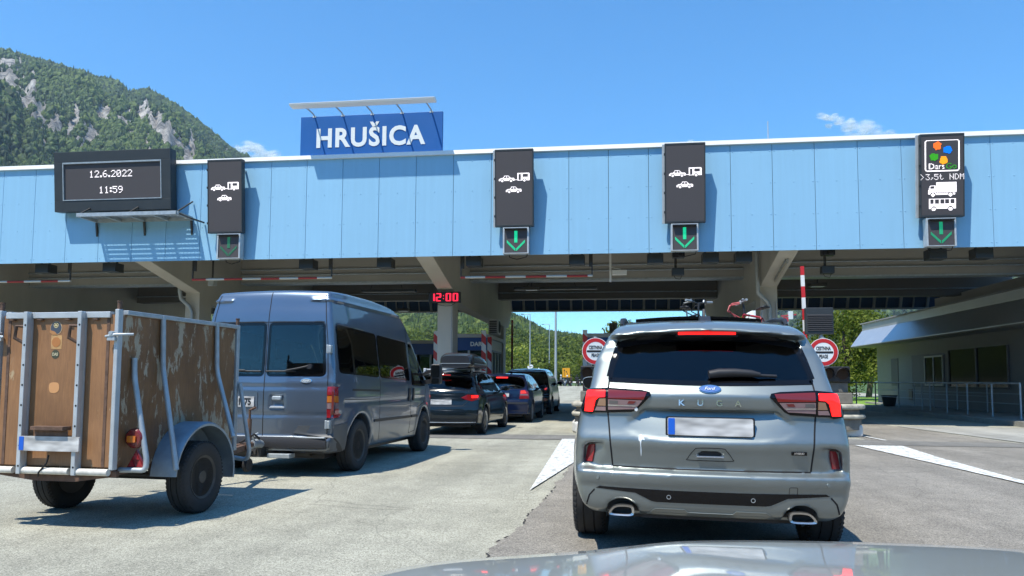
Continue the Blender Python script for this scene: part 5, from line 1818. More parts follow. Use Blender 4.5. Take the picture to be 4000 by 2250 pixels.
for sx in (-0.70, 0.70):
    mb = MB(); mb.lathe([(0, -0.004), (0.013, -0.003), (0.014, 0.004)], (0, 0, 0), 'y', 16)
    p = kf.hit([(sx, 0.520)], 'y', -1, -0.1)[0]; o = mb.build("parking_sensor", M['suv_paint'], suv, smooth=60, loc=tuple(p)); o.rotation_euler = (0, 0, R(35) * (1 if sx > 0 else -1))
# exhaust ends in their dark cut-outs
for sg in (-1, 1):
    ring = [(sg * a, b) for a, b in crom([(0.622, 0.292), (0.616, 0.322), (0.575, 0.350), (0.485, 0.350), (0.467, 0.322), (0.478, 0.290), (0.55, 0.286)], 4)]
    cx = sum(a for a, b in ring) / len(ring); cz = sum(b for a, b in ring) / len(ring)
    inn = [(cx + (a - cx) * 0.80, cz + (b - cz) * 0.70) for a, b in ring]
    n = len(ring)
    mb = MB()
    vs = [(a, 0.045, b) for a, b in ring] + [(a, 0.050, b) for a, b in inn] + [(a, 0.2, b) for a, b in inn] + [(a, 0.2, b) for a, b in ring]
    mb.add(vs, [(i, (i + 1) % n, (i + 1) % n + n, i + n) for i in range(n)] + [(i + n, (i + 1) % n + n, (i + 1) % n + 2 * n, i + 2 * n) for i in range(n)] + [(i + 3 * n, (i + 1) % n + 3 * n, (i + 1) % n, i) for i in range(n)])
    ex = mb.build("exhaust_end", M['pipe'], suv, smooth=50)
    mb = MB(); mb.prism([(cx + (a - cx) * 0.79, cz + (b - cz) * 0.69) for a, b in ring], 'y', 0.15, 0.16); mb.build("exhaust_bore", M['black'], ex)
    mb = MB(); mb.box((sg * 0.43, 0.2, 0.295), (sg * 0.65, 0.28, 0.40)); mb.build("cutout_liner", M['black'], suv)
mb = MB(); mb.box((-0.66, 0.45, 0.215), (0.66, 4.3, 0.26)); mb.box((-0.42, 0.16, 0.262), (0.42, 0.449, 0.29)); mb.build("underbody", M['black'], suv)
# plate, letters, badges, handle
number_plate(suv, (0, 0.042, 0.857), rx=R(-3))
mb = MB(); mb.prism(rrect(-0.272, 0.792, 0.272, 0.918, 0.014), 'y', 0.054, 0.066); mb.build("plate_surround", M['black'], suv)
mb = MB()
for ch, x in (("K", -0.171), ("U", -0.0575), ("G", 0.0575), ("A", 0.171)):
    vs, fs = text_mb(ch, 0.050, 0.006, 0.0012, xscale=1.15)
    p = kf.hit([(x, 1.006)], 'y', -1, -0.1)[0]
    mb = MB(); mb.add(place(vs, (p[0], p[1] - 0.004, p[2])), fs); mb.build("chrome_letter", M['chrome'], suv)
oval_badge(suv, kf, 0.003, 1.091, 0.138, 0.052, -0.1, "Ford")
hb = panel(kf, "hybrid_badge", [(0.486, 0.697), (0.577, 0.697), (0.577, 0.717), (0.486, 0.717)], 'y', -1, -0.1, M['gloss_black'], suv, 0.006, 0.008, 0.03)
vs, fs = text_mb("HYBRID", 0.017, 0.002, 0.0006, shear=0.15)
p = kf.hit([(0.5315, 0.707)], 'y', -1, -0.1)[0]
mb = MB(); mb.add(place(vs, (p[0], p[1] - 0.0085, p[2]), R(6)), fs); mb.build("badge_word", M['chrome'], hb)
lines(kf, "handle_surround", [(crom([(-0.135, 0.662), (-0.098, 0.712), (-0.07, 0.726), (0.07, 0.726), (0.098, 0.712), (0.135, 0.662), (0.12, 0.648), (-0.12, 0.648)], 4) + [(-0.135, 0.662)], 'y', -1, -0.1)], M['seam'], suv, 0.004)
mb = MB(); mb.prism(rrect(-0.082, 0.666, 0.082, 0.676, 0.004), 'y', 0.036, 0.052); mb.build("tailgate_handle", M['alloy'], suv, bevel=0.002)
mb = MB(); mb.box((-0.085, 0.068, 0.675), (0.085, 0.074, 0.707)); mb.build("handle_recess", M['black'], suv)
# rear spoiler lamp, wiper, antenna, rails, raised sunroof
mb = MB()
n = 10
for i in range(n):
    a, b = -0.185 + 0.37 * i / n, -0.185 + 0.37 * (i + 1) / n
    c = lambda x: 0.305 + 0.12 * (abs(x) / 0.93) ** 2.4
    mb.prism([(a, c(a) - 0.012), (b, c(b) - 0.012), (b, c(b) + 0.03), (a, c(a) + 0.03)], 'z', 1.4535 - 0.02 * (a / 0.2) ** 2 * 0.2, 1.4660)
tb_ = mb.build("third_brake_lamp", M['lamp_lit'], suv)
mb = MB()
for i in range(n):
    a, b = -0.20 + 0.40 * i / n, -0.20 + 0.40 * (i + 1) / n
    mb.prism([(a, c(a) - 0.010), (b, c(b) - 0.010), (b, c(b) + 0.04), (a, c(a) + 0.04)], 'z', 1.440, 1.4515)
mb.build("lamp_glow_shield", M['trim_dark'], tb_)  # added black strip that keeps the lamp's glow from mirroring in the rear window
panel(kf, "spoiler_underside", [(-0.60, 1.375), (-0.56, 1.415), (-0.45, 1.440), (-0.25, 1.458), (0, 1.464), (0.25, 1.458), (0.45, 1.440), (0.56, 1.415), (0.60, 1.375), (0.55, 1.365), (0.30, 1.405), (0, 1.415), (-0.30, 1.405), (-0.55, 1.365)], 'y', -1, -0.1, M['trim_dark'], suv, 0.006, 0.006, 0.04)
mb = MB()
wp = lambda x, z, o: tuple(kf.hit([(x, z)], 'y', -1, -0.1)[0] + np.array([0, -o, o * 0.6]))
pts = [(0.0, 1.168), (0.06, 1.178), (0.16, 1.182), (0.26, 1.178), (0.315, 1.170)]
mb.tube([wp(a, b, 0.028) for a, b in pts], [0.026, 0.030, 0.028, 0.024, 0.015], 10)
mb.tube([wp(0.315, 1.170, 0.022), wp(0.415, 1.169, 0.018)], 0.010, 8)
mb.build("rear_wiper", M['trim'], suv, smooth=60)
mb = MB()
zt = float(kf.hit([(0.03, 1.0)], 'z', 1, 1.75)[0][2])
mb.prism([(0.93, zt - 0.01), (1.06, zt + 0.01), (1.11, zt + 0.098), (1.135, zt + 0.10), (1.17, zt - 0.01)], 'x', 0.022, 0.044)
mb.prism([(0.90, zt - 0.012), (0.98, zt + 0.03), (1.1, zt + 0.04), (1.22, zt - 0.012)], 'x', -0.006, 0.072)
mb.build("roof_antenna", M['trim'], suv, smooth=40, bevel=0.006)
mb = MB()
n = 12
def roofz(x, y): return float(kf.hit([(x, y)], 'z', 1, 1.8)[0][2])
rows = []
for y in (1.35, 1.5, 1.9, 2.3):
    rows.append([(x, y, roofz(x, y) + {1.35: 0.040, 1.5: 0.043, 1.9: 0.030, 2.3: 0.008}[y] - 0.01 * (x / 0.48) ** 2) for x in np.linspace(-0.49, 0.49, n)])
vs = [p for r_ in rows for p in r_] + [(p[0], p[1], p[2] - 0.022) for r_ in rows for p in r_]
m_ = len(rows) * n
fs = []
for i in range(len(rows) - 1):
    for j in range(n - 1):
        a = i * n + j
        fs += [(a, a + 1, a + n + 1, a + n), (a + m_, a + n + m_, a + n + 1 + m_, a + 1 + m_)]
for j in range(n - 1): fs += [(j, j + m_, j + 1 + m_, j + 1)]
for i in range(len(rows) - 1): fs += [(i * n, (i + 1) * n, (i + 1) * n + m_, i * n + m_), (i * n + n - 1, i * n + n - 1 + m_, (i + 1) * n + n - 1 + m_, (i + 1) * n + n - 1)]
mb.add(vs, fs); mb.build("sunroof", M['gloss_black'], suv, smooth=40)
mb = MB(); mb.box((-0.45, 1.5, 1.585), (0.45, 2.2, 1.62)); mb.build("sunroof_well", M['black'], suv)
for sx in (-1, 1):
    mb = MB()
    x = sx * 0.575
    ys_ = [0.72, 0.80, 0.95, 1.3, 2.0, 2.6, 2.72]
    mb.tube([(x, y, roofz(x, y) + (0.0 if y in (0.72, 2.72) else 0.035)) for y in ys_], [0.012, 0.018, 0.018, 0.017, 0.017, 0.018, 0.012], 10)
    mb.bar((x, 0.78, roofz(x, 0.78) - 0.02), (x, 0.92, roofz(x, 0.92) + 0.03), 0.03, 0.035)
    mb.build("roof_rail", M['trim'], suv, smooth=60)
for sx in (-1, 1):
    mb = MB()
    q = [(0.90, 1.075), (0.885, 1.12), (0.90, 1.165), (0.96, 1.178), (1.03, 1.165), (1.048, 1.13), (1.03, 1.075), (0.99, 1.055), (0.93, 1.06)]
    mb.prism([(sx * a, b) for a, b in crom(q, 3)], 'y', 2.72, 2.86)
    o = mb.build("door_mirror", M['suv_paint'], suv, smooth=40, bevel=0.02)
    mb = MB(); mb.prism([(sx * (0.967 + (a - 0.967) * 0.9), 1.115 + (b - 1.115) * 0.9) for a, b in crom(q, 3)], 'y', 2.705, 2.718); mb.build("mirror_frame", M['gloss_black'], o)
    mb = MB(); mb.prism([(sx * (0.967 + (a - 0.967) * 0.76), 1.115 + (b - 1.115) * 0.76) for a, b in crom(q, 3)], 'y', 2.700, 2.704); mb.build("mirror_glass", M['trim_dark'], o)
    mb = MB(); mb.bar((sx * 0.80, 2.82, 1.07), (sx * 0.93, 2.80, 1.09), 0.06, 0.05); mb.build("mirror_arm", M['trim'], o)
for sx in (-1, 1):
    wheel(suv, sx * 0.80, 0.93, 0.352, 0.235, 0.235, sx, 10, M['alloy'])
    wheel(suv, sx * 0.80, 3.64, 0.352, 0.235, 0.235, sx, 10, M['alloy'])
seats(suv, ((1.35, 3), (2.35, 2)), M['seat'], 1.28, 0.5, top=1.08)
# a bird dropping on the tailgate
panel(kf, "bird_dropping", crom([(-0.437, 0.79), (-0.425, 0.80), (-0.41, 0.785), (-0.402, 0.765), (-0.418, 0.768), (-0.424, 0.74), (-0.420, 0.70), (-0.424, 0.66), (-0.430, 0.70), (-0.431, 0.75), (-0.44, 0.765)], 3), 'y', -1, -0.1, M['sign_white'], suv, 0.002, 0.002, 0.03)
panel(kf, "bird_dropping", crom([(-0.464, 0.966), (-0.452, 0.972), (-0.445, 0.960), (-0.452, 0.948), (-0.463, 0.952)], 3), 'y', -1, -0.1, M['sign_white'], suv, 0.018, 0.002, 0.03)
# ------------------------------------------------------------------ the grey blue van
van = thing("passenger_van", "tall grey blue passenger van with dark side windows, towing the wooden trailer", "van", (-4.14, 8.50, 0), -R(3))
VL, VW, VH = 4.46, 1.86, 2.27
vprof = crom([(0.03, 0.30), (0.0, 0.36), (0.0, 0.44), (0.03, 0.462, 0), (0.055, 0.47, 0), (0.050, 0.70), (0.055, 1.05), (0.075, 1.22), (0.125, 1.83), (0.165, 2.04), (0.195, 2.16), (0.235, 2.215), (0.33, 2.232), (0.8, 2.245), (1.6, 2.245), (2.35, 2.20), (2.70, 2.09),
              (2.95, 1.93), (3.62, 1.33), (3.72, 1.25), (4.05, 1.10), (4.30, 0.92), (4.42, 0.70), (4.45, 0.45), (4.38, 0.30), (4.2, 0.26), (1.2, 0.27), (0.4, 0.27)], 5)
vhw = [(0.2, 0.86), (0.3, 0.88), (0.5, 0.915), (0.8, 0.93), (1.05, 0.93), (1.22, 0.915), (1.5, 0.875), (1.83, 0.832), (2.0, 0.80), (2.1, 0.78), (2.3, 0.745)]
vplan = [(-0.2, 0.075, 0.055), (0.15, 0.05, 0.035), (0.6, 0.01, 0.0), (2.6, 0.0, 0.0), (3.3, 0.02, 0.03), (4.0, 0.07, 0.10), (4.46, 0.16, 0.2)]
def vextra(Fv, X, Y, Z):
    AX = np.abs(X)
    XX, ZZ = X[:, 0, :], Z[:, 0, :]
    for pl, y0, d in (([(0.09, 0.81), (0.26, 0.81), (0.26, 0.955), (0.09, 0.955)], 0.075, 0.01),):
        Fv = smax(Fv, -np.maximum(poly_sd(XX, ZZ, pl)[:, None, :], Y - y0), 0.008)
    # grooves across the doors and along the side
    for z0, dpt in ((1.055, 0.008), (0.725, 0.010)):
        g = np.exp(-((Z - z0) / 0.022) ** 2) * dpt * (Y < 0.3)
        Fv = Fv + g
    g = np.exp(-((Z - 0.86) / 0.025) ** 2) * 0.010 * ((Y > 0.35) & (Y < 3.6) & (AX > 0.6))
    Fv = Fv + g
    # gutter along the roof edge
    g = np.exp(-((Z - 2.105 + 0.02 * np.clip((Y - 2.2) / 0.6, 0, 1)) / 0.014) ** 2) * 0.022 * ((Y > 0.12) & (Y < 2.6) & (AX > 0.5))
    Fv = Fv - g
    return Fv
vf, _ = car_field(VL, VW, VH, vprof, vhw, vplan, 0.02, 0.05, 0.30, 0.035, 0.032, 0.0, 1.3, [(0.82, 0.33, 0.385), (3.57, 0.33, 0.385)], 0.6, 0.018, vextra)
v_rear = [crom([(-0.725, 1.80), (-0.03, 1.82), (-0.02, 1.52), (-0.015, 1.22), (-0.755, 1.205), (-0.745, 1.5)], 1), rrect(0.02, 1.185, 0.755, 1.815, 0.04)]
v_rear[1] = [(a - 0.035 * (b - 1.212) / 0.6 * (1 if a > 0.4 else 0), b) for a, b in v_rear[1]]
v_rear[0] = mir(v_rear[1])
v_side = [rrect(0.24, 1.19, 1.47, 1.79, 0.05), rrect(1.51, 1.16, 2.72, 1.76, 0.04)]
sl = lambda p: [(a, b - 0.036 * (a - 0.2)) for a, b in p]
v_side = [sl(rrect(0.24, 1.225, 1.47, 1.80, 0.05)), sl(rrect(1.50, 1.225, 2.74, 1.795, 0.04))]
v_cab = crom([(2.86, 1.07, 0), (2.85, 1.68, 0), (3.00, 1.69), (3.30, 1.44), (3.58, 1.16), (3.62, 1.05, 0)], 3)
v_scr = crom([(-0.74, 1.33), (-0.60, 1.98), (0, 2.02), (0.60, 1.98), (0.74, 1.33), (0, 1.30)], 4)
shrink = lambda p, d: [(a + (sum(q[0] for q in p) / len(p) - a) * d, b + (sum(q[1] for q in p) / len(p) - b) * d) for a, b in p]
Fh = hollow(vf, [shrink(p, 0.03) for p in v_side] + [v_cab], None, v_scr, 0.07, 0.55, 2.2, (0.25, 3.45))
for p in v_rear:
    Fh2 = hollow(vf, [], shrink(p, 0.025), None, 0.07, 0.55, 1.2, (0.25, 3.45))
    Fh = Field(np.maximum(Fh.F, Fh2.F), Fh.o, Fh.h)
body_mesh(Fh, "body", M['van_paint'], van)
for p in v_rear:
    w = panel(vf, "rear_window", p, 'y', -1, -0.1, M['tint_light'], van, 0.002, 0.003, 0.06)
    mb = MB(); mb.add(*conform_line(vf, shrink(p, 0.03) + shrink(p, 0.03)[:1], 'y', -1, -0.1, 0.03, 0.004, thick=0.0015)); mb.build("window_seal", M['gloss_black'], w, smooth=60)
for p in v_side:
    for sg in (1, -1):
        w = panel(vf, "side_window", p, 'x', sg, 1.1 * sg, M['tint'], van, 0.003, 0.003, 0.08)
        if sg > 0:
            mb = MB(); mb.add(*conform_line(vf, shrink(p, 0.03) + shrink(p, 0.03)[:1], 'x', 1, 1.1, 0.028, 0.0045, thick=0.001)); mb.build("window_seal", M['gloss_black'], w, smooth=60)
for sg in (1, -1):
    panel(vf, "cab_window", v_cab, 'x', sg, 1.1 * sg, M['tint_light'], van, 0.002, 0.003, 0.08)
panel(vf, "windscreen", v_scr, 'y', 1, VL + 0.1, M['tint_light'], van, 0.002, 0.003, 0.08)
lines(vf, "shut_line", [([(0.0, 2.20), (0.002, 1.83), (0, 1.2), (0, 0.47)], 'y', -1, -0.1)] +
      [([(s * 0.69, 2.17), (s * 0.72, 1.95), (s * 0.765, 1.6), (s * 0.79, 1.2), (s * 0.80, 0.8), (s * 0.80, 0.52), (s * 0.785, 0.475)], 'y', -1, -0.1) for s in (1, -1)] +
      [([(-0.71, 1.83), (0.71, 1.83)], 'y', -1, -0.1)], M['seam'], van, 0.010)
lines(vf, "side_shut_line", [([(1.485, 1.18), (1.485, 0.80), (1.50, 0.55), (1.55, 0.34)], 'x', 1, 1.1), ([(2.80, 1.98), (2.80, 0.9), (2.82, 0.34)], 'x', 1, 1.1),
      ([(3.70, 1.02), (3.58, 0.80), (3.15, 0.72), (3.10, 0.36), (2.82, 0.34)], 'x', 1, 1.1), ([(0.35, 0.90), (1.48, 0.885)], 'x', 1, 1.1), ([(1.485, 1.75), (2.80, 1.70)], 'x', 1, 1.1)], M['seam'], van, 0.008)
panel(vf, "rub_strip", [(1.30, 0.585), (2.77, 0.575), (2.77, 0.61), (1.30, 0.62)], 'x', 1, 1.1, M['trim'], van, 0.012, 0.014, 0.06)
panel(vf, "rub_strip", [(2.84, 0.575), (3.16, 0.573), (3.16, 0.608), (2.84, 0.61)], 'x', 1, 1.1, M['trim'], van, 0.012, 0.014, 0.06)
panel(vf, "slide_rail", [(0.55, 1.005), (1.46, 0.985), (1.46, 1.01), (0.55, 1.03)], 'x', 1, 1.1, M['trim'], van, 0.003, 0.008, 0.06)
for y in (2.70, 2.92):
    panel(vf, "door_handle", rrect(y - 0.035, 0.83, y + 0.035, 1.02, 0.012), 'x', 1, 1.1, M['trim'], van, 0.014, 0.016, 0.05)
# tail lamps
for sg in (1, -1):
    parts = [("tail_lamp", 0.690, 1.060, 'lamp_red'), ]
    q = [(0.79, 0.690), (0.90, 0.690), (0.90, 1.060), (0.79, 1.060)]
    x0, x1 = 0.795, 0.868
    lamp = panel(vf, "tail_lamp", [(sg * a, b) for a, b in ((x0, 0.69), (x1, 0.69), (x1, 1.06), (x0, 1.06))][::sg], 'y', -1, -0.1, M['lamp_dark'], van, 0.010, 0.02, 0.03)
    lamp2 = panel(vf, "lamp_side", [(0.12, 0.69), (0.21, 0.69), (0.17, 1.06), (0.12, 1.06)], 'x', sg, sg * 1.1, M['lamp_red'], lamp, 0.008, 0.016, 0.03)
    for nm, z0, z1, mm in (("upper_cell", 0.96, 1.055, 'reflector'), ("amber_cell", 0.875, 0.95, 'led_amber_soft'), ("clear_cell", 0.80, 0.865, 'lamp_clear'), ("lower_cell", 0.695, 0.79, 'reflector')):
        if mm == 'led_amber_soft' and mm not in M: M[mm] = mat("amber_cell", (0.55, 0.15, 0.015), 0.15, coat=0.6)
        panel(vf, nm, [(sg * a, b) for a, b in ((x0 + 0.003, z0), (x1 + 0.012, z0), (x1 + 0.012, z1), (x0 + 0.003, z1))][::sg], 'y', -1, -0.1, M[mm], lamp, 0.014, 0.008, 0.03)
        panel(vf, nm, [(0.115, z0), (0.205 - 0.1 * (z0 - 0.69), z0), (0.205 - 0.1 * (z1 - 0.69), z1), (0.115, z1)], 'x', sg, sg * 1.1, M[mm], lamp, 0.012, 0.008, 0.03)
# bumper: black corners with a painted step
panel(vf, "bumper", [(-0.86, 0.29), (0.86, 0.29), (0.86, 0.455), (-0.86, 0.455)], 'y', -1, -0.1, M['trim'], van, 0.018, 0.03, 0.05)
panel(vf, "bumper_corner", [(0.06, 0.30), (0.42, 0.30), (0.42, 0.62), (0.06, 0.60)], 'x', 1, 1.1, mat("bumper_grey", (0.075, 0.08, 0.085), 0.5, var=0.2, vscale=5), van, 0.012, 0.024, 0.05)
mb = MB(); mb.box((-0.80, 0.012, 0.456), (0.80, 0.05, 0.472)); mb.build("bumper_step", M['galv_light'], van, bevel=0.004)
mb = MB(); mb.box((0.12, -0.05, 0.225), (0.40, 0.10, 0.275)); mb.build("step_plate", M['galv'], van, bevel=0.006)
mb = MB(); mb.bar((-0.55, 0.2, 0.27), (0.55, 0.2, 0.27), 0.07, 0.07); mb.bar((-0.03, 0.2, 0.26), (-0.03, -0.12, 0.30), 0.09, 0.06); mb.box((-0.02, -0.10, 0.24), (0.07, 0.02, 0.36)); mb.ball((-0.03, -0.20, 0.36), 0.028, 8); mb.tube([(-0.03, -0.12, 0.30), (-0.03, -0.2, 0.30), (-0.03, -0.2, 0.35)], 0.018, 8); mb.build("tow_bar", M['dark_metal'], van, smooth=35)
mb = MB(); mb.box((-0.7, 0.25, 0.2), (0.7, 4.1, 0.27)); mb.build("underbody", M['black'], van)
# plate, handle, badge, hinges, wipers
mb = MB(); mb.prism(rrect(-0.66, 0.78, -0.075, 1.0, 0.02), 'y', 0.045, 0.058); mb.build("plate_recess", M['van_paint'], van)
number_plate(van, (-0.370, 0.030, 0.875), h=0.125, chars="1975", band=False)
mb = MB(); mb.prism(rrect(0.115, 0.895, 0.235, 0.945, 0.02), 'y', 0.03, 0.075); mb.build("door_handle", M['galv'], van, bevel=0.01)
mb = MB(); mb.prism([(0.08, 0.80), (0.27, 0.80), (0.25, 0.825), (0.10, 0.825)], 'y', 0.035, 0.07); mb.build("handle_lip", M['galv_light'], van, bevel=0.004)
oval_badge(van, vf, 0.53, 1.125, 0.14, 0.06, -0.1, "Ford", M['zinc'])
for z in (1.50, 0.615):
    mb = MB(); mb.box((0.79, 0.045, z - 0.045), (0.845, 0.10, z + 0.045)); mb.tube([(0.80, 0.055, z - 0.05), (0.80, 0.055, z + 0.05)], 0.016, 10); mb.build("door_hinge", M['galv'], van, smooth=35, bevel=0.004)
vy = lambda x, z, o: tuple(vf.hit([(x, z)], 'y', -1, -0.1)[0] + np.array([0, -o, 0]))
mb = MB(); mb.tube([vy(0.555, 1.300, 0.03), vy(0.45, 1.275, 0.035), vy(0.28, 1.245, 0.03)], 0.013, 8); mb.tube([vy(0.40, 1.238, 0.022), vy(0.02, 1.236, 0.018)], 0.010, 6); mb.lathe([(0.032, -0.04), (0.032, 0.0)], vy(0.57, 1.295, 0.0), 'y', 14); mb.build("rear_wiper", M['trim'], van, smooth=50)
mb = MB(); mb.tube([vy(-0.60, 1.262, 0.03), vy(-0.42, 1.25, 0.03), vy(-0.25, 1.245, 0.025)], 0.013, 8); mb.tube([vy(-0.45, 1.240, 0.022), vy(-0.05, 1.236, 0.018)], 0.010, 6); mb.build("rear_wiper", M['trim'], van, smooth=50)
# door mirrors
for sg in (1, -1):
    mb = MB(); mb.prism(rrect(sg * 1.13 - 0.085, 1.08, sg * 1.13 + 0.085, 1.40, 0.035), 'y', 3.40, 3.52); o = mb.build("door_mirror", M['trim'], van, smooth=40, bevel=0.02)
    mb = MB(); mb.prism(rrect(sg * 1.13 - 0.068, 1.19, sg * 1.13 + 0.068, 1.385, 0.025), 'y', 3.392, 3.399); mb.prism(rrect(sg * 1.13 - 0.06, 1.10, sg * 1.13 + 0.06, 1.17, 0.02), 'y', 3.392, 3.399); mb.build("mirror_glass", M['win_dark'], o)
    mb = MB(); mb.bar((sg * 0.86, 3.5, 1.10), (sg * 1.08, 3.47, 1.13), 0.05, 0.07); mb.bar((sg * 0.86, 3.5, 1.22), (sg * 1.08, 3.47, 1.30), 0.04, 0.04); mb.build("mirror_arm", M['trim'], o)
for sx in (-1, 1):
    wheel(van, sx * 0.815, 0.82, 0.322, 0.20, 0.195, sx, 'steel', M['steel_rim'])
    wheel(van, sx * 0.815, 3.57, 0.322, 0.20, 0.195, sx, 'steel', M['steel_rim'])
seats(van, ((1.0, 3), (1.9, 3), (2.75, 2)), M['seat_grey'], 1.4, 0.7, top=1.38)

# ------------------------------------------------------------------ the wooden box trailer
M['ply_back'] = worn_wood("varnished_ply", (0.33, 0.170, 0.076), (0.21, 0.105, 0.05), (0.42, 0.31, 0.18), 0.38)
M['ply_side'] = worn_wood("weathered_ply", (0.255, 0.128, 0.053), (0.15, 0.075, 0.034), (0.39, 0.32, 0.225), 0.465)
M['fender'] = mat("fender_steel", (0.25, 0.31, 0.36), 0.5, 0.4, var=0.25, vscale=5, bump=0.05)
M['pale_tube'] = mat("worn_white_tube", (0.66, 0.63, 0.56), 0.55, 0.0, var=0.28, vscale=10)
tr = thing("wooden_trailer", "old wooden box trailer with steel ribs and peeling varnish, behind the blue van", "trailer", (-4.25, 5.30, 0), -R(3))
TW, TL, T0, T1 = 0.52, 1.66, 0.475, 1.647
mb = MB(); mb.box((-TW + 0.03, 0.0, T0), (TW - 0.03, 0.022, T1 - 0.02)); mb.build("tailboard", M['ply_back'], tr)
for sg in (-1, 1):
    mb = MB(); mb.box((sg * TW, 0.04, T0), (sg * (TW - 0.02), TL - 0.03, T1 - 0.02)); mb.build("side_board", M['ply_side'], tr)
mb = MB(); mb.box((-TW + 0.025, TL - 0.025, T0), (TW - 0.025, TL, T1 - 0.02)); mb.build("front_board", M['ply_side'], tr)
mb = MB(); mb.box((-TW + 0.02, 0.025, T0 - 0.02), (TW - 0.02, TL - 0.03, T0 - 0.001)); mb.build("floor_board", M['ply_side'], tr)
mb = MB(); mb.box((-TW + 0.06, -0.022, T1 - 0.045), (TW - 0.06, 0.03, T1 + 0.002)); mb.build("top_rail", M['galv_light'], tr, bevel=0.004)
for x in (-TW + 0.07, TW - 0.095):
    mb = MB(); mb.box((x, -0.004, T0), (x + 0.025, -0.001, T1 - 0.046)); mb.build("edge_strip", M['rust'], tr)
for sg in (-1, 1):
    mb = MB(); mb.bar((sg * (TW + 0.004), 0.07, T1), (sg * (TW + 0.004), TL - 0.03, T1), 0.045, 0.035); mb.build("top_rail", M['galv'], tr, bevel=0.004)
for sx, yy in ((-1, 0.0), (1, 0.0), (-1, TL), (1, TL)):
    mb = MB(); mb.box((sx * TW - 0.017, yy - 0.022, T0 - 0.02), (sx * TW + 0.017, yy + 0.03, T1 + 0.02)); o = mb.build("corner_post", M['galv_light'] if yy == 0 else M['galv'], tr, bevel=0.005)
    mb = MB(); mb.lathe([(0.017, T1 + 0.02), (0.017, T1 + 0.075), (0.02, T1 + 0.076), (0.02, T1 + 0.085), (0, T1 + 0.086)], (sx * TW, yy + 0.006, 0), 'z', 12); mb.build("pin", M['rust'], o, smooth=40)
for x in (-0.238, 0.238):
    mb = MB(); mb.box((x - 0.017, -0.070, T0 - 0.06), (x + 0.017, -0.024, T1 + 0.004)); mb.box((x - 0.017, -0.0235, T0 - 0.02), (x + 0.017, -0.001, T1 - 0.046)); o = mb.build("steel_rib", M['galv_light'], tr, bevel=0.004)
    hb = MB()
    for k in range(8): hb.lathe([(0.0, -0.0015), (0.0075, -0.0015), (0.0085, 0.0)], (x + 0.004, -0.0705, T1 - 0.10 - 0.153 * k), 'y', 10)
    hb.build("bolt_hole", M['black'], o)
    mb = MB(); mb.tube([(x + 0.0, -0.045, T1 - 0.11), (x - 0.07, -0.075, T1 - 0.108), (x - 0.075, -0.08, T1 - 0.20), (x, -0.05, T1 - 0.245)], 0.014, 8); mb.build("handle", M['rust'], tr, smooth=50)
for x in (-0.40, -0.15, 0.10, 0.34):
    mb = MB(); mb.box((x - 0.02, -0.032, T1 - 0.062), (x + 0.02, 0.0, T1 - 0.052)); mb.build("hook", M['rust'], tr, bevel=0.003)
for sg in (-1, 1):
    mb = MB(); mb.tube([(sg * (TW - 0.07), -0.045, T1 - 0.19), (sg * (TW + 0.02), -0.05, T1 - 0.175), (sg * (TW + 0.11), 0.03, T1 - 0.17)], 0.010, 8); mb.box((sg * TW - sg * 0.055, -0.05, T1 - 0.22), (sg * TW + sg * 0.01, -0.025, T1 - 0.19)); mb.lathe([(0.016, -0.06), (0.016, -0.02)], (sg * TW - sg * 0.02, 0, T1 - 0.165), 'y', 10); mb.build("latch", M['galv'], tr, smooth=45)
for x0, x1 in ((-0.52, -0.305), (-0.24, -0.035), (-0.03, 0.18), (0.25, 0.515)):
    mb = MB(); mb.tube([(x0, -0.035, T0 - 0.035), (x1, -0.035, T0 - 0.035)], 0.026, 12); mb.build("lower_tube", M['pale_tube'], tr, smooth=50)
mb = MB(); mb.prism([(-0.52, T0 - 0.05), (0.52, T0 - 0.05), (0.50, T0 - 0.075), (0.2, T0 - 0.115), (-0.15, T0 - 0.115), (-0.50, T0 - 0.075)], 'y', 0.0, 0.05); mb.build("rear_apron", M['rust'], tr)
mb = MB()
for x in (-0.46, 0.46): mb.bar((x, 0.05, T0 - 0.045), (x, TL, T0 - 0.045), 0.05, 0.05)
for y in (0.3, 0.8, 1.3): mb.bar((-0.43, y, T0 - 0.045), (0.43, y, T0 - 0.045), 0.05, 0.05)
mb.bar((-0.55, 0.02, T0 - 0.05), (0.55, 0.02, T0 - 0.05), 0.04, 0.04)
mb.build("chassis", M['rust'], tr)
mb = MB(); mb.tube([(-0.60, 0.88, 0.305), (0.60, 0.88, 0.305)], 0.035, 12); mb.bar((0.48, 0.5, 0.4), (0.48, 0.88, 0.305), 0.05, 0.05); mb.bar((-0.48, 0.5, 0.4), (-0.48, 0.88, 0.305), 0.05, 0.05); mb.build("axle", M['dark_metal'], tr, smooth=50)
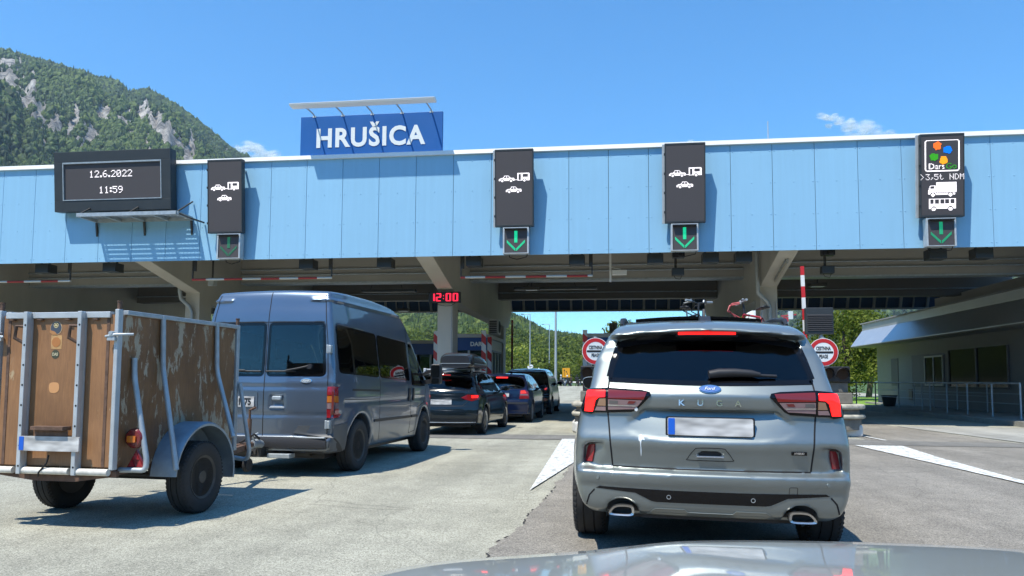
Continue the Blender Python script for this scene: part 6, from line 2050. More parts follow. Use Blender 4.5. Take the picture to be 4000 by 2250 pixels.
for sg in (-1, 1):
    def rod(pts, r=0.021):
        mb = MB()
        pp = crom([(i, 0) for i in range(len(pts))], 1, False)
        q = []
        P = [Vector((sg * p[0], p[1], p[2])) for p in pts]
        for i, p in enumerate(P):                               # rounded bends
            if 0 < i < len(P) - 1:
                a, b = (P[i - 1] - p), (P[i + 1] - p)
                d = min(0.07, a.length * 0.4, b.length * 0.4)
                A, B = p + a.normalized() * d, p + b.normalized() * d
                q += [A.lerp(p, t).lerp(p.lerp(B, t), t) for t in (0, 0.33, 0.66, 1)]
            else: q.append(p)
        mb.tube(q, r, 10)
        mb.build("brace", M['galv'], tr, smooth=60)
    rod([(TW + 0.02, 0.17, 1.30), (TW + 0.03, 0.165, 1.15), (0.71, 0.13, 0.52), (0.71, 0.12, T0 - 0.03), (0.50, 0.10, T0 - 0.03)])
    rod([(TW + 0.02, 0.50, T1 + 0.01), (TW + 0.03, 0.51, 1.22), (0.76, 0.43, T0 - 0.06)])
    rod([(TW + 0.02, 1.28, T1 + 0.01), (TW + 0.03, 1.29, 1.21), (0.76, 1.25, 0.62)])
    rod([(TW + 0.03, TL + 0.03, 1.1), (0.66, TL + 0.05, 0.45), (0.62, TL + 0.08, 0.36), (0.40, TL + 0.02, 0.40)])
    # round-topped mudguard with its inner cheek
    yc, zc, ra = 0.88, 0.325, 0.45
    n = 22
    mb = MB()
    ang = [R(176 - 186 * i / n) for i in range(n + 1)]
    outer = [(yc - ra * math.cos(math.pi - a) * -1 * -1, zc + ra * math.sin(a)) for a in ang]
    outer = [(yc + ra * math.cos(a), zc + ra * math.sin(a)) for a in ang]
    inner = [(yc + (ra - 0.012) * math.cos(a), zc + (ra - 0.012) * math.sin(a)) for a in ang]
    lip = [(yc + (ra - 0.035) * math.cos(a), zc + (ra - 0.035) * math.sin(a)) for a in ang]
    x0, x1 = sg * (TW + 0.003), sg * (TW + 0.225)
    m_ = n + 1
    vs = [(x0, y, z) for y, z in outer] + [(x1 - sg * 0.03, y, z) for y, z in outer] + [(x1, yc + (y - yc) * 0.965, zc + (z - zc) * 0.965) for y, z in outer] + [(x1 - sg * 0.004, y, z) for y, z in lip] + [(x1 - sg * 0.03, y, z) for y, z in inner] + [(x0, y, z) for y, z in inner]
    fs = []
    for r_ in range(5):
        for i in range(n): fs.append((r_ * m_ + i, r_ * m_ + i + 1, (r_ + 1) * m_ + i + 1, (r_ + 1) * m_ + i))
    fs += [(0, 5 * m_, 4 * m_, 3 * m_, 2 * m_, m_), tuple(k * m_ + n for k in (0, 1, 2, 3, 4, 5))]
    mb.add(vs, fs)
    # the cheek that fills the rear half between guard and box
    mb.build("mudguard", M['fender'], tr, smooth=50)
    mb = MB(); mb.prism([(yc - 0.43, T0 - 0.04)] + [(yc + (ra - 0.02) * math.cos(a), zc + (ra - 0.02) * math.sin(a)) for a in ang[2:-2]] + [(yc + 0.43, T0 - 0.04)], 'x', sg * (TW + 0.002), sg * (TW + 0.012)); mb.build("guard_cheek", M['fender'], tr)
    wheel(tr, sg * 0.635, 0.88, 0.305, 0.170, 0.178, sg, 'steel', M['steel_rim'])
    mb = MB(); mb.lathe([(0, -0.045), (0.062, -0.043), (0.075, -0.03), (0.078, 0.01), (0, 0.01)], (sg * 0.60, 0.15, 0.685), 'y', 24); o = mb.build("round_lamp", M['lamp_dark'], tr, smooth=40)
    mb = MB(); mb.prism(rrect(sg * 0.60 - 0.042, 0.655, sg * 0.60 + 0.03, 0.705, 0.008), 'y', 0.095, 0.104); mb.build("amber_cell", M['led_amber_soft'], o)
    mb = MB(); mb.prism([(sg * 0.62 - 0.085, 0.455), (sg * 0.62 + 0.085, 0.455), (sg * 0.62, 0.605)], 'y', 0.13, 0.15); o = mb.build("triangle_reflector", M['lamp_dark'], tr, bevel=0.004)
    for dx, dz in ((-0.036, 0.468), (0.036, 0.468), (0, 0.525)):
        mb = MB(); mb.prism([(sg * 0.62 + dx - 0.030, dz), (sg * 0.62 + dx + 0.030, dz), (sg * 0.62 + dx, dz + 0.055)], 'y', 0.124, 0.129); mb.build("reflector_cell", M['reflector'], o)
number_plate(tr, (0.035, -0.085, 0.648))
mb = MB(); mb.box((-0.10, -0.078, 0.59), (0.19, -0.072, 0.75)); mb.box((-0.10, -0.12, 0.75), (0.18, -0.03, 0.78)); mb.build("plate_lamp_bracket", M['rust'], tr, bevel=0.006)
mb = MB(); mb.tube([(0.02, -0.06, 0.56), (0.0, -0.055, 0.50), (-0.06, -0.06, 0.43), (-0.09, -0.03, 0.40)], 0.007, 6); mb.build("cable", M['rubber'], tr, smooth=60)
# stickers on the tailboard
disc = lambda x, z, r: [(x + r * math.cos(2 * math.pi * i / 32), z + r * math.sin(2 * math.pi * i / 32)) for i in range(32)]
mb = MB(); mb.prism([(-0.06, 1.365), (0.035, 1.365), (0.035, 1.47), (-0.06, 1.475)], 'y', -0.0015, 0.0); mb.build("old_sticker_patch", mat("bare_ply", (0.50, 0.29, 0.12), 0.8, var=0.25, vscale=20), tr)
mb = MB(); mb.prism(disc(-0.015, 1.418, 0.038), 'y', -0.003, -0.0016); mb.build("old_sticker_trace", mat("sticker_trace", (0.42, 0.17, 0.05), 0.6), tr)
mb = MB(); mb.prism(disc(-0.02, 1.527, 0.052), 'y', -0.002, 0.0); o = mb.build("round_sticker", mat("sticker_rim", (0.60, 0.42, 0.24), 0.5), tr)
mb = MB(); mb.prism(disc(-0.021, 1.528, 0.048), 'y', -0.003, -0.0021); mb.build("sticker_field", mat("sticker_slate", (0.06, 0.075, 0.10), 0.5), o)
mb = MB(); mb.prism(disc(-0.021, 1.549, 0.021), 'y', -0.004, -0.0031); mb.build("sticker_ball", mat("sticker_gold", (0.62, 0.52, 0.28), 0.5), o)
mb = MB()
for a in range(5):
    mb.prism(disc(-0.021 + 0.0125 * math.cos(R(90 + 72 * a)), 1.549 + 0.0125 * math.sin(R(90 + 72 * a)), 0.0045), 'y', -0.005, -0.0041)
mb.build("sticker_star", M['black'], o)
mb = MB(); mb.prism([(-0.072, 1.512), (-0.03, 1.50), (-0.005, 1.475), (-0.05, 1.474), (-0.075, 1.495)], 'y', -0.0042, -0.0032); mb.build("torn_patch", mat("torn_ply", (0.40, 0.19, 0.07), 0.7), o)
mb = MB(); mb.prism(disc(-0.018, 1.325, 0.034), 'y', -0.002, 0.0); o = mb.build("round_sticker", mat("sticker_olive", (0.06, 0.065, 0.04), 0.5), tr)
vs, fs = text_mb("DAS", 0.032, 0.001, 0.0012, xscale=0.85)
mb = MB(); mb.add(place(vs, (-0.018, -0.0032, 1.325)), fs); mb.build("sticker_word", mat("sticker_cream", (0.5, 0.46, 0.30), 0.5), o)
mb = MB(); mb.prism(crom([(-0.055, 1.10), (0.015, 1.105), (0.03, 1.06), (0.005, 1.03), (-0.05, 1.035)], 4), 'y', -0.0015, 0.0); mb.build("peeled_patch", mat("pale_peel", (0.58, 0.29, 0.12), 0.8), tr)
# drawbar, coupling, jockey wheel
mb = MB(); mb.bar((-0.42, TL - 0.2, 0.40), (0.0, TL + 1.15, 0.385), 0.05, 0.06); mb.bar((0.42, TL - 0.2, 0.40), (0.0, TL + 1.15, 0.385), 0.05, 0.06); mb.tube([(0, TL + 0.9, 0.40), (0.0, TL + 1.33, 0.40)], 0.032, 12); mb.build("drawbar", M['rust'], tr, smooth=40)
mb = MB(); mb.tube([(0, TL + 1.25, 0.40), (0, TL + 1.38, 0.405), (0, TL + 1.46, 0.385)], [0.045, 0.05, 0.045], 12); mb.tube([(0.0, TL + 1.30, 0.44), (0.02, TL + 1.24, 0.50), (0.03, TL + 1.33, 0.52)], 0.012, 8); mb.build("coupling", M['galv'], tr, smooth=50)
mb = MB(); mb.tube([(0.10, TL + 1.0, 0.25), (0.10, TL + 1.02, 0.70)], 0.026, 10); mb.tube([(0.10, TL + 1.02, 0.70), (0.10, TL + 1.02, 0.80), (0.19, TL + 0.98, 0.83)], 0.014, 8); o = mb.build("jockey_post", M['rust'], tr, smooth=50)
mb = MB(); mb.lathe([(0, -0.025), (0.07, -0.025), (0.075, 0), (0.07, 0.025), (0, 0.025)], (0.10, TL + 1.0, 0.20), 'x', 20); mb.build("jockey_wheel", M['rubber'], o, smooth=40)
mb = MB(); mb.tube([(0.0, TL + 1.0, 0.44), (0.06, TL + 1.2, 0.52), (0.04, TL + 1.35, 0.46), (-0.1, TL + 1.5, 0.46)], 0.012, 6); mb.build("electric_cable", M['rubber'], tr, smooth=60)
# ------------------------------------------------------------------ the queue of smaller cars under the canopy
def small_car(name, label, loc, rz, scale, L, W, H, prof, hw, plan, arches, side, rear, front, m_paint, m_rear_glass, rim, arch_r, h=0.025,
              crown=(0.09, 0.35, 0.05), k=0.05, belt=0.95, extra=None, rw=0.31, roof=None):
    t = thing(name, label, "car", loc, rz)
    t.scale = (scale, scale, scale)
    fld, _ = car_field(L, W, H, prof, hw, plan, h, crown[0], crown[1], k, crown[2], 0.05, belt, [(y, rw + 0.01, arch_r) for y in arches], W / 2 - 0.33, 0.01, extra)
    sh = lambda p, d: [(a + (sum(q[0] for q in p) / len(p) - a) * d, b + (sum(q[1] for q in p) / len(p) - b) * d) for a, b in p]
    G = hollow(fld, [sh(p, 0.04) for p in side], sh(rear, 0.04), sh(front, 0.03), 0.06, 0.55, L * 0.45, (0.3, L - 0.9))
    body_mesh(G, "body", m_paint, t)
    panel(fld, "rear_window", rear, 'y', -1, -0.1, m_rear_glass, t, 0.002, 0.003, 0.06)
    mb = MB(); mb.add(*conform_line(fld, rear + rear[:1], 'y', -1, -0.1, 0.025, 0.003)); mb.build("window_seal", M['gloss_black'], t, smooth=60)
    for p in side:
        for sg in (1, -1):
            panel(fld, "side_window", p, 'x', sg, sg * (W / 2 + 0.1), M['tint_mid'], t, 0.002, 0.003, 0.08)
    panel(fld, "windscreen", front, 'y', 1, L + 0.1, M['tint_light'], t, 0.002, 0.003, 0.08)
    for sx in (-1, 1):
        for y in arches:
            wheel(t, sx * (W / 2 - 0.115), y, rw, 0.20, rw * 0.68, sx, rim[0], rim[1])
    mb = MB(); mb.box((-W / 2 + 0.25, 0.3, 0.18), (W / 2 - 0.25, L - 0.3, 0.24)); mb.build("underbody", M['black'], t)
    return t, fld

def mirror_pair(t, W, y, z, m):
    for sg in (1, -1):
        mb = MB(); mb.ball((sg * (W / 2 + 0.07), y, z), (0.105, 0.055, 0.065), 10); mb.bar((sg * (W / 2 - 0.07), y + 0.03, z - 0.04), (sg * (W / 2 + 0.05), y, z - 0.02), 0.05, 0.035)
        o = mb.build("door_mirror", m, t, smooth=60)
        mb = MB(); mb.lathe([(0, -0.004), (0.05, -0.004), (0.05, 0.0)], (sg * (W / 2 + 0.075), y - 0.050, z), 'y', 16); mb.build("mirror_glass", M['win_dark'], o)

# the dark estate with the roof box
aprof = crom([(0.10, 0.24), (0.03, 0.32), (0.0, 0.45), (0.01, 0.60), (0.05, 0.68), (0.075, 0.80), (0.08, 0.93), (0.12, 1.02), (0.36, 1.27), (0.40, 1.315, 0), (0.28, 1.335), (0.27, 1.35), (0.6, 1.40), (1.3, 1.435), (2.0, 1.43), (2.4, 1.36), (3.15, 0.98),
              (3.7, 0.90), (4.1, 0.78), (4.28, 0.60), (4.30, 0.40), (4.2, 0.24), (3.4, 0.20), (0.8, 0.20)], 5)
ahw = [(0.15, 0.80), (0.28, 0.86), (0.5, 0.885), (0.7, 0.885), (0.88, 0.86), (1.0, 0.80), (1.15, 0.735), (1.3, 0.66), (1.4, 0.58), (1.6, 0.5)]
cplan = lambda L: [(-0.2, 0.05, 0.04), (0.3, 0.02, 0.01), (0.8, 0, 0), (L * 0.7, 0, 0), (L - 0.5, 0.04, 0.05), (L, 0.13, 0.15)]
a_side = [crom([(0.55, 1.06), (0.72, 1.26), (0.98, 1.33), (1.15, 1.34), (1.22, 1.02), (0.9, 1.02)], 3), crom([(1.28, 1.02), (1.24, 1.34), (1.85, 1.34), (1.98, 0.99)], 3), crom([(2.06, 0.98), (1.95, 1.33), (2.3, 1.28), (2.95, 0.98)], 3)]
a_rear = crom([(-0.70, 1.03), (-0.60, 1.25), (0, 1.275), (0.60, 1.25), (0.70, 1.03), (0.35, 1.005), (0, 1.0), (-0.35, 1.005)], 4)
a_front = crom([(-0.62, 1.02), (-0.48, 1.34), (0, 1.36), (0.48, 1.34), (0.62, 1.02), (0, 0.99)], 4)
est, ef = small_car("estate_car", "dark estate car with a roof box, right behind the blue van's nose", (-3.58, 15.35, 0), -R(2), 0.94, 4.31, 1.785, 1.44, aprof, ahw, cplan(4.31), (0.82, 3.44),
                    a_side, a_rear, a_front, M['wagon_paint'], M['clear_glass'], (5, M['alloy']), 0.36)
for sg in (1, -1):
    q = [(0.46, 0.835), (0.60, 0.90), (0.84, 0.895), (0.845, 0.80), (0.70, 0.755), (0.56, 0.79)]
    q = q if sg > 0 else mir(q)
    o = panel(ef, "tail_lamp", q, 'y', -1, -0.1, M['lamp_red'], est, 0.010, 0.02, 0.03, puff=0.002)
    q2 = [(0.69, 0.885), (0.825, 0.882), (0.825, 0.835), (0.70, 0.825)]
    panel(ef, "lit_cell", q2 if sg > 0 else mir(q2), 'y', -1, -0.1, M['lamp_lit'], o, 0.016, 0.006, 0.03)
    panel(ef, "lamp_side", [(0.14, 0.79), (0.30, 0.81), (0.34, 0.87), (0.16, 0.895)], 'x', sg, sg * 1.0, M['lamp_red'], o, 0.008, 0.016, 0.03)
mb = MB(); mb.box((-0.17, 0.29, 1.325), (0.17, 0.31, 1.338)); mb.build("third_brake_lamp", M['lamp_soft'], est)
number_plate(est, (0, 0.045, 0.735))
lines(ef, "shut_line", [([(0.62, 0.99), (0.67, 0.80), (0.50, 0.655), (0, 0.65), (-0.50, 0.655), (-0.67, 0.80), (-0.62, 0.99)], 'y', -1, -0.1)], M['seam'], est, 0.01)
lines(ef, "bright_strip", [([(-0.80, 0.30), (-0.4, 0.29), (0.4, 0.29), (0.80, 0.30)], 'y', -1, -0.1)], M['zinc'], est, 0.012)
for sg in (1, -1):
    mb = MB(); mb.tube([(sg * 0.56, 0.62, 1.375), (sg * 0.57, 0.75, 1.425), (sg * 0.58, 1.4, 1.44), (sg * 0.56, 2.2, 1.42), (sg * 0.55, 2.35, 1.375)], 0.018, 10); mb.build("roof_rail", M['alloy'], est, smooth=60)
mb = MB(); mb.tube([(-0.2, 0.16, 1.045), (0.1, 0.155, 1.035), (0.3, 0.16, 1.04)], 0.012, 8); mb.build("rear_wiper", M['trim'], est)
mb = MB(); mb.prism([(0.50, 1.38), (0.62, 1.385), (0.62, 1.45)], 'x', -0.1, -0.085); mb.build("roof_antenna", M['trim'], est)
mirror_pair(est, 1.785, 2.95, 1.02, M['wagon_paint'])
seats(est, ((1.15, 3), (2.1, 2)), M['seat'], 1.2, 0.45, top=0.92)

bx = thing("roof_box", "glossy black roof box strapped on the dark estate car", "roof box", (-3.58, 15.35, 0), -R(2))
def rbox():
    Lb, hw_, z0, z1 = 1.95, 0.36, 1.40, 1.725
    ny, ns = 26, 24
    vs = []
    for i in range(ny + 1):
        t_ = i / ny
        y = 0.12 + Lb * t_
        wv = hw_ * min(1.0, (t_ * 9 + 0.55)) ** 0.3 * (1 - 0.25 * max(0, (t_ - 0.6) / 0.4) ** 2)
        top = z0 + 0.05 + (z1 - z0 - 0.05) * min(1, 0.62 + t_ * 3.2) ** 0.6 * (1 - 0.80 * max(0, (t_ - 0.30) / 0.70) ** 1.7)
        for j in range(ns):
            a = 2 * math.pi * j / ns
            c, s = math.cos(a), math.sin(a)
            sx = math.copysign(abs(c) ** 0.42, c) * wv
            zz = (top - z0 - 0.09) * max(0, s) ** 0.45 + z0 + 0.09 if s >= 0 else z0 + 0.09 - 0.09 * abs(s) ** 0.5
            vs.append((0.30 + sx, y, zz))
    fs = [(i * ns + j, i * ns + (j + 1) % ns, (i + 1) * ns + (j + 1) % ns, (i + 1) * ns + j) for i in range(ny) for j in range(ns)]
    fs += [tuple(range(ns - 1, -1, -1)), tuple(range(ny * ns, ny * ns + ns))]
    return vs, fs
mb = MB(); mb.add(*rbox()); mb.build("box_shell", mat("box_black", (0.020, 0.020, 0.022), 0.22, spec=0.6), bx, smooth=45)
mb = MB()
for sx in (-0.375, 0.375):
    mb.box((0.30 + sx * 0.99 - 0.004, 0.3, 1.485), (0.30 + sx * 0.99 + 0.004, 1.6, 1.497))
mb.box((-0.02, 0.105, 1.487), (0.62, 0.115, 1.499))
mb.build("lid_seam", M['zinc'], bx)
for y in (0.75, 1.45):
    mb = MB(); mb.bar((-0.52, y, 1.375), (0.52, y, 1.375), 0.05, 0.025, (0, 0, 1)); mb.box((-0.56, y - 0.05, 1.33), (-0.50, y + 0.05, 1.40)); mb.box((0.50, y - 0.05, 1.33), (0.56, y + 0.05, 1.40)); mb.build("cross_bar", M['galv_light'], bx, bevel=0.008)

# colourful bedding inside the rear window
for cx, w, hh, colr, lab in ((-0.42, 0.24, 0.10, (0.12, 0.45, 0.40), "turquoise bedding at the left of the estate car's rear window"), (-0.14, 0.26, 0.17, (0.62, 0.24, 0.28), "pink bedding heaped in the middle of the estate car's rear window"),
                             (0.10, 0.20, 0.09, (0.10, 0.35, 0.62), "blue bedding in front of the pink heap"), (0.33, 0.26, 0.19, (0.80, 0.50, 0.10), "yellow bedding heaped at the right of the estate car's rear window")):
    n1, n2 = 22, 12
    vs = []
    for i in range(n2 + 1):
        for j in range(n1 + 1):
            u, v = j / n1 * 2 - 1, i / n2 * 2 - 1
            z = hh * max(0, 1 - abs(u) ** 2.2) * max(0, 1 - abs(v) ** 2.2) * (1 + 0.22 * math.sin(u * 7 + cx * 20 + v * 3) + 0.12 * math.sin(v * 11 + u * 4))
            vs.append((cx + u * w, 0.40 + v * 0.2, 0.985 + z))
    m_ = (n1 + 1)
    fs = [(i * m_ + j, i * m_ + j + 1, (i + 1) * m_ + j + 1, (i + 1) * m_ + j) for i in range(n2) for j in range(n1)]
    k0 = len(vs)
    vs += [(a, b, 0.80) for a, b, c in vs[:k0]]
    fs += [(f[3] + k0, f[2] + k0, f[1] + k0, f[0] + k0) for f in fs[:n1 * n2]]
    mb = MB(); mb.add(vs, fs)
    o = mb.build("bedding", mat("bedding_cloth", colr, 0.9, var=0.3, vscale=9), None, smooth=70)
    o.matrix_world = Matrix.Translation((-3.58, 15.35, 0)) @ Matrix.Rotation(-R(2), 4, 'Z') @ Matrix.Scale(0.94, 4)
    tag(o, lab, "bedding")

# the navy hatchback
gprof = crom([(0.08, 0.24), (0.02, 0.32), (0.0, 0.45), (0.0, 0.60), (0.05, 0.645), (0.065, 0.75), (0.085, 0.90), (0.12, 0.985), (0.42, 1.33), (0.50, 1.385), (0.8, 1.42), (1.3, 1.44), (2.0, 1.42), (2.35, 1.33), (2.95, 0.98), (3.5, 0.92), (3.95, 0.80), (4.12, 0.62), (4.15, 0.42), (4.05, 0.24), (3.3, 0.2), (0.8, 0.2)], 5)
ghw = [(0.15, 0.78), (0.28, 0.835), (0.5, 0.865), (0.7, 0.865), (0.9, 0.845), (1.0, 0.80), (1.15, 0.745), (1.3, 0.675), (1.4, 0.60), (1.6, 0.5)]
g_side = [crom([(0.62, 1.02), (0.80, 1.28), (1.5, 1.34), (1.62, 0.99)], 3), crom([(1.70, 0.99), (1.60, 1.34), (2.15, 1.28), (2.75, 0.98)], 3)]
g_rear = crom([(-0.66, 1.01), (-0.56, 1.30), (0, 1.325), (0.56, 1.30), (0.66, 1.01), (0, 0.995)], 4)
g_front = crom([(-0.60, 1.01), (-0.48, 1.32), (0, 1.335), (0.48, 1.32), (0.60, 1.01), (0, 0.99)], 4)
hat, hf = small_car("hatchback_car", "navy hatchback in the queue between the estate car and the tall black car", (-3.07, 20.3, 0), -R(1.5), 0.94, 4.15, 1.735, 1.44, gprof, ghw, cplan(4.15), (0.77, 3.28),
                    g_side, g_rear, g_front, M['hatch_paint'], M['tint_light'], (7, M['alloy']), 0.35)
for sg in (1, -1):
    q = [(0.56, 0.69), (0.575, 0.935), (0.72, 0.945), (0.80, 0.90), (0.83, 0.70)]
    o = panel(hf, "tail_lamp", q if sg > 0 else mir(q), 'y', -1, -0.1, M['lamp_red'], hat, 0.010, 0.02, 0.03, puff=0.002)
    q = [(0.59, 0.84), (0.595, 0.925), (0.71, 0.93), (0.76, 0.85)]
    panel(hf, "lit_cell", q if sg > 0 else mir(q), 'y', -1, -0.1, M['lamp_soft'], o, 0.016, 0.006, 0.03)
    q = [(0.585, 0.79), (0.585, 0.825), (0.79, 0.82), (0.80, 0.79)]
    panel(hf, "clear_cell", q if sg > 0 else mir(q), 'y', -1, -0.1, M['lamp_clear'], o, 0.015, 0.006, 0.03)
panel(hf, "third_brake_lamp", [(-0.17, 1.285), (0.17, 1.285), (0.17, 1.31), (-0.17, 1.31)], 'y', -1, -0.1, M['lamp_lit'], hat, 0.012, 0.01, 0.03)
panel(hf, "bumper_strip", [(-0.80, 0.545), (0.80, 0.545), (0.80, 0.60), (-0.80, 0.60)], 'y', -1, -0.1, M['trim'], hat, 0.008, 0.012, 0.05)
lines(hf, "shut_line", [([(0.62, 0.98), (0.565, 0.80), (0.56, 0.635), (0, 0.63), (-0.56, 0.635), (-0.565, 0.80), (-0.62, 0.98)], 'y', -1, -0.1)], M['seam'], hat, 0.01)
mb = MB(); mb.tube([(0, 0.16, 1.03), (0.2, 0.165, 1.06), (0.42, 0.17, 1.07)], 0.012, 8); mb.build("rear_wiper", M['trim'], hat)
number_plate(hat, (0, 0.055, 0.80))
mirror_pair(hat, 1.735, 2.70, 1.02, M['hatch_paint'])
seats(hat, ((1.05, 3), (2.0, 2)), M['seat'], 1.15, 0.45, top=0.95)

# the tall black car
fprof = crom([(0.08, 0.26), (0.02, 0.34), (0.0, 0.48), (0.0, 0.66), (0.04, 0.72), (0.05, 0.90), (0.085, 1.06), (0.24, 1.45), (0.28, 1.53), (0.22, 1.56), (0.23, 1.59), (0.6, 1.64), (1.4, 1.665), (2.2, 1.63), (2.6, 1.50), (3.25, 1.12), (3.6, 1.05), (3.95, 0.90), (4.12, 0.70), (4.15, 0.45), (4.05, 0.26), (3.3, 0.2), (0.8, 0.2)], 5)
fhw = [(0.15, 0.80), (0.28, 0.855), (0.5, 0.885), (0.75, 0.885), (0.95, 0.865), (1.08, 0.835), (1.3, 0.79), (1.5, 0.72), (1.62, 0.64), (1.8, 0.55)]
f_side = [crom([(0.45, 1.10), (0.55, 1.46), (1.42, 1.52), (1.45, 1.07)], 3), crom([(1.52, 1.07), (1.50, 1.52), (2.2, 1.47), (2.85, 1.09)], 3)]
f_rear = crom([(-0.70, 1.07), (-0.64, 1.46), (0, 1.485), (0.64, 1.46), (0.70, 1.07), (0, 1.05)], 4)
f_front = crom([(-0.66, 1.15), (-0.54, 1.50), (0, 1.52), (0.54, 1.50), (0.66, 1.15), (0, 1.13)], 4)
mpv, ff = small_car("tall_car", "tall black car with a pale blue roof at the head of the queue", (-2.96, 25.35, 0), -R(1.5), 0.94, 4.15, 1.78, 1.665, fprof, fhw, cplan(4.15), (0.80, 3.41),
                    f_side, f_rear, f_front, M['mpv_paint'], M['tint_light'], (5, M['alloy']), 0.36)
v0, f0 = net(ff.F, ff.o, ff.h)
g0 = ff.grad(v0)
keep = (v0[:, 2] > 1.53) & (v0[:, 1] < 2.5)
fk = f0[keep[f0].all(1)]
ui, inv = np.unique(fk.ravel(), return_inverse=True)
npmesh("roof_skin", (v0 + g0 * 0.006)[ui], inv.reshape(-1, 4), M['mpv_roof'], mpv, True)
for sg in (1, -1):
    q = [(0.71 * sg + 0.075 * math.cos(2 * math.pi * i / 24), 0.935 + 0.08 * math.sin(2 * math.pi * i / 24)) for i in range(24)]
    o = panel(ff, "round_tail_lamp", q, 'y', -1, -0.1, M['lamp_red'], mpv, 0.012, 0.02, 0.03, puff=0.003)
    q = [(0.71 * sg + 0.045 * math.cos(2 * math.pi * i / 16), 0.935 + 0.04 * math.sin(2 * math.pi * i / 16)) for i in range(16)]
    panel(ff, "lit_cell", q, 'y', -1, -0.1, M['lamp_soft'], o, 0.02, 0.006, 0.03)
    q = [(0.70 * sg + 0.06 * math.cos(2 * math.pi * i / 20), 0.55 + 0.055 * math.sin(2 * math.pi * i / 20)) for i in range(20)]
    panel(ff, "rear_reflector", q, 'y', -1, -0.1, M['reflector'], mpv, 0.010, 0.015, 0.03)
panel(ff, "third_brake_lamp", [(-0.17, 1.50), (0.17, 1.50), (0.17, 1.525), (-0.17, 1.525)], 'y', -1, -0.1, M['lamp_dark'], mpv, 0.012, 0.01, 0.03)
mb = MB(); mb.tube([(0, 0.5, 1.63), (0, 0.42, 1.72)], [0.015, 0.006], 8); mb.build("roof_antenna", M['trim'], mpv)
number_plate(mpv, (0, 0.03, 0.80))
mirror_pair(mpv, 1.78, 2.85, 1.13, M['mpv_paint'])
seats(mpv, ((1.1, 3), (2.1, 2)), M['seat'], 1.2, 0.5, top=1.05)

# ------------------------------------------------------------------ the car ahead of the grey one, hidden but for the bicycles on its roof
ahead = copy_tree(hat)
ahead.name = "hatchback_car"
ahead.location = (1.78, 11.2, 0)
ahead.rotation_euler = (0, 0, -R(3))
ahead.scale = (1, 1, 1)
tag(ahead, "hatchback with two bicycles on its roof, hidden behind the grey sport utility car", "car")
rk = thing("roof_rack", "roof rack under the two bicycles beyond the grey car's roof", "roof rack", (1.78, 11.2, 0), -R(3))
for y in (1.1, 1.9):
    mb = MB(); mb.bar((-0.6, y, 1.46), (0.6, y, 1.46), 0.06, 0.03); mb.box((-0.62, y - 0.04, 1.37), (-0.56, y + 0.04, 1.46)); mb.box((0.56, y - 0.04, 1.37), (0.62, y + 0.04, 1.46)); mb.build("cross_bar", M['alloy'], rk, bevel=0.006)

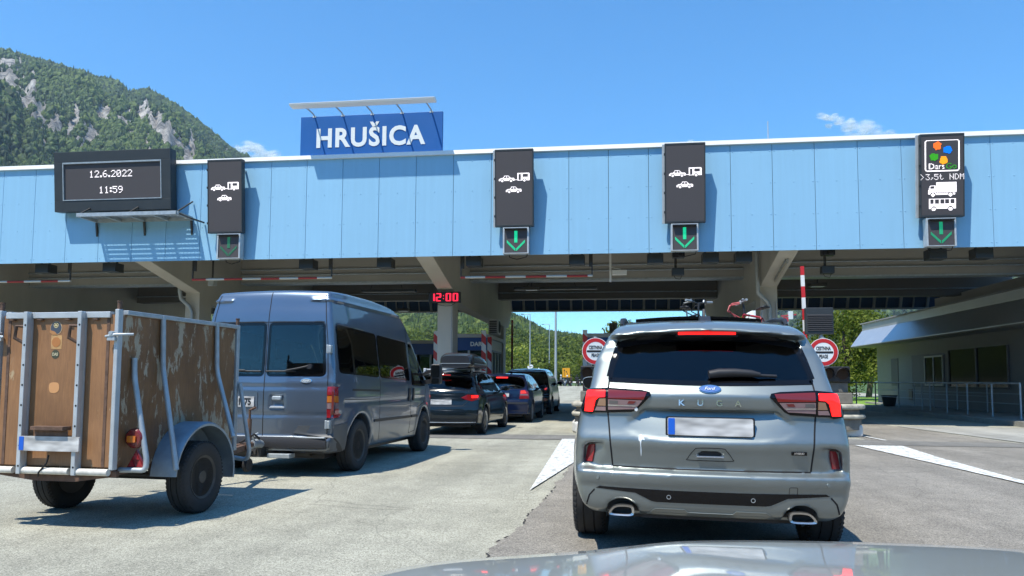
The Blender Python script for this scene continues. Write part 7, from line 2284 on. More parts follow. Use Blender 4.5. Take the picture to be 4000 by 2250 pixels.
def bicycle(loc, rz, label, m_frame, accent):
    t = thing("bicycle", label, "bicycle", loc, rz, "bicycles on the hidden car's roof")
    for y in (-0.46, 0.46):
        mb = MB(); mb.lathe([(0.285, -0.018), (0.305, -0.014), (0.312, 0), (0.305, 0.014), (0.285, 0.018)], (0, y, 0.312), 'x', 36, closed=True)
        o = mb.build("wheel", M['rubber'], t, smooth=50)
        mb = MB()
        for i in range(16):
            a = 2 * math.pi * i / 16
            mb.tube([(0, y, 0.312), (0, y + 0.287 * math.cos(a), 0.312 + 0.287 * math.sin(a))], 0.0025, 4)
        mb.lathe([(0.03, -0.03), (0.03, 0.03)], (0, y, 0.312), 'x', 12)
        mb.build("spokes", M['alloy'], o)
    mb = MB()
    bb, st, hd, hb, ra = (0, -0.08, 0.29), (0, -0.22, 0.74), (0, 0.34, 0.84), (0, 0.38, 0.70), (0, -0.46, 0.312)
    mb.tube([bb, st], 0.018, 10); mb.tube([st, hd], 0.018, 10); mb.tube([bb, hb], 0.022, 10); mb.tube([hd, hb], 0.022, 10)
    for s in (-1, 1): mb.tube([(s * 0.05, *ra[1:]), (s * 0.02, *bb[1:])], 0.011, 8); mb.tube([(s * 0.05, *ra[1:]), (s * 0.02, *st[1:])], 0.009, 8)
    mb.build("frame", m_frame, t, smooth=60)
    mb = MB(); mb.tube([(0, 0.335, 0.86), (0, 0.39, 0.66)], 0.02, 10)
    for s in (-1, 1): mb.tube([(s * 0.055, 0.39, 0.66), (s * 0.055, 0.46, 0.312)], 0.015, 8)
    mb.tube([(-0.06, 0.39, 0.66), (0.06, 0.39, 0.66)], 0.018, 8); mb.build("fork", M['trim'], t, smooth=60)
    tq = Matrix.Translation((0, 0.35, 0.95)) @ Matrix.Rotation(R(68), 4, 'Z') @ Matrix.Translation((0, -0.35, -0.86))
    tp = lambda q: tuple(tq @ Vector(q))
    mb = MB(); mb.tube([(0, 0.33, 0.84), (0, 0.35, 1.03)], 0.018, 8); mb.tube([tp(q) for q in ((-0.32, 0.34, 0.97), (-0.1, 0.36, 0.95), (0, 0.375, 0.935), (0.1, 0.36, 0.95), (0.32, 0.34, 0.97))], 0.013, 8); o = mb.build("handlebar", M['trim'], t, smooth=60)
    for s in (-1, 1):
        mb = MB(); mb.tube([tp((s * 0.20, 0.35, 0.963)), tp((s * 0.33, 0.338, 0.971))], 0.021, 10); mb.tube([tp((s * 0.19, 0.36, 0.955)), tp((s * 0.27, 0.44, 0.93))], 0.009, 6); mb.tube([tp((s * 0.15, 0.37, 0.95)), tp((s * 0.17, 0.38, 1.0))], 0.02, 8); mb.build("grip", M['zinc'], o, smooth=50)
    for s in (-1, 1):
        mb = MB(); mb.tube([tp((s * 0.17, 0.38, 0.95)), tp((s * 0.16, 0.56, 0.92)), tp((s * 0.10, 0.60, 0.82)), (s * 0.05, 0.50, 0.78), (s * 0.03, 0.42, 0.72)], 0.010, 6); mb.build("brake_cable", accent, t, smooth=60)
    mb = MB(); mb.tube([st, (0, -0.25, 0.86)], 0.013, 8); mb.build("seat_post", M['zinc'], t)
    mb = MB(); mb.add(*rs_saddle()); mb.build("saddle", M['trim'], t, smooth=60)
    mb = MB(); mb.lathe([(0, -0.012), (0.085, -0.01), (0.085, 0.01), (0, 0.012)], (0.04, -0.08, 0.29), 'x', 20); mb.bar((0.06, -0.08, 0.29), (0.06, 0.05, 0.18), 0.012, 0.025); mb.bar((-0.06, -0.08, 0.29), (-0.06, -0.21, 0.40), 0.012, 0.025); mb.build("crank", M['zinc'], t)
def rs_saddle():
    vs = []
    n, k = 14, 12
    for i in range(n + 1):
        t_ = i / n
        y = -0.37 + 0.28 * t_
        w = 0.072 * (1 - t_) ** 0.8 + 0.018
        if i == 0: w = 0.05
        for j in range(k):
            a = 2 * math.pi * j / k
            vs.append((w * math.cos(a), y, 0.885 + 0.022 * math.sin(a) + 0.018 * (1 - t_) ** 2))
    fs = [(i * k + j, i * k + (j + 1) % k, (i + 1) * k + (j + 1) % k, (i + 1) * k + j) for i in range(n) for j in range(k)] + [tuple(range(k)), tuple(range(n * k, n * k + k))]
    return vs, fs
bicycle((1.28, 12.75, 1.44), R(-25), "dark bicycle on the hidden car's roof, the left one", M['trim'], M['rubber'])
bicycle((2.30, 12.85, 1.44), R(20), "red bicycle on the hidden car's roof, the right one", mat("bike_red", (0.35, 0.02, 0.03), 0.3), mat("pink_cable", (0.55, 0.10, 0.10), 0.4))

# ------------------------------------------------------------------ the bonnet of the car the photo was taken from
edge = [(-1.02, 0.40, 0.60), (-0.86, 0.72, 0.70), (-0.70, 1.10, 0.742), (-0.46, 1.47, 0.765), (-0.34, 1.55, 0.772), (-0.21, 1.585, 0.785), (-0.04, 1.61, 0.802), (0.12, 1.62, 0.826), (0.27, 1.62, 0.832), (0.44, 1.615, 0.835), (0.63, 1.59, 0.835), (0.80, 1.54, 0.83), (1.0, 1.42, 0.81), (1.2, 1.2, 0.765), (1.32, 0.9, 0.70), (1.40, 0.5, 0.62)]
edge = [(a, b, 1.14 - (1.14 - c) * b / 1.55 if b > 1.5 else c) for a, b, c in edge]
ec = np.array([[*p] for p in [(a, b, c) for (a, b), c in zip([(e[0], e[1]) for e in edge], [e[2] for e in edge])]])
tt = np.linspace(0, 1, len(ec))
ti = np.linspace(0, 1, 90)
def smooth_interp(c):
    r_ = np.interp(ti, tt, c)
    for _ in range(6): r_[1:-1] = (r_[:-2] + 2 * r_[1:-1] + r_[2:]) / 4
    return r_
ec = np.stack([smooth_interp(ec[:, i]) for i in range(3)], 1)
ctr = np.array([0.26, 0.15])
rows = []
for s in np.linspace(1.0, 0.0, 26):
    q = ec.copy()
    q[:, :2] = ctr + (ec[:, :2] - ctr) * s
    g = s ** 1.0
    q[:, 2] = ec[:, 2] * g + 0.970 * (1 - g) + 0.003 * (1 - np.exp(-(1 - s) * 14)) + 0.004 * np.exp(-((q[:, 0] - 0.30) / 0.16) ** 2) * np.clip((1 - s) * 3, 0, 1)
    rows.append(q)
low = ec.copy(); low[:, :2] = ctr + (ec[:, :2] - ctr) * 1.012; low[:, 2] -= 0.03
low2 = ec.copy(); low2[:, :2] = ctr + (ec[:, :2] - ctr) * 1.0; low2[:, 2] -= 0.10
rows = [low2, low] + rows
V = np.concatenate(rows)
nc = len(ec)
F4 = np.array([(i * nc + j, i * nc + j + 1, (i + 1) * nc + j + 1, (i + 1) * nc + j) for i in range(len(rows) - 1) for j in range(nc - 1)])
bon = npmesh("car_bonnet", V, F4, paint("bonnet_grey", (0.56, 0.59, 0.55), 0.35, 0.34, 1.0), None, True)
tag(bon, "smooth grey car bonnet mirroring the car ahead along the bottom edge", "car bonnet")
# ------------------------------------------------------------------ hills, woods and what stands beyond the canopy
from mathutils import noise as MN
rng = np.random.default_rng(11)
HAZE = 0.00013

def leaf_mat(name, a, b, c, transl=0.25):
    """foliage: each tree or leaf clump its own green from the attribute 'tint'"""
    m = bpy.data.materials.new(name)
    m.use_nodes = True
    t = m.node_tree
    p = t.nodes["Principled BSDF"]
    at = nod(t, "ShaderNodeAttribute", attribute_name="tint")
    r = nod(t, "ShaderNodeValToRGB")
    r.color_ramp.elements[0].color = (*a, 1)
    r.color_ramp.elements[1].color = (*c, 1)
    e = r.color_ramp.elements.new(0.5)
    e.color = (*b, 1)
    t.links.new(at.outputs["Fac"], r.inputs[0])
    t.links.new(r.outputs[0], p.inputs["Base Color"])
    p.inputs["Roughness"].default_value = 0.7
    p.inputs["Specular IOR Level"].default_value = 0.25
    if transl:
        tl = nod(t, "ShaderNodeBsdfTranslucent")
        t.links.new(r.outputs[0], tl.inputs[0])
        mx = nod(t, "ShaderNodeMixShader")
        mx.inputs[0].default_value = transl
        t.links.new(p.outputs[0], mx.inputs[1])
        t.links.new(tl.outputs[0], mx.inputs[2])
        t.links.new(mx.outputs[0], t.nodes["Material Output"].inputs[0])
    return m
M['wood_far'] = leaf_mat("far_wood", (0.020, 0.040, 0.016), (0.058, 0.098, 0.024), (0.12, 0.17, 0.038), 0.15)
M['wood_mid'] = leaf_mat("mid_wood", (0.030, 0.056, 0.015), (0.075, 0.120, 0.020), (0.15, 0.19, 0.034), 0.3)
M['leaves'] = leaf_mat("tree_leaves", (0.045, 0.075, 0.010), (0.12, 0.165, 0.018), (0.26, 0.30, 0.045), 0.4)
M['bark'] = mat("bark", (0.09, 0.07, 0.05), 0.9, var=0.3, vscale=8)

def slope_mat(name, green, rock):
    m = bpy.data.materials.new(name)
    m.use_nodes = True
    t = m.node_tree
    p = t.nodes["Principled BSDF"]
    p.inputs["Roughness"].default_value = 0.9
    p.inputs["Specular IOR Level"].default_value = 0.1
    at = nod(t, "ShaderNodeAttribute", attribute_name="rock")
    tc = nod(t, "ShaderNodeTexCoord")
    mp = nod(t, "ShaderNodeMapping")
    mp.inputs["Scale"].default_value = (1.0, 1.0, 0.35)
    t.links.new(tc.outputs["Object"], mp.inputs[0])
    n = nod(t, "ShaderNodeTexNoise", Scale=0.075, Detail=11.0, Roughness=0.8, Distortion=0.5)
    t.links.new(mp.outputs[0], n.inputs["Vector"])
    rr = nod(t, "ShaderNodeValToRGB")
    rr.color_ramp.elements[0].position = 0.41
    rr.color_ramp.elements[0].color = (rock[0] * 0.22, rock[1] * 0.23, rock[2] * 0.25, 1)
    rr.color_ramp.elements[1].position = 0.58
    rr.color_ramp.elements[1].color = (*rock, 1)
    t.links.new(n.outputs["Fac"], rr.inputs[0])
    ad = nod(t, "ShaderNodeMath", operation='MULTIPLY_ADD')
    t.links.new(n.outputs["Fac"], ad.inputs[0])
    ad.inputs[1].default_value = 0.8
    t.links.new(at.outputs["Fac"], ad.inputs[2])
    mr = nod(t, "ShaderNodeMapRange")
    mr.inputs["From Min"].default_value = 0.78
    mr.inputs["From Max"].default_value = 0.95
    t.links.new(ad.outputs[0], mr.inputs["Value"])
    mx = nod(t, "ShaderNodeMix", data_type='RGBA')
    t.links.new(mr.outputs[0], mx.inputs["Factor"])
    mx.inputs["A"].default_value = (*green, 1)
    t.links.new(rr.outputs[0], mx.inputs["B"])
    t.links.new(mx.outputs["Result"], p.inputs["Base Color"])
    b = nod(t, "ShaderNodeBump", Strength=1.0, Distance=6.0)
    t.links.new(n.outputs["Fac"], b.inputs["Height"])
    t.links.new(b.outputs[0], p.inputs["Normal"])
    return m

class Slope:
    """a mountainside: ridge given as (bearing in degrees, tangent of elevation) seen from the plaza, at real distance"""
    def __init__(s, name, ridge, foot, dist, m, amp, rockspots=(), rk=0.0, power=1.05, na=150, nr=44, fall=0.25):
        az = np.array([a for a, e in ridge]); el = np.array([e for a, e in ridge])
        s.az = np.linspace(az[0], az[-1], na)
        e = np.interp(s.az, az, el)
        s.t = np.linspace(0, 1.0 + fall, nr)
        A, T = np.meshgrid(np.radians(s.az), s.t, indexing='ij')
        E = np.repeat(e[:, None], nr, 1)
        Rr = foot + (dist - foot) * T
        zr = E * dist + 1.14
        sh = np.where(T <= 1, np.clip(T, 0, 1) ** power, 1 - (T - 1) * 1.2)
        Z = zr * sh
        zf = ground_z(np.array(foot * 0.9))
        Z = Z + zf * (1 - np.clip(T, 0, 1))
        X, Y = Rr * np.sin(A), Rr * np.cos(A)
        env = np.clip(T * 4, 0, 1) * np.clip((1 - T) * 5, 0.0, 1)
        nz = np.array([[MN.fractal(Vector((x * 0.004, y * 0.004, 3.1)), 1.0, 2.0, 6) for x, y in zip(xr, yr)] for xr, yr in zip(X, Y)])
        Z = Z + nz * amp * env
        if rockspots:
            n2 = np.array([[MN.fractal(Vector((a_ * 0.55, t_ * 2.2, 7.7)), 0.9, 2.0, 6) for a_, t_ in zip(ar, tr_)] for ar, tr_ in zip(np.degrees(A), T)])
            Z = Z + (0.5 - np.abs(n2)) * amp * 0.35 * env
        Z[:, 0] -= 8
        s.X, s.Y, s.Z, s.T = X, Y, Z, T
        # rock where the photographed crags are, broken up by noise
        rk_ = np.zeros_like(Z)
        ev = (Z - 1.14) / np.hypot(X, Y)
        Ad = np.degrees(A)
        for a, b, wa, wb, st in rockspots:
            rk_ = np.maximum(rk_, 1.25 * st * np.exp(-((Ad - a) / (1.35 * wa)) ** 2 - ((ev - b) / (1.5 * wb)) ** 2))
        nr2 = np.array([[MN.fractal(Vector((x * 0.013, y * 0.013, z * 0.006)), 1.0, 2.0, 5) for x, y, z in zip(*q)] for q in zip(X, Y, Z)])
        if rockspots:                                      # ribs and gullies run down the fall line
            rib = np.array([[MN.fractal(Vector((a_ * 3.2 + t_ * 4, t_ * 9, 1.3)), 0.85, 2.0, 5) for a_, t_ in zip(ar, tr_)] for ar, tr_ in zip(Ad, T)])
            rk_ = rk_ + (rib * 0.6) * (rk_ > 0.12)
            Z2 = Z + np.clip(rk_, 0, 1) * rib * 9
            s.Z = Z = np.where(rk_ > 0.1, Z2, Z)
        rk_ = rk_ + nr2 * 0.2 * (rk_ > 0.05) + rk * (nr2 > 0.35)
        s.rock = rk_
        V = np.stack([X, Y, Z], -1).reshape(-1, 3)
        i, j = np.meshgrid(np.arange(na - 1), np.arange(nr - 1), indexing='ij')
        a = (i * nr + j).ravel()
        Fq = np.stack([a, a + nr, a + nr + 1, a + 1], 1)
        s.o = tag(npmesh(name, V, Fq, m, None, True, {"rock": rk_.ravel()}), kind='structure')
    def sample(s, n, t0=0.0, t1=1.02, a0=None, a1=None, rockmax=0.5, bias=1.0):
        na, nr = s.X.shape
        a0 = s.az[0] if a0 is None else a0; a1 = s.az[-1] if a1 is None else a1
        fa = (rng.uniform(a0, a1, n) - s.az[0]) / (s.az[-1] - s.az[0]) * (na - 1.001)
        tt_ = t0 + (t1 - t0) * rng.uniform(0, 1, n) ** bias
        ft = tt_ / s.t[-1] * (nr - 1.001)
        ia, it = fa.astype(int), ft.astype(int)
        u, w = fa - ia, ft - it
        def g(q): return q[ia, it] * (1 - u) * (1 - w) + q[ia + 1, it] * u * (1 - w) + q[ia, it + 1] * (1 - u) * w + q[ia + 1, it + 1] * u * w
        P = np.stack([g(s.X), g(s.Y), g(s.Z)], 1)
        k = g(s.rock) + rng.normal(0, 0.24, n) < rockmax
        return P[k], tt_[k]

def blob_trees(name, P, hts, m, conifer=0.4, tint_shift=None, fine=False):
    """a far wood in one mesh: small ragged crowns and spires"""
    n = len(P)
    # unit ragged crown
    def crown(seed, k=6, rows=((0.0, 0.3), (0.25, 1.0), (0.62, 0.85), (1.0, 0.04))):
        r = np.random.default_rng(seed)
        v = []
        for z, rad in rows:
            for j in range(k):
                a = 2 * math.pi * (j + 0.5 * r.uniform(-1, 1)) / k
                q = rad * r.uniform(0.72, 1.18)
                v.append((q * math.cos(a), q * math.sin(a), z + r.uniform(-0.06, 0.06)))
        f = [(i * k + j, i * k + (j + 1) % k, (i + 1) * k + (j + 1) % k, (i + 1) * k + j) for i in range(len(rows) - 1) for j in range(k)]
        return np.array(v), np.array(f)
    cone = ((0.0, 0.7), (0.12, 1.0), (0.5, 0.6), (1.0, 0.03))
    rf = ((0.0, 0.25), (0.16, 0.9), (0.42, 1.0), (0.70, 0.78), (0.90, 0.40), (1.0, 0.04))
    kinds = [crown(i, 9, rf) if fine else crown(i) for i in range(5)] + [crown(20 + i, 5, cone) for i in range(4)]
    isc = rng.uniform(0, 1, n) < conifer
    which = np.where(isc, 5 + rng.integers(0, 4, n), rng.integers(0, 5, n))
    tint = np.clip(rng.normal(0.52, 0.2, n) + (tint_shift if tint_shift is not None else 0), 0, 1)
    tint = np.where(isc, tint * 0.35, tint)
    VV, FF, TT = [], [], []
    off = 0
    for kx, (v, f) in enumerate(kinds):
        s = np.where(which == kx)[0]
        if len(s) == 0: continue
        a = rng.uniform(0, 6.28, len(s))
        h = hts[s] * np.where(isc[s], 1.25, 1.0)
        w = hts[s] * np.where(isc[s], 0.20, 0.40) * rng.uniform(0.8, 1.25, len(s))
        c, sn = np.cos(a), np.sin(a)
        x = (v[None, :, 0] * c[:, None] - v[None, :, 1] * sn[:, None]) * w[:, None] + P[s, 0][:, None]
        y = (v[None, :, 0] * sn[:, None] + v[None, :, 1] * c[:, None]) * w[:, None] + P[s, 1][:, None]
        z = v[None, :, 2] * h[:, None] + P[s, 2][:, None] - 0.6
        VV.append(np.stack([x, y, z], -1).reshape(-1, 3))
        m_ = len(v)
        FF.append((f[None] + (np.arange(len(s)) * m_)[:, None, None] + off).reshape(-1, 4))
        TT.append(np.repeat(tint[s], m_))
        off += len(s) * m_
    return npmesh(name, np.concatenate(VV), np.concatenate(FF), m, None, False, {"tint": np.concatenate(TT)})

def leaf_cloud(n, size, seed, lumps=9, shape=(1, 1, 1), low=0.12, shell=0.55):
    """leaf quads of one crown (unit: about 1 high, 0.5 radius), in clumps with gaps; returns verts, faces, tint"""
    r = np.random.default_rng(seed)
    cen, rad = [], []
    for i in range(lumps):
        a = r.uniform(0, 6.28); z = r.uniform(low + 0.1, 0.88)
        env = math.sin(math.pi * min(1, max(0.02, (z - low * 0.3) / (1.02 - low * 0.3)))) ** 0.7
        q = 0.36 * env * math.sqrt(r.uniform(0.15, 1))
        cen.append((q * math.cos(a) * shape[0], q * math.sin(a) * shape[1], z)); rad.append(r.uniform(0.13, 0.23) * (0.6 + 0.5 * env))
    cen, rad = np.array(cen), np.array(rad)
    k = r.choice(lumps, n, p=rad ** 2 / (rad ** 2).sum())
    d = r.normal(size=(n, 3)); d /= np.linalg.norm(d, axis=1)[:, None]
    rr = rad[k] * r.uniform(shell, 1.05, n) ** 0.6
    p = cen[k] + d * rr[:, None] * np.array([1, 1, 0.85])
    nrm = d + r.normal(scale=0.55, size=(n, 3)); nrm /= np.linalg.norm(nrm, axis=1)[:, None]
    u = np.cross(nrm, r.normal(size=(n, 3))); u /= np.linalg.norm(u, axis=1)[:, None]
    w = np.cross(nrm, u)
    s = size * r.uniform(0.6, 1.4, n)[:, None]
    V = np.stack([p - u * s, p - w * s * 0.55, p + u * s, p + w * s * 0.55], 1).reshape(-1, 3)
    F = np.arange(n * 4).reshape(-1, 4)
    lt = r.normal(0, 0.16, lumps)
    t = np.clip(0.5 + lt[k] + r.normal(0, 0.17, n), 0, 1)
    return V, F, np.repeat(t, 4)

# the mountain on the left with its limestone crags
ml = [(-75, 0.33), (-60, 0.345), (-53.25, 0.3556), (-46.58, 0.3651), (-42.7, 0.3635), (-41.87, 0.3627), (-39.89, 0.3605), (-37.79, 0.3560), (-35.88, 0.3535), (-35.13, 0.3420), (-34.14, 0.3495), (-32.87, 0.3405), (-31.3, 0.3245), (-29.95, 0.3075), (-28.85, 0.2920), (-27.75, 0.2790), (-26.8, 0.2650), (-24.97, 0.2410), (-22.19, 0.2050), (-17.44, 0.158), (-11.61, 0.105), (-6, 0.05)]
crag = [(-42.65, 0.340, 0.8, 0.014, 0.85), (-41.8, 0.330, 0.6, 0.012, 0.85), (-41.0, 0.318, 0.5, 0.014, 0.95), (-40.4, 0.302, 0.45, 0.016, 0.95), (-39.6, 0.288, 0.5, 0.012, 0.8), (-38.5, 0.288, 0.7, 0.006, 0.85), (-37.5, 0.284, 0.7, 0.007, 0.9),
        (-38.27, 0.300, 0.25, 0.014, 0.75), (-35.56, 0.3085, 0.4, 0.006, 0.75), (-35.1, 0.296, 0.25, 0.014, 0.85), (-34.3, 0.321, 0.4, 0.008, 0.9), (-33.5, 0.309, 0.5, 0.011, 1.0), (-32.8, 0.296, 0.5, 0.012, 1.05), (-32.1, 0.284, 0.5, 0.010, 1.05), (-31.3, 0.278, 0.5, 0.010, 0.95),
        (-31.2, 0.291, 0.3, 0.012, 0.85), (-29.1, 0.283, 0.35, 0.005, 0.75), (-36.65, 0.311, 0.3, 0.008, 0.7), (-37.9, 0.272, 0.35, 0.008, 0.8), (-40.0, 0.27, 0.3, 0.01, 0.6), (-33.9, 0.285, 0.3, 0.012, 0.75)]
mount = Slope("mountain", ml, 430, 1500, slope_mat("crag_slope", (0.035, 0.058, 0.022), (0.52, 0.49, 0.44)), 58, crag, 0.15, 1.0, 400, 100)
P1, t1 = mount.sample(85000, 0.45, 1.015, -54, -22, 0.40)
P2, t2 = mount.sample(6000, 0.1, 1.0, -75, -8, 0.5)
P3, t4 = mount.sample(22000, 0.12, 0.46, -50, -30, 0.5)
P = np.concatenate([P1, P2, P3])
_n = np.array([MN.fractal(Vector((q[0] * 0.006, q[1] * 0.006, q[2] * 0.006)), 1.0, 2.0, 3) for q in P])
_k = rng.uniform(0, 1, len(P)) > np.clip(_n - 0.25, 0, 0.5) * 1.2
P, _n = P[_k], _n[_k]
blob_trees("mountain_forest", P, rng.uniform(4.0, 9.0, len(P)) * np.where(rng.uniform(0, 1, len(P)) < 0.06, 1.4, 1.0), M['wood_far'], 0.36, -_n * 0.45 + 0.06)["kind"] = "stuff"

# the wooded hill beyond the toll plaza
mh = [(-60, 0.085), (-37.78, 0.082), (-26.51, 0.086), (-15.46, 0.081), (-10.63, 0.082), (-7.9, 0.081), (-6.63, 0.0725), (-5.81, 0.0635), (-5.01, 0.0555), (-3.81, 0.0535), (-2.57, 0.0515), (-1.3, 0.0460), (0.41, 0.032), (1.93, 0.018), (3.79, 0.004)]
hill = Slope("hill", mh, 190, 880, slope_mat("wood_floor", (0.035, 0.055, 0.015), (0.3, 0.28, 0.25)), 9, (), 0.0, 1.0, 120, 40)
P, tt2 = hill.sample(11000, 0.30, 1.01, -45, 3.7, 9, 1.1)
blob_trees("hill_forest", P, rng.uniform(5.5, 10.5, len(P)) * (0.80 + 0.25 * tt2), M['wood_mid'], 0.22, None, True)["kind"] = "stuff"
# nearer trees at the foot of the hill, one mesh of leaf clumps
VV, FF, TT = [], [], []
off = 0
P, tt3 = hill.sample(1500, 0.02, 0.36, -38, 3.5, 9, 1.0)
small = [leaf_cloud(190, 0.060, 300 + i, 8) for i in range(6)]
for q in P:
    h = rng.uniform(6.5, 10.5)
    V, Fq, t_ = small[rng.integers(0, 6)]
    a = rng.uniform(0, 6.28); c, s_ = math.cos(a), math.sin(a)
    w = h * rng.uniform(0.85, 1.2)
    Q = np.stack([(V[:, 0] * c - V[:, 1] * s_) * w + q[0], (V[:, 0] * s_ + V[:, 1] * c) * w + q[1], (V[:, 2] - 0.10) * h + q[2]], 1)
    VV.append(Q); FF.append(Fq + off); off += len(Q)
    TT.append(np.clip(t_ * 0.85 + rng.normal(0.0, 0.16), 0, 1))
protos = [leaf_cloud(420, 0.040, 100 + i, 10) for i in range(6)]
cand = []
for i in range(230):
    az = rng.uniform(-40, 1.5); d = rng.uniform(172, 300)
    cand.append((d * math.sin(R(az)), d * math.cos(R(az)), d, az))
for x, y, d, az in cand:
    h = rng.uniform(7, 12.5) if az < -7.0 else rng.uniform(4, 7.5)
    h *= 0.85 + 0.25 * (d - 150) / 150
    V, Fq, t_ = protos[rng.integers(0, 6)]
    a = rng.uniform(0, 6.28); c, s_ = math.cos(a), math.sin(a)
    w = h * rng.uniform(0.85, 1.25)
    z0 = float(ground_z(np.array(y))) + max(0, (d - 190) * 0.055)
    Q = np.stack([(V[:, 0] * c - V[:, 1] * s_) * w + x, (V[:, 0] * s_ + V[:, 1] * c) * w + y, (V[:, 2] - 0.10) * h + z0], 1)
    VV.append(Q); FF.append(Fq + off); off += len(Q)
    TT.append(np.clip(t_ + rng.normal(0.05, 0.15), 0, 1))
tag(npmesh("hillside_wood", np.concatenate(VV), np.concatenate(FF), M['leaves'], None, False, {"tint": np.concatenate(TT)}), kind='stuff')

# the wooded slope behind the camera, seen in windows and paint
mb_ = [(92, 0.06), (120, 0.13), (150, 0.20), (172, 0.23), (190, 0.17), (212, 0.12), (235, 0.20), (262, 0.24), (284, 0.30)]
back = Slope("hill", mb_, 170, 1000, slope_mat("back_slope", (0.035, 0.055, 0.018), (0.36, 0.34, 0.30)), 14, (), 0.0, 1.0, 110, 34)
P, tb2 = back.sample(3500, 0.04, 1.0, 95, 283, 9, 1.3)
blob_trees("hill_forest", P, rng.uniform(9, 16, len(P)), M['wood_mid'], 0.3)["kind"] = "stuff"

# the hazy mountains on the right
mr_ = [(4.0, 0.018), (4.55, 0.0298), (6.05, 0.0628), (7.07, 0.0814), (7.62, 0.0895), (9.36, 0.1209), (12.89, 0.1445), (19.47, 0.1626), (29.33, 0.1635), (38.12, 0.1438), (60, 0.13)]
rgt = Slope("far_mountain", mr_, 900, 2600, slope_mat("far_slope", (0.040, 0.062, 0.026), (0.40, 0.39, 0.37)), 40, [(7.0, 0.074, 0.9, 0.02, 1.0), (8.2, 0.09, 0.6, 0.012, 0.7)], 0.1, 1.0, 150, 50)
P, t3 = rgt.sample(9000, 0.2, 1.01, 5, 30, 0.45)
blob_trees("far_forest", P, rng.uniform(10, 17, len(P)), M['wood_far'], 0.5)["kind"] = "stuff"

# trees one can tell apart
def tree(x, y, h, w, seed, label, n=5200, leaf=0.017, group=None, shape=(1, 1, 1), lumps=22, z=None, low=0.10):
    t = thing("broadleaf_tree", label, "tree", (x, y, float(ground_z(np.array(y))) if z is None else z), 0, group)
    V, Fq, tn_ = leaf_cloud(n, leaf, seed, lumps, shape, low)
    V = V * np.array([w, w, h])
    npmesh("crown", V, Fq, M['leaves'], t, False, {"tint": tn_})
    mb = MB()
    mb.tube([(0, 0, -0.1), (0.03 * w, 0, h * 0.2), (0, 0.02 * w, h * 0.45), (0, 0, h * 0.8)], [0.030 * h, 0.024 * h, 0.016 * h, 0.005 * h], 10)
    r = np.random.default_rng(seed)
    for i in range(7):
        a = r.uniform(0, 6.28); z0 = r.uniform(0.2, 0.6) * h; q = 0.33 * w
        mb.tube([(0, 0, z0), (q * 0.5 * math.cos(a), q * 0.5 * math.sin(a), z0 + 0.10 * h), (q * math.cos(a), q * math.sin(a), z0 + 0.2 * h)], [0.011 * h, 0.008 * h, 0.003 * h], 6)
    mb.build("trunk", M['bark'], t, smooth=60)
    return t
tree(14.4, 50, 6.9, 6.0, 3, "big yellow green tree behind the right round toll sign", 7500, 0.017)
tree(16.6, 47, 4.6, 4.6, 5, "lower round tree at the far corner of the toll building", 5200, 0.019)
tree(18.3, 58, 7.4, 6.5, 8, "tree top showing over the toll building's eave", 5200)
tree(11.6, 53, 4.4, 4.2, 9, "bush between the barrier arm and the big yellow green tree", 3600, 0.022, low=0.0)
tree(13.2, 47.5, 2.2, 3.4, 10, "dark low shrub behind the handrail", 2600, 0.03, low=-0.1)
tree(0.9, 92, 8.2, 7.5, 12, "tree rising behind the booth at the grey car's left roof edge", 3200, 0.024)
tree(11.2, 78, 9.0, 6.0, 14, "tree seen between the concrete frames right of the bicycles", 3600, 0.022)
tree(13.9, 92, 9.4, 6.5, 15, "tree right of the white tower behind the right column", 3200, 0.022)
tree(-14.8, 118, 4.2, 5.5, 21, "shrub at the foot of the left tall lamp post", 2600, 0.03, low=-0.05)
tree(-5.0, 139, 5.2, 6.5, 22, "bush behind the guardrail right of the yellow sign", 2600, 0.03, low=-0.05)
tree(-11.5, 140, 4.6, 6.0, 23, "bush behind the guardrail left of the yellow sign", 2600, 0.03, low=-0.05)
tree(-0.5, 137, 5.5, 6.5, 24, "bush behind the guardrail beside the striped plate", 2600, 0.03, low=-0.05)
tree(-19.5, 142, 7.5, 7.5, 25, "bright green bush above the tall black car's roof", 3000, 0.028, low=-0.05)
tree(-27, 138, 8.5, 8.0, 26, "tree standing left of the dark barrier arm", 3200, 0.026)

# guardrail, lamp posts, signs, motorcycles at the far end of the plaza
def gz(y): return float(ground_z(np.array(y)))
t = thing("guardrail", "long pale guardrail at the far end of the plaza", "guardrail", (-8, 131.5, gz(131.5)))
mb = MB()
mb.prism([(0, 0.48), (-0.05, 0.54), (0, 0.60), (-0.05, 0.66), (0.0, 0.72), (0.03, 0.72), (-0.02, 0.66), (0.03, 0.60), (-0.02, 0.54), (0.03, 0.48)], 'x', -40, 22); mb.build("rail", M['galv_light'], t)
for k in range(16):
    mb = MB(); mb.box((-39.9 + k * 4.0, 0.031, -0.1), (-39.78 + k * 4.0, 0.12, 0.70)); mb.build("post", M['galv'], t)
def lamp_post(x, y, h, label, r=0.09, arm=True):
    t = thing("street_lamp", label, "street lamp", (x, y, gz(y)), 0, "tall lamp posts on the plaza")
    mb = MB(); mb.tube([(0, 0, 0), (0, 0, h * 0.5), (0, 0, h)], [r * 1.25, r, r * 0.65], 12); mb.build("pole", M['galv'], t, smooth=60)
    if arm:
        mb = MB(); mb.tube([(0, 0, h - 0.05), (-0.3, 0, h), (-1.0, 0, h)], 0.05, 8); mb.build("arm", M['galv'], t)
        mb = MB(); mb.box((-1.45, -0.12, h - 0.05), (-0.95, 0.12, h + 0.05)); mb.build("lamp_head", M['housing'], t, bevel=0.02)
lamp_post(-12.75, 115, 11.1, "tall lamp post, the left one above the tall black car")
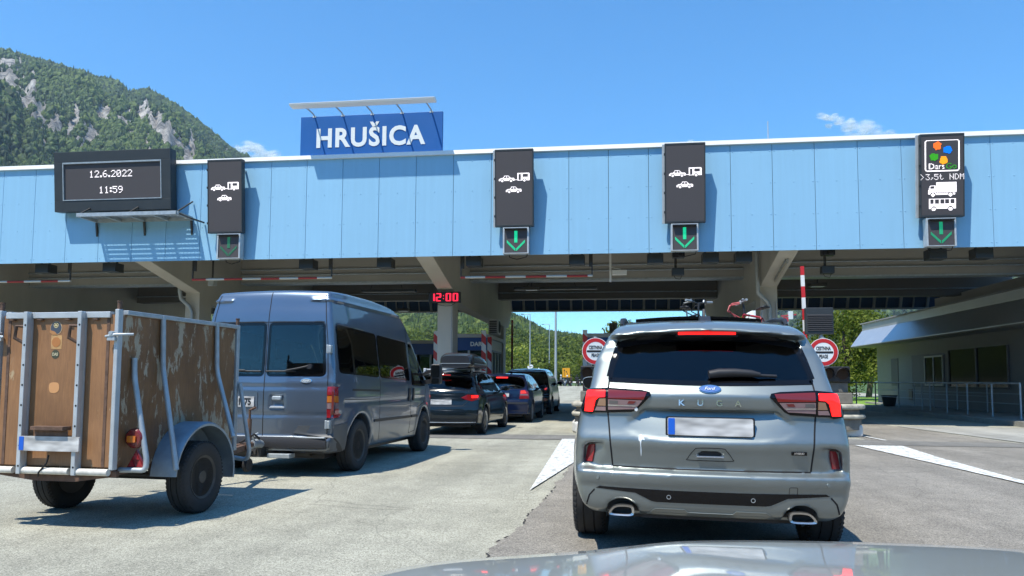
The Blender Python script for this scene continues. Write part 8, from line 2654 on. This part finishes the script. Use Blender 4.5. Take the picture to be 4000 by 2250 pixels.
lamp_post(-11.9, 140, 11.3, "smaller lamp post between the two tall ones")
lamp_post(-7.65, 100, 14.5, "thick tall mast just left of the yellow road sign", 0.15)
t = thing("work_sign", "yellow road works sign with two black arrows", "road sign", (-8.15, 130, gz(130)))
mb = MB(); mb.box((-0.64, 0, 1.45), (0.64, 0.03, 3.05)); mb.build("panel", M['yellow'], t, bevel=0.01)
mb = MB(); mb.box((-0.36, -0.012, 1.62), (-0.29, 0.0, 2.6)); mb.prism([(-0.46, 2.55), (-0.19, 2.55), (-0.325, 2.88)], 'y', -0.012, 0); mb.build("black_arrow", M['black'], t)
mb = MB(); mb.bar((0.28, -0.006, 1.62), (0.28, -0.006, 2.0), 0.07, 0.012, (0, 1, 0)); mb.bar((0.28, -0.006, 1.98), (0.05, -0.006, 2.38), 0.07, 0.012, (0, 1, 0)); mb.prism([(-0.06, 2.32), (0.15, 2.42), (-0.04, 2.62)], 'y', -0.012, 0); mb.build("black_arrow", M['black'], t)
for s in (-0.4, 0.4):
    mb = MB(); mb.tube([(s, 0.06, 0), (s, 0.06, 2.9)], 0.035, 8); mb.build("post", M['galv'], t)
t = thing("road_sign", "small white round sign and white panel above the tall black car's roof", "road sign", (-12.0, 110, gz(110)))
mb = MB(); mb.tube([(0, 0.06, 0), (0, 0.06, 3.2)], 0.04, 8); mb.build("post", M['galv'], t)
mb = MB(); mb.lathe([(0, 0), (0.28, 0), (0.28, 0.03), (0, 0.03)], (0, 0, 3.0), 'y', 24); mb.box((-0.55, 0, 2.25), (-0.12, 0.03, 3.05)); mb.box((-0.1, 0, 2.3), (0.5, 0.03, 2.62)); mb.build("panel", M['sign_white'], t)
mb = MB(); mb.box((-0.2, -0.01, 2.97), (0.2, 0, 3.03)); mb.build("black_bar", M['black'], t)
t = thing("small_sign", "small white lozenge sign right of the round white one", "road sign", (-10.7, 108, gz(108)))
mb = MB(); mb.tube([(0, 0.06, 0), (0, 0.06, 2.5)], 0.03, 8); mb.build("post", M['galv'], t)
mb = MB(); mb.prism([(0, 2.35), (0.2, 2.58), (0, 2.8), (-0.2, 2.58)], 'y', 0, 0.03); mb.build("panel", M['sign_white'], t)

M['leather'] = mat("dark_leather", (0.022, 0.02, 0.02), 0.5)
M['leather_grey'] = mat("grey_leather", (0.22, 0.25, 0.27), 0.6)
M['denim'] = mat("denim", (0.16, 0.24, 0.33), 0.8)
M['skin'] = mat("skin", (0.45, 0.26, 0.19), 0.6)
M['helmet_w'] = mat("white_helmet", (0.75, 0.75, 0.75), 0.2)
def skin_body(name, pts, edges, m, parent):
    me = bpy.data.meshes.new(name)
    me.from_pydata([p[:3] for p in pts], edges, [])
    me.materials.append(m)
    o = bpy.data.objects.new(name, me)
    COL.objects.link(o)
    o.parent = parent
    o.modifiers.new("skin", 'SKIN')
    if not me.skin_vertices: me.skin_vertices.new()
    for i, p in enumerate(pts): me.skin_vertices[0].data[i].radius = (p[3], p[3])
    me.skin_vertices[0].data[0].use_root = True
    sb = o.modifiers.new("smooth", 'SUBSURF'); sb.levels = 1; sb.render_levels = 1
    return o
def rider(x, y, rz, label, seated, m_top, m_leg, m_helmet):
    t = thing("person", label, "person", (x, y, gz(y)), rz, "motorcyclists waiting beyond the canopy")
    if seated:
        body = [(0, -0.2, 0.82, 0.16), (0, -0.12, 1.05, 0.17), (0, -0.02, 1.30, 0.19), (0, 0.03, 1.48, 0.07), (-0.2, -0.02, 1.38, 0.08), (-0.26, 0.2, 1.15, 0.06), (-0.28, 0.45, 1.08, 0.05), (0.2, -0.02, 1.38, 0.08), (0.26, 0.2, 1.15, 0.06), (0.28, 0.45, 1.08, 0.05)]
        legs = [(0, -0.2, 0.82, 0.15), (-0.2, 0.15, 0.72, 0.10), (-0.32, 0.22, 0.38, 0.075), (-0.36, 0.16, 0.06, 0.06), (-0.36, 0.30, 0.04, 0.05), (0.2, 0.15, 0.72, 0.10), (0.32, 0.22, 0.38, 0.075), (0.36, 0.16, 0.06, 0.06), (0.36, 0.30, 0.04, 0.05)]
        head = (0, 0.06, 1.66)
    else:
        body = [(0, 0, 0.95, 0.16), (0, 0, 1.15, 0.16), (0, 0.0, 1.38, 0.19), (0, 0.02, 1.55, 0.07), (-0.22, 0, 1.44, 0.08), (-0.28, 0.03, 1.15, 0.06), (-0.24, 0.15, 0.92, 0.045), (0.22, 0, 1.44, 0.08), (0.28, 0.03, 1.15, 0.06), (0.26, 0.12, 0.92, 0.045)]
        legs = [(0, 0, 0.95, 0.15), (-0.11, 0, 0.80, 0.10), (-0.15, 0.03, 0.46, 0.075), (-0.22, -0.05, 0.07, 0.055), (-0.24, 0.10, 0.04, 0.05), (0.11, 0, 0.80, 0.10), (0.17, 0.03, 0.46, 0.075), (0.26, -0.02, 0.07, 0.055), (0.30, 0.13, 0.04, 0.05)]
        head = (0, 0.03, 1.73)
    e1 = [(0, 1), (1, 2), (2, 3), (2, 4), (4, 5), (5, 6), (2, 7), (7, 8), (8, 9)]
    e2 = [(0, 1), (1, 2), (2, 3), (3, 4), (0, 5), (5, 6), (6, 7), (7, 8)]
    skin_body("jacket", body, e1, m_top, t)
    skin_body("trousers", legs, e2, m_leg, t)
    mb = MB(); mb.ball(head, (0.10, 0.12, 0.13), 10); mb.build("head", M['skin'], t, smooth=60)
    mb = MB(); mb.ball((head[0], head[1] - 0.01, head[2] + 0.02), (0.135, 0.15, 0.15), 10); mb.build("helmet", m_helmet, t, smooth=60)
def motorcycle(x, y, rz, label, m_tank):
    t = thing("motorcycle", label, "motorcycle", (x, y, gz(y)), rz, "motorcycles waiting beyond the canopy")
    for yy in (-0.72, 0.74):
        mb = MB(); mb.lathe([(0.22, -0.06), (0.31, -0.05), (0.325, 0), (0.31, 0.05), (0.22, 0.06)], (0, yy, 0.325), 'x', 28, closed=True); mb.lathe([(0.03, -0.05), (0.2, -0.01), (0.2, 0.01), (0.03, 0.05)], (0, yy, 0.325), 'x', 20); mb.build("wheel", M['tyre'], t, smooth=45)
    mb = MB(); mb.ball((0, 0.22, 0.88), (0.16, 0.32, 0.15), 10); mb.build("tank", m_tank, t, smooth=60)
    mb = MB(); mb.ball((0, -0.32, 0.80), (0.15, 0.42, 0.08), 10); mb.build("saddle", M['leather'], t, smooth=60)
    mb = MB(); mb.box((-0.17, -0.2, 0.35), (0.17, 0.3, 0.72)); mb.build("engine", M['dark_metal'], t, bevel=0.05)
    mb = MB(); mb.tube([(0.16, 0.2, 0.4), (0.18, -0.2, 0.3), (0.2, -0.85, 0.38)], 0.05, 10); mb.build("exhaust", M['chrome'], t, smooth=60)
    mb = MB()
    for s in (-1, 1): mb.tube([(s * 0.09, 0.74, 0.325), (s * 0.09, 0.48, 1.0)], 0.03, 8)
    mb.tube([(-0.38, 0.30, 1.08), (-0.1, 0.46, 1.04), (0.1, 0.46, 1.04), (0.38, 0.30, 1.08)], 0.02, 8); mb.build("fork", M['alloy'], t, smooth=60)
    mb = MB(); mb.lathe([(0.02, -0.08), (0.1, -0.02), (0.11, 0.04)], (0, 0.62, 0.95), 'y', 16); mb.build("headlight", M['chrome'], t, smooth=60)
    for s in (-1, 1):
        mb = MB(); mb.box((s * 0.2, -0.85, 0.45), (s * 0.42, -0.35, 0.82)); mb.build("pannier", M['leather'], t, bevel=0.04)
    mb = MB(); mb.box((-0.06, -0.92, 0.68), (0.06, -0.86, 0.76)); mb.build("tail_light", M['lamp_red'], t)
for x, y, rz, lab, m_ in ((-9.45, 124.5, 15, "dark motorcycle, the left one of the group under the yellow sign", M['leather']), (-8.55, 126, -20, "motorcycle in the middle of the group under the yellow sign", M['lamp_dark']),
                          (-7.55, 125, 35, "silver motorcycle at the right of the group under the yellow sign", M['zinc']), (-5.75, 123, 10, "motorcycle half hidden by the left traffic light", M['leather'])):
    motorcycle(x, y, R(rz), lab, m_)
rider(-9.50, 124.3, R(15), "rider in black on the left motorcycle of the far group", True, M['leather'], M['leather'], M['black'])
rider(-8.75, 125.6, R(-60), "standing rider with a white helmet and a pale jacket", False, M['leather_grey'], M['leather'], M['helmet_w'])
rider(-7.62, 124.8, R(35), "rider with a white helmet on the silver motorcycle", True, M['leather'], M['denim'], M['helmet_w'])
rider(-7.05, 125.4, R(110), "rider in a brown jacket standing right of the silver motorcycle", False, mat("brown_leather", (0.07, 0.04, 0.03), 0.6), M['leather'], M['black'])
rider(-5.95, 122.8, R(20), "rider in black standing beside the traffic light", False, M['leather'], M['leather'], M['black'])

# far buildings
t = thing("white_tower", "plain white tower behind the right concrete frame", "tower", (52, 300, gz(300)))
mb = MB(); mb.lathe([(3.3, 0), (3.3, 28), (3.0, 28.4), (0, 28.6)], (0, 0, 0), 'z', 28); mb.build("shaft", M['white_paint'], t, smooth=40)
t = thing("tower_crane", "red and white crane cab and jib far behind the barrier arm", "crane", (128, 585, gz(585)))
mb = MB(); mb.box((-1.0, -1.0, 0), (1.0, 1.0, 44)); mb.build("mast", M['galv_light'], t)
mb = MB(); mb.box((1.2, -1.4, 46), (4.4, 1.4, 52)); mb.build("cab", M['white_paint'], t)
mb = MB(); mb.box((-2.6, -1.0, 44.2), (1.1, 1.0, 47.6)); mb.build("slewing_ring", M['sign_red'], t)
mb = MB(); mb.bar((-4, 0, 48.4), (7, 0, 49.6), 1.0, 1.0); mb.build("jib", M['sign_red'], t)
for k, (a, d, w, h, lab) in enumerate(((20.85, 1350, 16, 12, "white house on the far slope, the left one above the eave"), (21.3, 1380, 18, 15, "taller white house on the far slope above the eave"), (18.6, 1300, 20, 8, "low white house on the far slope beside the big tree"))):
    x, y = d * math.sin(R(a)), d * math.cos(R(a))
    e = 0.066 if k < 2 else 0.064
    t = thing("far_house", lab, "house", (x, y, e * d - 4), R(-20))
    mb = MB(); mb.box((-w / 2, -5, 0), (w / 2, 5, h)); mb.build("wall", M['white_paint'], t)
    mb = MB(); mb.prism([(-5.6, h), (5.6, h), (0, h + 3.5)], 'x', -w / 2 - 0.6, w / 2 + 0.6); mb.build("roof", M['roof'], t)
    mb = MB()
    for i in range(4): mb.box((-w / 2 + 2 + i * (w - 4) / 3 - 0.7, -5.06, h * 0.45), (-w / 2 + 2 + i * (w - 4) / 3 + 0.7, -5.001, h * 0.7))
    mb.build("window_row", M['win_dark'], t)

# two fair weather clouds
def cloud_mat():
    m = bpy.data.materials.new("cloud")
    m.use_nodes = True
    t = m.node_tree
    t.nodes.clear()
    out = nod(t, "ShaderNodeOutputMaterial")
    df = nod(t, "ShaderNodeBsdfDiffuse"); df.inputs[0].default_value = (0.95, 0.95, 0.96, 1)
    tl = nod(t, "ShaderNodeBsdfTranslucent"); tl.inputs[0].default_value = (0.95, 0.95, 0.96, 1)
    m1 = nod(t, "ShaderNodeMixShader"); m1.inputs[0].default_value = 0.5
    tr_ = nod(t, "ShaderNodeBsdfTransparent")
    lw = nod(t, "ShaderNodeLayerWeight", Blend=0.5)
    tc = nod(t, "ShaderNodeTexCoord")
    nz = nod(t, "ShaderNodeTexNoise", Scale=0.022, Detail=7.0, Roughness=0.65)
    t.links.new(tc.outputs["Object"], nz.inputs["Vector"])
    iv = nod(t, "ShaderNodeMath", operation='SUBTRACT'); iv.inputs[0].default_value = 1.0
    t.links.new(lw.outputs["Facing"], iv.inputs[1])
    pw = nod(t, "ShaderNodeMath", operation='POWER'); pw.inputs[1].default_value = 2.2
    t.links.new(iv.outputs[0], pw.inputs[0])
    nr_ = nod(t, "ShaderNodeMapRange"); nr_.inputs["From Min"].default_value = 0.36; nr_.inputs["From Max"].default_value = 0.62; nr_.inputs["To Max"].default_value = 0.5
    t.links.new(nz.outputs["Fac"], nr_.inputs["Value"])
    al = nod(t, "ShaderNodeMath", operation='MULTIPLY')
    t.links.new(pw.outputs[0], al.inputs[0]); t.links.new(nr_.outputs[0], al.inputs[1])
    m2 = nod(t, "ShaderNodeMixShader")
    t.links.new(df.outputs[0], m1.inputs[1]); t.links.new(tl.outputs[0], m1.inputs[2])
    t.links.new(al.outputs[0], m2.inputs[0])
    t.links.new(tr_.outputs[0], m2.inputs[1]); t.links.new(m1.outputs[0], m2.inputs[2])
    t.links.new(m2.outputs[0], out.inputs[0])
    return m
CM = cloud_mat()
def cloud(puffs, D, seed, k=7):
    """soft translucent puffs piled into a small cumulus"""
    r = np.random.default_rng(seed)
    a0, e0 = puffs[0][0], puffs[0][1]
    c0 = np.array([D * math.sin(R(a0)), D * math.cos(R(a0)), D * e0])
    mb = MB()
    for a, e, rad in puffs:
        c = np.array([D * math.sin(R(a)), D * math.cos(R(a)), D * e]) - c0
        for _ in range(k):
            q = c + r.normal(scale=rad * 0.5, size=3) * np.array([1, 1, 0.6])
            s = rad * r.uniform(0.45, 1.0)
            mb.ball(q, (s * 1.2, s, s * 0.75), 9)
    o = mb.build("cloud", CM, None, smooth=180, loc=tuple(c0))
    tag(o, kind='stuff')
cloud([(-27.4, 0.2935, 34), (-27.75, 0.2890, 28), (-26.9, 0.2960, 32), (-26.3, 0.290, 40), (-25.7, 0.285, 34), (-25.1, 0.280, 26), (-26.6, 0.281, 40), (-27.3, 0.281, 36)], 3900, 1, 9)
cloud([(15.2, 0.329, 26), (15.7, 0.329, 20), (16.2, 0.322, 24), (16.9, 0.317, 34), (17.6, 0.311, 36), (18.4, 0.303, 34), (19.2, 0.297, 26), (17.4, 0.302, 34), (18.0, 0.296, 30), (15.5, 0.319, 14)], 3900, 2, 9)
cloud([(5.7, 0.3145, 12), (6.05, 0.313, 10)], 3900, 3)

# the air: far slopes fade to blue
hz_ = MB()
hz_.box((-3600, -420, -40), (3600, 3600, 900))
hm = bpy.data.materials.new("haze")
hm.use_nodes = True
_t = hm.node_tree
_t.nodes.clear()
_o = nod(_t, "ShaderNodeOutputMaterial")
_v = nod(_t, "ShaderNodeVolumePrincipled", Density=HAZE)
_v.inputs["Color"].default_value = (0.62, 0.80, 1.0, 1)
_v.inputs["Anisotropy"].default_value = 0.2
_t.links.new(_v.outputs[0], _o.inputs["Volume"])
tag(hz_.build("haze", hm), kind='stuff')
